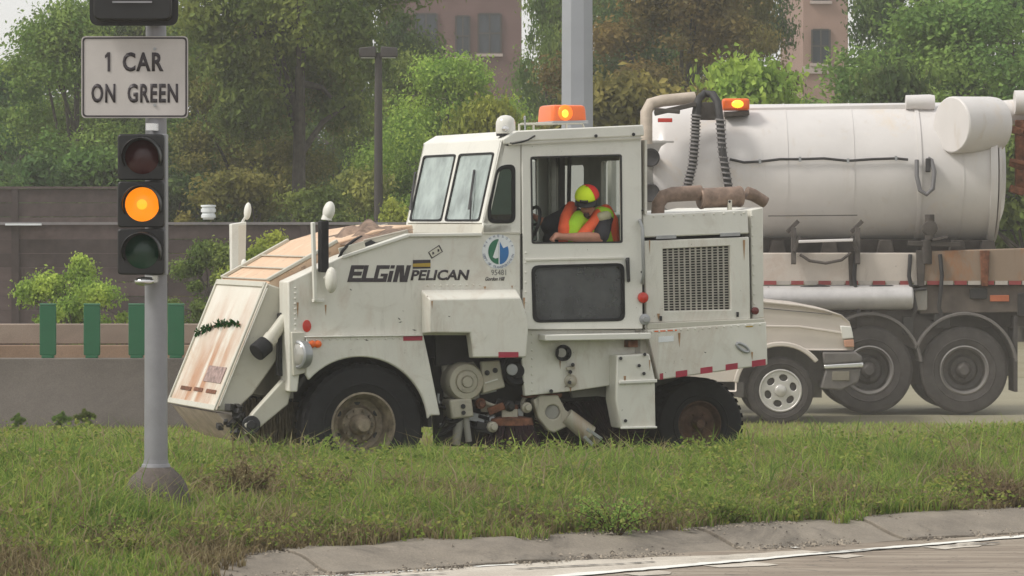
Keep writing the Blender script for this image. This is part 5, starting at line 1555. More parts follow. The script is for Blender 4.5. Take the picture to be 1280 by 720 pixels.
b = B(); b.plate([((a - 195) / SP, (97 - c_) / SP) for a, c_ in ((133, 70), (136.3, 66), (139.5, 66), (139.5, 90), (136.2, 90), (136.2, 71.5), (133, 73.5))], (), -0.007, -0.0046); b.obj('numeral', M['decal_black'], sg); sign_text('CAR', 155, 206, 66, 90); sign_text('ON', 116, 146, 105, 129); sign_text('GREEN', 161, 224, 105, 129)
b = B()
for z in (-0.2, 0.2):
    b.cyl((0.0, -0.012, z), (0.0, -0.004, z), 0.012, seg=6); b.box(-0.09, 0.09, 0.004, 0.03, z - 0.02, z + 0.02)
b.obj('sign_clamp', M['steel'], sg)

# signal head
M['sig_black'] = simple('signal_housing', (0.010, 0.010, 0.011), 0.45, var=0.25, scale=8)
M['lens_amber'] = simple('lit_amber_lens', (0.45, 0.12, 0.008), 0.3, emit=(1.0, 0.27, 0.005), es=0.85)
M['lens_amber_core'] = simple('lit_amber_core', (0.5, 0.2, 0.02), 0.3, emit=(1.0, 0.40, 0.015), es=1.1)
M['lens_red'] = simple('dark_red_signal_lens', (0.05, 0.006, 0.008), 0.25)
M['lens_green'] = simple('dark_green_signal_lens', (0.004, 0.045, 0.025), 0.25)
def signal(name, label, cx, zc, y, lit, rows=3, plate=None):
    root = empty(name, (cx, y, zc)); tag(root, label, 'traffic signal')
    sz = 58.5 / SP; hw = 0.165
    for k in range(rows):
        z = ((rows - 1) / 2 - k) * sz
        b = B(); b.plate(rpoly([(-hw, z - sz / 2 + .004), (hw, z - sz / 2 + .004), (hw, z + sz / 2 - .004), (-hw, z + sz / 2 - .004)], 0.03, 4), (), -0.06, 0.13)
        hs = b.obj('housing', M['sig_black'], root, 0.01)
        b = B(); b.lathe((0.01, -0.045, z), (0, -1, 0), [(0, 0.128), (0.018, 0.120), (0.034, 0.085), (0.042, 0.04), (0.044, 0.001)], 32)
        lm = (M['lens_red'], M['lens_amber'] if lit else M['sig_black'], M['lens_green'])[k]
        b.obj('lens', lm, hs)
        if k == 1 and lit:
            b = B(); b.lathe((0.01, -0.084, z - 0.0), (0, -1, 0), [(0, 0.045), (0.006, 0.03), (0.008, 0.001)], 24); b.obj('lens_core', M['lens_amber_core'], hs)
        b = B()
        rws = []
        for yy, r_, cut in ((-0.06, 0.142, 0), (-0.13, 0.140, 8), (-0.24, 0.136, 30)):
            rws.append([(0.01 + r_ * math.cos(R(a)), yy, z + r_ * math.sin(R(a)) ) for a in [(-28 + cut) + (236 - 2 * cut) * i / 22 for i in range(23)]])
        b.loft(rws, cap=False, closed=False)
        o = b.obj('visor', M['sig_black'], hs); so = o.modifiers.new("thickness", 'SOLIDIFY'); so.thickness = 0.006
    return root
sig = signal('traffic_signal', 'black three lens traffic signal with its amber lens lit', wpt(177, 0, PY - 0.25).x, wpt(0, 255.5, PY - 0.25).z, PY - 0.25, True)
b = B(); b.box(0.11, 0.172, 0.02, 0.20, -0.50, 0.50); b.obj('door_frame', M['pole'], sig, 0.006)
for z in (0.55, -0.53):
    b = B(); b.bar((0.05, 0.03, z), (0.09, 0.2, z), 0.05); b.obj('mounting_arm', M['chrome'], sig)
b = B(); b.ball((0.02, -0.01, -0.545), 0.055, 14, 10, (1.3, 0.9, 0.6)); b.obj('mounting_knuckle', M['chrome'], sig)
# upper head with its back plate, seen only by its lower edge
up = empty('upper_signal', (wpt(167, 0, PY - 0.2).x, PY - 0.2, wpt(0, 32, PY - 0.2).z))
tag(up, 'dark back plate of another signal head on the pole above the white sign', 'traffic signal')
b = B(); hw = 55 / SP
b.plate(rpoly([(-hw, 0), (hw, 0), (hw, 1.05), (-hw, 1.05)], 0.07, 6), (), 0.02, 0.035); b.obj('back_plate', M['sig_black'], up)
b = B(); hw = 48 / SP
b.plate(rpoly([(-hw, 0.035), (hw, 0.035), (hw, 1.0), (-hw, 1.0)], 0.05, 6), (), -0.10, 0.02); b.obj('housing', M['sig_black'], up, 0.012)
b = B(); b.box(-0.14, 0.14, -0.115, -0.10, 0.155, 0.168); b.obj('rib', M['pole'], up)
b = B()
b.plate(rpoly([(-0.2, 0.25), (0.2, 0.25), (0.2, 0.9), (-0.2, 0.9)], 0.03, 4), (), -0.108, -0.10); b.obj('face_panel', M['lens_green'], up)
b = B(); b.bar((0.05, 0.035, 0.4), (0.12, 0.2, 0.4), 0.05); b.obj('mounting_arm', M['pole'], up)

# ------------------------------------------------------------------ barriers, paddles, walls
BY = 46.4
def jersey(name, label, x0, x1, Y, h, mat, group=None):
    root = empty(name, (x0, Y, 0)); tag(root, label, 'barrier', group)
    x = 0.0; Ltot = x1 - x0
    while x < Ltot - 0.1:
        e = min(Ltot, x + 3.0)
        b = B(); pr = [(-0.30, -0.05), (0.30, -0.05), (0.30, 0.08), (0.14, 0.32), (0.085, h), (-0.085, h), (-0.14, 0.32), (-0.30, 0.08)]
        b.loft([[(xx, y, z) for y, z in pr] for xx in (x + 0.008, e - 0.008)])
        b.obj('barrier_section', mat, root, 0.012)
        x = e
    return root
jersey('concrete_barrier', 'dull grey concrete barrier with green paddles along its top', -9.0, -2.3, BY, wpt(0, 447.5, BY).z, M['barrier'])
M['paddle'] = simple('green_plastic', (0.016, 0.115, 0.052), 0.55, var=0.2, scale=2)
plabels = {60: 'green glare paddle on the barrier below the lime bush, first from the left edge', 115: 'green glare paddle on the barrier, second from the left edge',
           171: 'green glare paddle on the barrier just left of the signal pole', 220: 'green glare paddle on the barrier between the signal pole and the hopper', 5 - 0: None}
for px, lb_ in plabels.items():
    if lb_ is None: continue
    pz = wpt(0, 447.5, BY).z
    root = empty('glare_paddle', (wpt(px, 0, BY).x, BY, pz)); tag(root, lb_, 'glare paddle', 'green paddles on the barrier')
    hh = wpt(0, 382, BY).z - pz
    b = B(); b.plate(rpoly([(-0.095, 0.03), (0.095, 0.03), (0.095, hh), (-0.095, hh)], 0.02, 3), (), -0.025, 0.025); b.obj('blade', M['paddle'], root, 0.008)
    b = B(); b.box(-0.07, 0.07, -0.06, 0.06, 0.0, 0.03); b.obj('foot', M['paddle'], root, 0.005)
    b = B(); b.box(-0.097, 0.097, -0.027, 0.027, hh, hh + 0.025); b.obj('cap', simple('pale_green_cap', (0.05, 0.16, 0.09), 0.6), root, 0.004)
# far barrier across the road
FY = 62.0
root = empty('far_barrier', (-12, FY, 0)); tag(root, 'tan concrete barrier across the road behind the green paddles', 'barrier')
zt_, zm_, zb_ = wpt(0, 405, FY).z, wpt(0, 430, FY).z, wpt(0, 450, FY).z
x = 0.0
while x < 11:
    b = B(); b.box(x + 0.006, x + 3.64, 0, 0.25, zm_, zt_); b.obj('barrier_section', M['barrier_far'], root, 0.015)
    b = B(); b.box(x + 0.006, x + 3.64, -0.18, 0.3, -0.05, zm_ - 0.015); b.obj('barrier_foot', concrete('rusty_foot', (0.24, 0.155, 0.105), (0.33, 0.225, 0.16), 0.4, 1.2) if 'rusty_foot' not in bpy.data.materials else bpy.data.materials['rusty_foot'], root, 0.01)
    x += 3.66
# timber noise wall
M['wall_wood'] = [simple('dark_wall_timber', (0.075 * k, 0.054 * k, 0.052 * k), 0.85, var=0.22, scale=5, bmp=0.2) for k in (0.74, 1.0, 1.28)]
M['wall_rail'] = simple('pale_rail', (0.20, 0.185, 0.19), 0.6)
def noise_wall(name, label, x0, x1, Y, ztop, zbase, step, rows, rail):
    root = empty(name, (x0, Y, zbase)); tag(root, label, 'wall')
    r = random.Random(int(Y))
    n = int(round((x1 - x0) / step))
    meshes = []
    dz = (ztop - zbase) / rows
    for mm in M['wall_wood']:
        b = B(); b.box(0.05, step - 0.05, -0.02, 0.05, 0.006, dz - 0.006); meshes.append(b.mesh('board', mm))
    for i in range(n):
        for j in range(rows):
            o = link('board', r.choice(meshes), root); o.location = (i * step, r.uniform(-0.008, 0.008), j * dz)
        b = B(); b.box(i * step - 0.07, i * step + 0.07, -0.06, 0.08, 0, ztop - zbase); b.obj('post', M['wall_wood'][0], root)
    b = B(); b.box(0, x1 - x0, -0.07, 0.09, ztop - zbase + 0.002, ztop - zbase + 0.05); b.obj('top_rail', rail, root)
    return root
noise_wall('timber_wall', 'long dark brown timber wall with a pale rail behind the roadside bushes', -12.0, 1.5, 75.0, wpt(0, 281, 75).z, -0.1, 2.7, 9, M['wall_rail'])
noise_wall('upper_fence', 'taller dark fence standing above the timber wall at the left', -18.0, -8.55, 88.0, wpt(0, 236, 88).z, 0.0, 2.36, 10, M['wall_wood'][2])
b = B(); b.box(0, 45 / F * 75, -0.05, 0.05, 0, 0.035)
o = b.obj('white_bar', M['decal_white']); o.location = wpt(8, 281, 75) + Vector((0, -0.14, -0.01)); tag(o, 'short white bar on top of the dark timber wall at the left', 'bar')
root = empty('white_canister', wpt(260.5, 279, 75) + Vector((0, 0.0, 0.07))); tag(root, 'small white ribbed canister standing on the timber wall behind the hopper', 'canister')
b = B(); b.lathe((0, 0, 0), (0, 0, 1), [(0, 0.10), (0.03, 0.11), (0.035, 0.135), (0.09, 0.135), (0.10, 0.115), (0.13, 0.115), (0.14, 0.14), (0.20, 0.14), (0.205, 0.12), (0.235, 0.12), (0.24, 0.145), (0.27, 0.14), (0.275, 0.001)], 18); b.obj('louvre_body', M['decal_white'], root)

# ------------------------------------------------------------------ lamp post and tall steel pole
LY = 84.0
lp_ = wpt(473, 0, LY)
root = empty('lamp_post', (lp_.x, LY, 0)); tag(root, 'dark lamp post with two flat lamp heads among the trees', 'lamp post')
M['bronze'] = simple('dark_bronze', (0.045, 0.038, 0.035), 0.5)
zl = wpt(0, 66, LY).z
b = B(); b.lathe((0, 0, 0), (0, 0, 1), [(0, 0.11), (zl, 0.075)], 14); b.obj('shaft', M['bronze'], root)
for s in (-1, 1):
    b = B(); b.plate([(s * 0.04, zl - 0.10), (s * 0.40, zl - 0.09), (s * 0.40, zl + 0.10), (s * 0.06, zl + 0.13)], (), -0.18, 0.18); h = b.obj('lamp_head', M['bronze'], root, 0.02)
    b = B(); b.box(min(s * 0.08, s * 0.36), max(s * 0.08, s * 0.36), -0.14, 0.14, zl - 0.115, zl - 0.102); b.obj('lens', M['clear_lens'], h)
SY = 56.0
root = empty('steel_mast', (wpt(721.5, 0, SY).x, SY, 0)); tag(root, 'thick pale grey steel mast rising behind the sweeper cab', 'pole')
b = B(); wtop = 39 / F * SY / 2
b.loft([[(math.cos(R(22.5 + 45 * k)) * rr_, math.sin(R(22.5 + 45 * k)) * rr_, z) for k in range(8)] for z, rr_ in ((0, wtop * 1.25), (2.0, wtop * 1.12), (5.4, wtop * 1.05), (11.0, wtop * 0.85))]); b.obj('shaft', simple('mast_steel', (0.33, 0.345, 0.37), 0.45, 0.25, var=0.08, scale=1.5), root, sharp=20)
b = B(); b.box(-0.4, 0.4, -0.4, 0.4, 0.0, 0.04)
for sx in (-1, 1):
    for sy in (-1, 1): b.cyl((sx * 0.34, sy * 0.34, 0.04), (sx * 0.34, sy * 0.34, 0.12), 0.03, seg=8)
b.obj('base_plate', M['steel'], root)

# ------------------------------------------------------------------ pickup
PKY = 47.0
def KP(px, py, Y=PKY): q = wpt(px, py, Y); return (q.x, q.z)
M['beige'] = simple('pewter_paint', (0.61, 0.55, 0.49), 0.35, 0.1, var=0.06, scale=2)
M['dark_plastic'] = simple('dusty_dark_plastic', (0.12, 0.11, 0.103), 0.7, var=0.2)
pk = empty('pickup_truck', (KP(800, 0)[0], PKY, 0)); tag(pk, 'beige pickup truck half hidden behind the sweeper, its nose pointing right', 'pickup truck')
pkx = pk.location.x
def KL(pts): return [(KP(a, b_)[0] - pkx, KP(a, b_)[1]) for a, b_ in pts]
WP_ = 1.95
b = B()
prof = [(470, 386), (660, 384), (662, 330), (680, 326), (800, 327), (850, 352), (870, 373), (950, 375.5), (1000, 380.5), (1032, 386.5), (1052, 393.5), (1062, 402), (1066, 416), (1067.5, 434), (1068, 438),
        (1024, 438)] + [(976 + 56 * math.cos(R(a)), 488 - 56 * math.sin(R(a))) for a in range(64, 176, 8)] + [(921, 490), (655, 490)] + [(602 + 53 * math.cos(R(a)), 488 - 53 * math.sin(R(a))) for a in range(4, 180, 10)] + [(470, 485)]
pl = KL(prof)
b.loft([[(x, y, z if not (z > 1.0) else z - e * (0.02 if z < 1.32 else 0.05)) for x, z in pl] for y, e in ((0.06, 1.0), (0.0, 0.3), (0.02, 0), (WP_ - 0.02, 0), (WP_, 0.3), (WP_ - 0.06, 1.0))])
body_pk = b.obj('body', M['beige'], pk, 0.02)
b = B(); arch_o = [(976 + 60 * math.cos(R(a)), 487 - 60 * math.sin(R(a))) for a in range(38, 178, 7)]; arch_i = [(976 + 54 * math.cos(R(a)), 487 - 54 * math.sin(R(a))) for a in range(38, 178, 7)]
b.plate(KL(arch_o + arch_i[::-1]), (), -0.03, 0.04); b.obj('wheel_flare', M['beige'], body_pk, 0.012)
b = B(); b.bar((KL([(905, 381)])[0][0], 0.01, KL([(905, 381)])[0][1]), (KL([(1040, 393)])[0][0], 0.01, KL([(1040, 393)])[0][1]), 0.02, 0.012); b.obj('hood_seam', M['dark_plastic'], body_pk)
b = B(); b.plate(KL([(905, 405), (1000, 407), (1050, 414), (1058, 420), (1050, 417.5), (1000, 410), (905, 408)]), (), -0.008, 0.02); b.obj('fender_crease', M['beige'], body_pk, 0.008)
b = B(); b.bar((KL([(912, 384)])[0][0], -0.002, KL([(912, 384)])[0][1]), (KL([(914, 440)])[0][0], -0.002, KL([(914, 440)])[0][1]), 0.012, 0.012); b.obj('door_gap', M['dark_plastic'], body_pk)
b = B(); b.plate(KL([(1028, 440), (1070, 440), (1078, 446), (1078, 452), (1030, 456)]), (), -0.02, WP_ + 0.02); b.obj('bumper_cover', M['dark_plastic'], pk, 0.02)
b = B(); b.plate(KL([(1030, 456), (1079, 453), (1079, 459), (1030, 461)]), (), -0.03, WP_ + 0.03); b.obj('bumper', M['chrome'], pk, 0.012)
b = B(); b.plate(KL([(1032, 462), (1076, 460), (1073, 478), (1052, 488), (1026, 486)]), (), 0.0, WP_); b.obj('air_dam', M['dark_plastic'], pk, 0.02)
b = B(); b.box(KL([(1040, 0)])[0][0], KL([(1062, 0)])[0][0], -0.015, 0.01, KL([(0, 476)])[0][1], KL([(0, 464)])[0][1]); b.obj('lower_valance', simple('valance', (0.20, 0.18, 0.14), 0.7), pk, 0.01)
b = B(); b.plate(KL([(1050, 407), (1064, 408), (1067, 423), (1053, 424)]), (), -0.012, 0.25); hl = b.obj('headlight', M['clear_lens'], pk, 0.012)
b = B(); b.plate(KL([(1055, 425), (1067, 424), (1068, 434), (1056, 434)]), (), -0.010, 0.2); b.obj('turn_lamp', simple('dull_turn_lamp', (0.50, 0.26, 0.17), 0.4), pk, 0.01)
b = B(); b.box(KL([(1062, 0)])[0][0], KL([(1067, 0)])[0][0], 0.3, WP_ - 0.3, KL([(0, 437)])[0][1], KL([(0, 412)])[0][1]); b.obj('grille', M['dark_plastic'], pk, 0.01)
b = B(); b.plate(KL([(672, 380), (678, 334), (735, 333), (735, 380)]), (), -0.004, 0.03); b.obj('side_window', M['glass_quarter'], pk)
b = B(); b.plate(KL([(742, 380), (742, 333), (796, 334), (838, 358), (845, 378)]), (), -0.004, 0.03); b.obj('side_window', M['glass_quarter'], pk)
b = B(); b.box(KL([(645, 0)])[0][0], KL([(930, 0)])[0][0], 0.06, WP_ - 0.06, 0.32, 0.5); b.box(KL([(925, 0)])[0][0], KL([(1030, 0)])[0][0], 0.34, WP_ - 0.34, 0.3, 0.9); b.plate(KL([(915, 440), (1030, 438), (1030, 492), (915, 492)]), (), 0.32, WP_ - 0.32); b.obj('chassis', M['dark_plastic'], pk)
for px in (976, 602):
    for yy, f in ((0.16, -1), (WP_ - 0.16, 1)):
        xw = KL([(px, 0)])[0][0]
        t = wheel(pk, (xw, yy, 0.395), 0.395, 0.27, 0.25, M['rubber_dusty'], M['rim'], dish=0.03, bolts=6, face=f, tread=0)
        for ch in list(t.children): bpy.data.objects.remove(ch)
        # alloy rim: a dished disc with six windows
        b = B(); yo = yy + f * 0.115
        b.lathe((xw, yo, 0.395), (0, f, 0), [(-0.06, 0.252), (0.012, 0.255), (0.018, 0.235), (-0.03, 0.215), (-0.06, 0.20)], 36, cap=False)
        circ = lambda cx_, cz_, ra, rb, n_, t0=0.0: [(cx_ + ra * math.cos(2 * math.pi * i / n_) * math.cos(t0) - rb * math.sin(2 * math.pi * i / n_) * math.sin(t0), cz_ + ra * math.cos(2 * math.pi * i / n_) * math.sin(t0) + rb * math.sin(2 * math.pi * i / n_) * math.cos(t0)) for i in range(n_)]
        hs6 = [circ(xw + 0.155 * math.cos(k * math.pi / 3 + 0.3), 0.395 + 0.155 * math.sin(k * math.pi / 3 + 0.3), 0.040, 0.052, 10, k * math.pi / 3 + 0.3) for k in range(6)]
        b.plate(circ(xw, 0.395, 0.238, 0.238, 36), hs6, yo - f * 0.03, yo + f * 0.0)
        b.lathe((xw, yo, 0.395), (0, f, 0), [(-0.01, 0.075), (0.025, 0.068), (0.035, 0.045), (0.036, 0.001)], 20)
        b.obj('rim', simple('alloy_rim', (0.58, 0.56, 0.53), 0.35, 0.4, var=0.1) if 'alloy_rim' not in bpy.data.materials else bpy.data.materials['alloy_rim'], t, 0.006)
        b = B(); b.lathe((xw, yo - f * 0.07, 0.395), (0, f, 0), [(0, 0.24), (0.01, 0.23), (0.011, 0.001)], 24); b.obj('brake_disc', M['dark_plastic'], t)

# ------------------------------------------------------------------ vacuum truck
VY = 49.4
def VP(px, py, Y=VY): q = wpt(px, py, Y); return Vector((q.x, Y, q.z))
vt = empty('vacuum_truck', (VP(1000, 0).x, VY, 0)); tag(vt, 'big white tank truck with hoses and amber beacon behind the sweeper', 'tank truck')
vx = vt.location.x
def VL(px, py, y=0.0):
    q = wpt(px, py, VY + y); return Vector((q.x - vx, y, q.z))
def VPL(pts, y=0.0): return [(VL(a, b_, y).x, VL(a, b_, y).z) for a, b_ in pts]
M['tank'] = painted('tank_white', (0.66, 0.63, 0.61), dirt=(0.42, 0.33, 0.22), amount=0.55, rough=0.34, chips=False, rust=0.0)
M['tank_rust'] = painted('tank_stained', (0.27, 0.20, 0.145), dirt=(0.12, 0.075, 0.05), amount=1.0, rough=0.6, rust=0.8)
M['tank_grime'] = painted('beam_grime', (0.56, 0.50, 0.44), dirt=(0.20, 0.15, 0.12), amount=0.9, rough=0.6, rust=0.25)
M['truck_frame'] = simple('dusty_frame', (0.075, 0.065, 0.058), 0.9, var=0.4, scale=3)
M['hose'] = simple('dusty_black_hose', (0.035, 0.033, 0.034), 0.7, var=0.3)
TC = 1.0; TR = 0.90
cz0, cz1 = VL(0, 221, TC).z, VL(0, 217, TC).z
xa, xb = VL(822, 0, 0.1).x, VL(1246, 0, 0.1).x
b = B()
b.lathe((xa, TC, cz0), Vector((xb - xa, 0, cz1 - cz0)), [(-0.30, 0.01), (-0.28, 0.25), (-0.20, 0.55), (-0.08, 0.78), (0.05, TR - 0.02), (0.12, TR)] + [(0.12 + (xb - xa - 0.2) * k / 6, TR) for k in range(1, 7)] + [(xb - xa, TR + 0.0)], 64)
tank = b.obj('tank', M['tank'], vt, sharp=50)
def axis_pt(px): t = (VL(px, 0, 0.1).x - xa) / (xb - xa); return Vector((xa + (xb - xa) * t, TC, cz0 + (cz1 - cz0) * t))
for px, w, e in ((1150, 0.05, 0.016), (905, 0.05, 0.014), (1243, 0.09, 0.04), (985, 0.012, 0.006), (1068, 0.012, 0.006), (1205, 0.012, 0.006)):
    b = B(); p = axis_pt(px); b.lathe(p - Vector((w / 2, 0, 0)), (1, 0, 0), [(0, TR - 0.02), (0, TR + e), (w, TR + e), (w, TR - 0.02)], 64, cap=False)
    b.obj('tank_band', M['tank'], tank)
b = B(); p = axis_pt(1250); b.lathe(p, (1, 0, 0), [(0.0, TR - 0.03), (0.03, TR - 0.03), (0.06, TR - 0.2), (0.12, TR * 0.6), (0.14, 0.01)], 48); b.obj('rear_door', M['tank'], tank)
b = B()
for k, (px, py) in enumerate(((1268, 160), (1270, 203), (1270, 235))): b.bar(VL(px - 8, py, 0.2), VL(px + 10, py + 6, 0.2), 0.09)
b.bar(VL(1279, 150, 0.5), VL(1279, 240, 0.5), 0.12, 0.2); b.bar(VL(1262, 200, 0.1), VL(1285, 205, 0.1), 0.05)
b.obj('door_clamp', M['rust'], tank, 0.01)
# filter drum on top
b = B()
d0 = VL(1189, 156, 0.02); d1 = d0 + Vector((0.62, 0.42, 0.01))
b.lathe(d0, d1 - d0, [(0, 0.30), (0.0, 0.335), (0.02, 0.35), (0.06, 0.35), (0.62, 0.35), (0.70, 0.34), (0.72, 0.30), (0.725, 0.01)], 40)
dr_ = b.obj('filter_drum', M['tank'], vt, 0.006)
b = B(); b.box(d0.x + 0.10, d0.x + 0.45, 0.25, 0.75, d0.z - 0.32, d0.z); b.obj('drum_saddle', M['tank'], dr_, 0.02)
b = B(); b.lathe(VL(1132, 128, 0.6), (1, 0, 0), [(0, 0.02), (0.0, 0.09), (0.30, 0.10), (0.36, 0.09)], 20); b.obj('top_pipe', M['tank'], vt, 0.004)
b = B(); b.lathe(VL(1240, 143, 0.7), (1, 0, 0.1), [(0, 0.16), (0.5, 0.16), (0.51, 0.01)], 24); b.obj('top_pipe', M['tank'], vt, 0.004)
b = B(); b.lathe(VL(1268, 128, 0.5), (1, 0, 0), [(0, 0.02), (0, 0.15), (0.5, 0.15)], 20)
b.obj('top_pipe', M['tank'], vt, 0.004)
b = B(); b.bar(VL(925, 138, 0.75), VL(1150, 133, 0.75), 0.25, 0.06); b.obj('top_walkway', M['tank'], vt, 0.01)
# cable along the tank
b = B()
pts = []
ccx = [(912, 199), (930, 203), (950, 202), (975, 199), (1000, 199), (1030, 198), (1060, 201), (1090, 199), (1120, 198), (1140, 200)]
for i in range(len(ccx) - 1):
    for k in range(4):
        t = k / 4; px = ccx[i][0] * (1 - t) + ccx[i + 1][0] * t; py = ccx[i][1] * (1 - t) + ccx[i + 1][1] * t
        pts.append(VL(px, py, 0.075))
b.tube(pts, 0.016, 8); b.obj('cable', M['hose'], vt)
for px, py in ((950, 202), (1000, 199), (1060, 201), (1120, 198)):
    b = B(); b.bar(VL(px, py - 3, 0.07), VL(px, py + 3, 0.07), 0.03); b.obj('cable_clip', M['steel'], vt)
# hanging chains of hose at the end of the cable
b = B(); b.tube([VL(1146, 200, 0.05), VL(1146, 220, 0.0), VL(1150, 238, -0.02), VL(1158, 243, -0.02), VL(1166, 236, -0.02), VL(1168, 215, 0.0), VL(1164, 200, 0.05), VL(1160, 198, 0.06)], 0.028, 8); b.obj('hanging_hose', simple('grey_hose', (0.16, 0.155, 0.16), 0.7), vt)
b = B(); b.bar(VL(1160, 198, 0.05), VL(1160, 215, 0.03), 0.06); b.obj('hose_hook', M['hose'], vt, 0.01)
b = B(); b.cyl(VL(1162, 268, 0.03), VL(1162, 300, 0.03), 0.06); b.lathe(VL(1162, 285, 0.03), (0, -1, 0), [(0, 0.1), (0.06, 0.09), (0.07, 0.03)], 16); b.bar(VL(1135, 304, 0.02), VL(1200, 306, 0.02), 0.06); b.bar(VL(1165, 300, 0.0), VL(1185, 296, -0.05), 0.035); b.cyl(VL(1158, 300, 0.04), VL(1158, 330, 0.04), 0.07); b.obj('drain_valve', M['truck_frame'], vt, 0.006)
# hoses over the front of the tank
b = B(); b.tube([VL(858, 238, -0.05), VL(866, 205, -0.08), VL(869, 170, -0.08), VL(870, 140, -0.02), VL(873, 124, 0.05), VL(881, 117, 0.15), VL(891, 118, 0.1), VL(897, 128, 0.0), VL(900, 150, -0.06), VL(903, 190, -0.1), VL(911, 236, -0.05)], 0.05, 12)
for ring in range(0): pass
hs_ = b.obj('suction_hose', M['hose'], vt)
src = [(858, 238), (866, 205), (869, 170), (870, 140)]; src2 = [(900, 150), (903, 190), (911, 236)]
for sr in (src, src2):
    b = B()
    for i in range(len(sr) - 1):
        for k in range(7):
            t = k / 7; px = sr[i][0] * (1 - t) + sr[i + 1][0] * t; py = sr[i][1] * (1 - t) + sr[i + 1][1] * t
            b.lathe(VL(px, py, -0.08 if py < 225 else -0.055), (0.12, 0, 1), [(-0.012, 0.05), (-0.008, 0.064), (0.008, 0.064), (0.012, 0.05)], 12)
    o = b.obj('hose_rib', bpy.data.materials.get('hose_rib') or simple('hose_rib', (0.20, 0.19, 0.19), 0.7), hs_); o['kind'] = 'stuff'
b = B(); b.tube([VL(808, 180, -0.1), VL(808, 140, -0.1), VL(813, 130, -0.05), VL(828, 126, 0.0), VL(868, 122, 0.1)], 0.075, 14); b.obj('boom_pipe', simple('tan_boom_paint', (0.46, 0.39, 0.32), 0.6, var=0.2), vt)
b = B(); b.bar(VL(818, 142, -0.1), VL(870, 130, -0.05), 0.06); b.bar(VL(884, 128, 0.1), VL(884, 150, 0.1), 0.18, 0.3); b.bar(VL(818, 137, -0.1), VL(850, 140, -0.1), 0.05); b.obj('boom_arm', M['truck_frame'], vt, 0.01)
b = B(); b.box(VL(822, 0).x, VL(840, 0).x, -0.12, -0.02, VL(0, 153).z, VL(0, 148).z); b.obj('red_grip', M['red_lens'], vt, 0.006)
for py in (197, 241):
    b = B(); b.lathe(VL(813, py, -0.05), (0, -1, 0), [(-0.3, 0.09), (0.0, 0.10), (0.0, 0.115), (0.05, 0.115), (0.06, 0.10), (0.04, 0.06)], 24); b.obj('pipe_port', M['hose'], vt)
b = B(); b.box(VL(806, 0).x, VL(846, 0).x, 0.2, 1.9, VL(0, 330).z, VL(0, 175).z); b.obj('pump_housing', simple('grey_housing', (0.30, 0.29, 0.27), 0.7), vt, 0.03)
b = B(); b.box(VL(903, 0, 0.3).x, VL(937, 0, .3).x, 0.28, 0.52, VL(0, 138, .3).z, VL(0, 123, .3).z); lbx = b.obj('beacon', simple('orange_beacon_lens', (0.80, 0.14, 0.02), 0.3), vt, 0.03)
b = B(); b.ball(VL(922, 130, 0.265), 0.05, 12, 8, (1.5, 0.5, 1)); b.obj('lit_bulb', simple('amber_bulb_hot', (1, 0.6, 0.05), 0.3, emit=(1.0, 0.5, 0.03), es=1.4), lbx)
b = B(); b.bar(VL(905, 143, 0.4), VL(936, 141, 0.4), 0.2, 0.06); b.obj('beacon_bracket', M['truck_frame'], lbx)
# step bracket on the tank side
b = B(); b.bar(VL(998, 302, -0.10), VL(1066, 300, -0.10), 0.10, 0.035); b.obj('step', M['tank'], vt, 0.008)
b = B()
for px in (992, 1072):
    b.bar(VL(px, 285, 0.0), VL(px, 330, -0.08), 0.07, 0.06); b.bar(VL(px - 8, 290, 0.05), VL(px + 6, 276, 0.05), 0.05); b.bar(VL(px, 315, -0.1), VL(px + (8 if px < 1000 else -8), 296, -0.1), 0.04)
b.bar(VL(960, 270, 0.065), VL(1072, 269, 0.065), 0.012)
b.tube([VL(1000, 318, -0.1), VL(1012, 326, -0.1), VL(1032, 329, -0.1), VL(1052, 325, -0.1), VL(1064, 316, -0.1)], 0.02, 8)
b.obj('step_bracket', M['truck_frame'], vt, 0.006)
# beam, tape, water tube
b = B(); b.plate(VPL([(830, 316), (1150, 316), (1150, 354), (830, 358)], 0.02), (), 0.02, 0.2); b.obj('side_beam', M['tank_grime'], vt, 0.015)
b = B(); b.plate(VPL([(1152, 314), (1290, 310), (1290, 352), (1152, 354)], 0.02), (), 0.02, 0.2); b.obj('rear_beam', M['tank_rust'], vt, 0.015)
for px in (1060, 1145, 1225): 
    b = B(); b.plate(VPL([(px, 313), (px + 12, 313), (px + 10, 358), (px + 2, 358)], 0.0), (), -0.01, 0.02); b.obj('beam_strap', M['rust'] if px > 1200 else M['truck_frame'], vt, 0.006)
k = 0
for px in range(955, 1285, 17):
    b = B(); b.plate(VPL([(px, 351), (px + 15.5, 351), (px + 15.5, 356), (px, 356)], 0.018), (), 0.012, 0.018); b.obj('reflective_tape', bpy.data.materials.get('dull_red_tape') or simple('dull_red_tape', (0.26, 0.05, 0.05), 0.6) if k % 2 == 0 else bpy.data.materials.get('dull_white_tape') or simple('dull_white_tape', (0.42, 0.38, 0.34), 0.6), vt); k += 1
b = B(); p0 = VL(930, 373, 0.05); p1 = VL(1141, 371, 0.05); b.lathe(p0, p1 - p0, [(0, 0.14), (0.02, 0.155), (2.06, 0.155), (2.08, 0.14), (2.085, 0.01)], 28); b.obj('water_tube', simple('silver_tube', (0.55, 0.53, 0.52), 0.4, 0.3, var=0.12), vt)
b = B(); b.plate(VPL([(640, 362), (1290, 356), (1290, 408), (640, 420)], 0.35), (), 0.35, 1.65); b.obj('chassis_frame', M['truck_frame'], vt, 0.01)
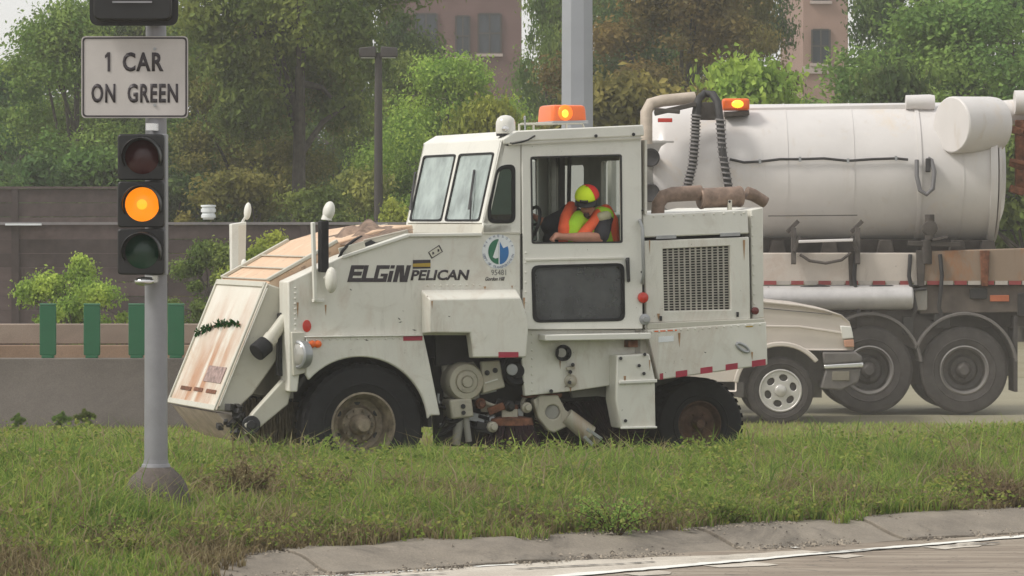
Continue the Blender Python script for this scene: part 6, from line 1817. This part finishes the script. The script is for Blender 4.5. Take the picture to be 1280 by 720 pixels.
b = B(); b.plate(VPL([(1150, 356), (1290, 356), (1290, 390), (1150, 392)], 0.06), (), 0.06, 0.35); b.obj('frame_box', simple('dirty_tan_box', (0.10, 0.08, 0.065), 0.8, var=0.3), vt, 0.01)
b = B(); b.box(VL(1238, 0).x, VL(1262, 0).x, 0.035, 0.06, VL(0, 377).z, VL(0, 369).z); b.obj('side_marker', simple('dull_amber', (0.42, 0.12, 0.05), 0.5), vt, 0.006)
b = B(); b.box(VL(1268, 0).x, VL(1272, 0).x, 0.0, 0.6, 0.28, VL(0, 395).z); b.obj('mud_flap', M['rubber_dusty'], vt)
b = B(); b.plate(VPL([(1030, 385), (1262, 385), (1262, 470), (1030, 470)], 0.62), (), 0.62, 0.68); b.obj('inner_guard', M['truck_frame'], vt)
b = B(); b.bar(VL(1090, 385, 0.3), VL(1190, 440, 0.3), 0.3, 0.4); b.box(VL(1040, 0).x, VL(1260, 0).x, 0.7, 1.3, 0.35, 0.75); b.obj('axle_beam', M['truck_frame'], vt)
M['fender'] = simple('dusty_fender', (0.13, 0.118, 0.11), 0.7, var=0.15)
for cx in (1087, 1206):
    b = B()
    a0, a1 = 8, 162
    ou = [(cx + 67 * math.cos(R(a)), 462 - 72 * math.sin(R(a))) for a in range(a0, a1, 6)]; inn = [(cx + 63.5 * math.cos(R(a)), 462 - 68 * math.sin(R(a))) for a in range(a0, a1, 6)]
    b.plate(VPL(ou + inn[::-1]), (), -0.02, 0.55); b.obj('wheel_fender', M['fender'], vt, 0.008)
for px in (1087, 1206, 660):
    for yy, f in ((0.18, -1), (2.0 - 0.18, 1)):
        xw = VL(px, 0, 0).x
        t = wheel(vt, (xw, yy, 0.545), 0.545, 0.30, 0.30, M['rubber_dusty'], M['rim'], dish=0.16, bolts=10, face=f, tread=0)
        for ch in t.children: ch.data.materials[0] = bpy.data.materials.get('dusty_steel_rim') or simple('dusty_steel_rim', (0.075, 0.068, 0.064), 0.6, 0.2, var=0.25)
        b = B(); yo = yy + f * 0.125
        b.lathe((xw, yo, 0.545), (0, f, 0), [(-0.02, 0.30), (0.012, 0.305), (0.02, 0.29), (-0.03, 0.262)], 40, cap=False); b.obj('rim_edge', bpy.data.materials.get('rim_edge_metal') or simple('rim_edge_metal', (0.24, 0.225, 0.215), 0.4, 0.4), t)
# dark cradle under the tank and grimy gear along the frame
b = B(); b.plate(VPL([(832, 296), (1238, 300), (1250, 318), (832, 320)], 0.45), (), 0.45, 1.6); b.obj('tank_cradle', M['truck_frame'], vt, 0.01)
for px in (965, 1030, 1100, 1190, 1228):
    b = B(); b.plate(VPL([(px, 300), (px + 14, 300), (px + 18, 318), (px - 4, 318)], 0.25), (), 0.2, 0.45); b.obj('cradle_gusset', M['truck_frame'], vt, 0.008)
gr_ = random.Random(17)
b = B(); b.tube([VL(952, 362, 0.0)] + [VL(960 + k * 22, 360 + 3 * math.sin(k * 1.7), -0.01) for k in range(10)], 0.018, 8); b.obj('air_line', M['hose'], vt)
b = B(); p0 = VL(1040, 402, 0.25); b.lathe(p0, (1, 0, 0), [(0, 0.02), (0.02, 0.12), (0.5, 0.12), (0.52, 0.02)], 20); b.obj('air_tank', M['truck_frame'], vt)
for (px, py, w_, h_) in ((1143, 362, 16, 26), (1168, 392, 20, 18), (1212, 360, 22, 14), (1272, 366, 14, 30), (1128, 395, 14, 24)):
    b = B(); b.plate(rpoly(VPL([(px, py), (px + w_, py), (px + w_, py + h_), (px, py + h_)], 0.05), 0.03), (), 0.02, 0.10); b.obj('valve_box', gr_.choice([M['truck_frame'], M['under'], M['grey_dirty']]), vt, 0.01)
for px in (1070, 1138, 1175):
    b = B(); b.tube([VL(px, 318, 0.0), VL(px + gr_.uniform(-4, 4), 345, -0.03), VL(px + gr_.uniform(-8, 8), 385, 0.0), VL(px + gr_.uniform(-6, 10), 410, 0.1)], 0.025, 8); b.obj('drain_hose', M['hose'], vt)
# cab of the truck, hidden behind the sweeper's own cab
b = B(); cabp = VPL([(560, 480), (556, 360), (572, 340), (600, 262), (625, 200), (760, 190), (792, 192), (795, 480)], 0.0)
b.plate(cabp, (), 0.0, 2.0); cb = b.obj('cab', M['tank'], vt, 0.05)
b = B(); b.plate(VPL([(612, 320), (632, 272), (690, 272), (690, 320)], 0), (), -0.006, 0.02); b.obj('side_window', M['glass_quarter'], cb)

# ------------------------------------------------------------------ buildings far behind
M['brick'] = simple('brown_brick', (0.15, 0.088, 0.082), 0.9, var=0.12, scale=1.2)
M['pink'] = simple('pink_stone', (0.31, 0.205, 0.165), 0.9, var=0.08, scale=0.8)
M['window_dark'] = simple('dark_window', (0.035, 0.045, 0.06), 0.15, var=0.1, scale=0.5)
M['pale_wall'] = simple('pale_wall', (0.42, 0.35, 0.32), 0.8, var=0.08)
def building(name, label, Y, px0, px1, ztop, depth, mat, wins, bands=()):
    x0, x1 = wpt(px0, 0, Y).x, wpt(px1, 0, Y).x
    root = empty(name, (x0, Y, 0)); tag(root, label, 'building')
    b = B(); b.box(0, x1 - x0, 0, depth, -0.5, ztop); wl = b.obj('wall', mat, root)
    b = B(); b.box(-0.2, x1 - x0 + 0.2, -0.2, depth + 0.2, ztop + 0.003, ztop + 0.4); b.obj('roof', M['pale_wall'], root)
    for (a, c_, t, u) in wins:
        p, q = wpt(a, u, Y), wpt(c_, t, Y)
        b = B(); b.box(p.x - x0, q.x - x0, -0.03, 0.05, p.z, q.z); w = b.obj('window', M['window_dark'], root)
        b = B()
        for e in (p.x - x0 - 0.04, q.x - x0 + 0.04, (p.x + q.x) / 2 - x0): b.bar((e, -0.06, p.z), (e, -0.06, q.z), 0.07, 0.06)
        for z in (p.z, (p.z + q.z) / 2, q.z): b.bar((p.x - x0, -0.063, z), (q.x - x0, -0.063, z), 0.06, 0.06)
        b.obj('frame', M['bronze'], w)
        b = B(); b.box(p.x - x0 - 0.12, q.x - x0 + 0.12, -0.16, 0.0, p.z - 0.16, p.z - 0.04); b.obj('sill', M['pale_wall'], w)
    for (t, u) in bands:
        b = B(); b.box(-0.05, x1 - x0 + 0.05, -0.10, 0.0, wpt(0, u, Y).z, wpt(0, t, Y).z); b.obj('ledge', M['pale_wall'], root)
building('brick_building', 'brown brick building with tall dark windows rising above the trees', 170, 478, 652, 17.0, 12, M['brick'],
         [(571, 586, 20, 70), (599, 625, 17, 66), (520, 545, 17, 66), (492, 507, 20, 70), (571, 586, -70, -20), (599, 625, -70, -20), (520, 545, -70, -20)], [(-8, -16)])
building('pink_building', 'pinkish building with one dark window seen between the right hand trees', 165, 1004, 1060, 16.0, 14, M['pink'],
         [(1016, 1036, 37, 78), (1016, 1036, -40, 0)], [(83, 92)])
root = building('low_building', 'low pale building glimpsed through the trees left of the sweeper cab', 135, 470, 700, wpt(0, 138, 135).z, 10, M['pale_wall'], [(500, 520, 160, 190), (560, 580, 160, 190), (605, 625, 160, 190)])

# ------------------------------------------------------------------ trees and bushes
def crown_mesh(name, seed, blobs, n, leaf, mat):
    """leaf-sized faces scattered through clumps; blobs = (x, y, z, rx, rz)"""
    r = np.random.default_rng(seed)
    bl = np.array(blobs)
    vol = bl[:, 3] ** 2 * bl[:, 4]
    k = r.choice(len(bl), n, p=vol ** 0.75 / (vol ** 0.75).sum())
    d = r.normal(size=(n, 3)); d /= np.linalg.norm(d, axis=1)[:, None]
    rad = r.uniform(0.30, 1.0, n) ** 0.6 * (1 + 0.30 * r.normal(size=n))
    c = bl[k, :3] + d * rad[:, None] * np.stack([bl[k, 3], bl[k, 3], bl[k, 4]], 1)
    nrm = d + r.normal(size=(n, 3)) * 0.75 + np.array([0, 0, 0.25]); nrm /= np.linalg.norm(nrm, axis=1)[:, None]
    a = np.cross(nrm, r.normal(size=(n, 3))); a /= np.linalg.norm(a, axis=1)[:, None]
    b2 = np.cross(nrm, a)
    L = (leaf * r.uniform(0.6, 1.35, n))[:, None]
    v = np.stack([c - a * L * 0.5, c + b2 * L * 0.30 + nrm * L * 0.05, c + a * L * 0.5 - nrm * L * 0.1, c - b2 * L * 0.30 + nrm * L * 0.05], 1).reshape(-1, 3)
    i = np.arange(n) * 4
    me = np_mesh(name, v, np.stack([i, i + 1, i + 2, i + 3], 1), None, [mat])
    return me
def tree_kind(seed, H, Rr, n, leaf, mat, low=0.12, nb=46, trunk=0.22):
    r = random.Random(seed)
    blobs = []
    for k in range(nb):
        z = H * (low + (0.97 - low) * r.random())
        f = (z / H - low) / (0.97 - low)
        env = Rr * (0.55 + 0.45 * math.sin(math.pi * min(1, f * 0.9 + 0.15))) * (1.0 if f < 0.7 else 1 - 0.6 * (f - 0.7) / 0.3)
        a = r.uniform(0, 2 * math.pi); q = env * (r.random() ** 0.5)
        s = r.uniform(0.35, 1.15) * Rr * 0.25
        blobs.append((math.cos(a) * q, math.sin(a) * q, z, s * r.uniform(0.9, 1.4), s * r.uniform(0.55, 0.85)))
    cm = crown_mesh('crown', seed, blobs, n, leaf, mat)
    b = B()
    lean = Vector((r.uniform(-0.6, 0.6), r.uniform(-0.3, 0.3), 0))
    mid = lean * 0.5 + Vector((0, 0, H * 0.35)); top = lean + Vector((0, 0, H * 0.75))
    b.tube([(0, 0, -0.2), (0.02, 0, H * 0.12), mid, top], [trunk, trunk * 0.8, trunk * 0.6, trunk * 0.22], 9)
    tm = b.mesh('trunk', M['bark'])
    lm = []
    for bl in r.sample(blobs, min(14, nb)):
        p = mid.lerp(top, r.uniform(-0.3, 0.7)); e = Vector(bl[:3])
        bb = B(); bb.tube([p, p.lerp(e, 0.5) + Vector((0, 0, 0.2)), e], [trunk * 0.36, trunk * 0.25, trunk * 0.08], 6)
        lm.append(bb.mesh('limb', M['bark']))
    return cm, tm, lm
M['bark'] = simple('bark', (0.075, 0.065, 0.055), 0.95, var=0.4, scale=8, bmp=0.4)
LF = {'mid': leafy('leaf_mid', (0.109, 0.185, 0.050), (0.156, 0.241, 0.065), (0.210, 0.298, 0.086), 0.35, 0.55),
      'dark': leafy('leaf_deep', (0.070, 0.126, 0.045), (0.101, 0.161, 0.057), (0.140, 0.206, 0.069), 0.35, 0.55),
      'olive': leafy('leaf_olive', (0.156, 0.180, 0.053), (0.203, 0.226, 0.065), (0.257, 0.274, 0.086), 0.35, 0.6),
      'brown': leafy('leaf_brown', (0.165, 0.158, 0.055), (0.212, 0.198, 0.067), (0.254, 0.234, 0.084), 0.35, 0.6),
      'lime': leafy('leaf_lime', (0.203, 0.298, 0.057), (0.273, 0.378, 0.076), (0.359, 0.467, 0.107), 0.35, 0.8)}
KIND = {'tall': tree_kind(21, 11.0, 3.5, 46000, 0.15, LF['mid'], 0.10, 74),
        'tall_b': tree_kind(22, 10.0, 3.9, 46000, 0.15, LF['mid'], 0.06, 80),
        'spread': tree_kind(23, 8.0, 4.1, 44000, 0.145, LF['mid'], 0.05, 76),
        'bare': tree_kind(31, 11.5, 3.3, 38000, 0.15, LF['mid'], 0.40, 60, 0.26),
        'bush': tree_kind(24, 3.0, 1.9, 15000, 0.115, LF['lime'], 0.04, 26, 0.07),
        'bush_b': tree_kind(25, 3.6, 2.0, 15000, 0.13, LF['lime'], 0.04, 28, 0.07)}
def tree(name, label, kind, px, Y, h, leafm, rz=0.0, wide=1.0, cat='tree', group=None, z=-0.03):
    cm, tm, lm = KIND[kind]
    H0 = {'tall': 11.0, 'tall_b': 10.0, 'spread': 8.0, 'bare': 11.5, 'bush': 3.0, 'bush_b': 3.6}[kind]
    root = empty(name, (wpt(px, 0, Y).x, Y, z), rz); tag(root, label, cat, group)
    k = h / H0
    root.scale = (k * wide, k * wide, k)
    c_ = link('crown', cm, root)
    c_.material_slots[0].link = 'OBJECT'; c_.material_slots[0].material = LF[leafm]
    c_['kind'] = 'stuff'
    link('trunk', tm, root)
    for l_ in lm: link('limb', l_, root)
    return root
G1 = 'trees behind the timber wall'
T = [
 ('broadleaf_tree', 'tall pale green tree at the far left under the gap of white sky', 'tall_b', 92, 98, 7.7, 'mid', 0.3, 0.95),
 ('broadleaf_tree', 'dark leafed tree behind the white sign', 'tall', 180, 104, 8.4, 'dark', 1.9, 0.95),
 ('broadleaf_tree', 'tall grey green tree just right of the sign', 'tall_b', 258, 100, 7.7, 'mid', 4.0, 1.0),
 ('broadleaf_tree', 'tall tree with a long bare trunk left of the lamp post', 'bare', 372, 92, 11.8, 'mid', 2.6, 0.9),
 ('broadleaf_tree', 'dark tree rising right behind the lamp post', 'tall', 440, 112, 12.0, 'dark', 5.2, 0.62),
 ('broadleaf_tree', 'green tree in front of the brick building, right of the lamp post', 'spread', 500, 104, 6.6, 'mid', 0.9, 0.8),
 ('broadleaf_tree', 'yellow green tree between the lamp post and the steel mast', 'spread', 575, 100, 6.4, 'lime', 3.3, 0.8),
 ('broadleaf_tree', 'deep green tree immediately left of the steel mast', 'spread', 684, 118, 9.4, 'mid', 1.3, 0.42),
 ('broadleaf_tree', 'dark tree immediately right of the steel mast', 'tall', 795, 118, 11.5, 'dark', 0.2, 0.75),
 ('broadleaf_tree', 'brownish olive tree behind the front end of the white tank', 'tall_b', 845, 104, 9.3, 'brown', 2.2, 1.0),
 ('broadleaf_tree', 'brownish tree left of the pinkish building', 'tall_b', 925, 112, 9.6, 'olive', 4.4, 0.5),
 ('broadleaf_tree', 'dark crown above the white tank just right of the pinkish building', 'tall', 1135, 108, 10.5, 'dark', 3.6, 0.55),
 ('broadleaf_tree', 'dense mid green tree above the filter drum of the tank truck', 'spread', 1190, 96, 7.6, 'mid', 5.5, 1.15),
 ('broadleaf_tree', 'dark tall tree at the top right corner of the view', 'tall', 1275, 110, 11.5, 'dark', 1.0, 1.2),
 ('broadleaf_tree', 'leaning tree with grey limbs above the hopper mirrors', 'bare', 322, 95, 7.5, 'olive', 0.6, 0.95),
 ('broadleaf_tree', 'dark tree at the left edge behind the upper fence', 'spread', 5, 110, 6.6, 'dark', 2.0, 1.0),
 ('broadleaf_tree', 'broad grey green tree filling the gap behind the amber signal', 'spread', 150, 116, 8.6, 'mid', 3.0, 1.2),
 ('broadleaf_tree', 'tall dark tree far behind the lamp post and left of the brick building', 'tall_b', 385, 125, 11.8, 'dark', 3.1, 0.8),
 ('broadleaf_tree', 'tree standing between the steel mast and the brownish trees', 'tall_b', 800, 128, 12.4, 'olive', 5.0, 0.8),
 ('broadleaf_tree', 'dark tree far behind the brownish trees, left of the pinkish building', 'tall', 890, 130, 14.0, 'dark', 1.5, 0.6),
 ('broadleaf_tree', 'tall dark tree behind the pinkish building', 'tall_b', 1210, 130, 14.0, 'dark', 2.5, 0.75),
]
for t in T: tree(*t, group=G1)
S_ = [
 ('roadside_bush', 'lime green bush in front of the timber wall above the green paddles', 'bush', 88, 66, wpt(0, 318, 66).z, 'lime', 0.4, 0.86),
 ('roadside_bush', 'green bush behind the hopper and far mirror', 'bush_b', 262, 69, wpt(0, 303, 69).z, 'mid', 1.4, 0.85),
 ('roadside_bush', 'light green bush between the two sweeper mirrors', 'bush', 340, 66, wpt(0, 290, 66).z, 'lime', 2.4, 0.9),
 ('roadside_bush', 'green bush below the lamp post, beyond the near mirror', 'bush_b', 395, 82, wpt(0, 238, 82).z, 'mid', 3.7, 1.0),
 ('roadside_bush', 'bright lime bush just left of the windshield', 'bush', 500, 80, wpt(0, 250, 80).z, 'lime', 5.1, 0.75),
 ('roadside_bush', 'olive bush at the foot of the lamp post', 'bush_b', 452, 86, wpt(0, 215, 86).z, 'olive', 0.8, 0.8),
 ('roadside_bush', 'lime green bush above the front of the white tank', 'bush_b', 935, 84, wpt(0, 78, 84).z, 'lime', 2.9, 0.75),
 ('roadside_bush', 'dark bush above the left end of the timber wall', 'bush', 215, 90, wpt(0, 195, 90).z, 'dark', 4.2, 1.0),
 ('roadside_bush', 'olive bush behind the canister on the timber wall', 'bush_b', 300, 88, wpt(0, 215, 88).z, 'olive', 5.9, 1.0),
 ('roadside_bush', 'grey green bush above the upper fence behind the signal', 'bush_b', 120, 93, wpt(0, 190, 93).z, 'mid', 1.9, 1.1),
 ('roadside_bush', 'dark bush above the upper fence at the left edge', 'bush', 30, 92, wpt(0, 195, 92).z, 'dark', 0.1, 1.1),
 ('roadside_bush', 'bush right behind the sweeper beacon, left of the steel mast', 'bush_b', 612, 86, wpt(0, 128, 86).z, 'lime', 4.9, 0.6),
 ('roadside_bush', 'dark bush between the steel mast and the tank hoses', 'bush_b', 780, 84, wpt(0, 100, 84).z, 'brown', 2.0, 0.9),
 ('roadside_bush', 'dark bush behind the rear end of the white tank', 'bush_b', 1120, 86, wpt(0, 88, 86).z, 'dark', 3.0, 0.6),
 ('roadside_bush', 'low green bush behind the truck rear door at the right edge', 'bush', 1275, 80, wpt(0, 120, 80).z, 'mid', 1.1, 0.9),
]
for t in S_: tree(*t[:9], cat='bush', group='bushes along the road')
for px, lb_, h in ((22, 'small dark weed at the foot of the concrete barrier, nearest the left edge', 0.2), (76, 'small dark weed at the barrier foot below the first two paddles', 0.22), (108, 'tuft of dark weed at the barrier foot, left of the pole', 0.25)):
    Y = 45.6
    root = tree('small_bush', lb_, 'bush', px, Y, h + 0.03, 'mid', px * 0.1, 0.75, cat='bush', group='weeds at the barrier foot')
# far tree line closing the horizon
def treeline():
    r = np.random.default_rng(44)
    blobs = []
    for k in range(240):
        x = r.uniform(-75, 75); y = 205 + r.uniform(-6, 8)
        blobs.append((x, y, r.uniform(0.5, 6.0), r.uniform(1.8, 3.2), r.uniform(1.4, 2.4)))
    return crown_mesh('far_woods', 44, blobs, 60000, 0.5, LF['dark'])
o = link('far_woods', treeline()); tag(o, kind='stuff')

# ------------------------------------------------------------------ light air between here and the trees
b = B(); b.box(-120, 120, -30, 240, -1.1, 24.0)
hz_m = bpy.data.materials.new('haze_air'); hz_m.use_nodes = True
hn = hz_m.node_tree; hn.nodes.remove(hn.nodes['Principled BSDF'])
pv = hn.nodes.new('ShaderNodeVolumePrincipled')
pv.inputs['Color'].default_value = (0.95, 0.95, 0.93, 1); pv.inputs['Density'].default_value = 0.00085; pv.inputs['Anisotropy'].default_value = 0.2
hn.links.new(pv.outputs[0], hn.nodes['Material Output'].inputs['Volume'])
o = b.obj('haze', hz_m); tag(o, kind='stuff')
scene.cycles.volume_bounces = 1

# dust stirred up by the brooms, drifting round the wheels of the tank truck
dm = bpy.data.materials.new('road_dust'); dm.use_nodes = True
dn = dm.node_tree; dn.nodes.remove(dn.nodes['Principled BSDF'])
dp = dn.nodes.new('ShaderNodeVolumePrincipled')
dp.inputs['Color'].default_value = (0.90, 0.84, 0.78, 1); dp.inputs['Density'].default_value = 0.009; dp.inputs['Anisotropy'].default_value = 0.2
dn.links.new(dp.outputs[0], dn.nodes['Material Output'].inputs['Volume'])
b = B(); b.ball((3.6, 45.6, 0.55), 1.0, 32, 20, (5.2, 3.4, 1.15))
o = b.obj('dust', dm); tag(o, kind='stuff')
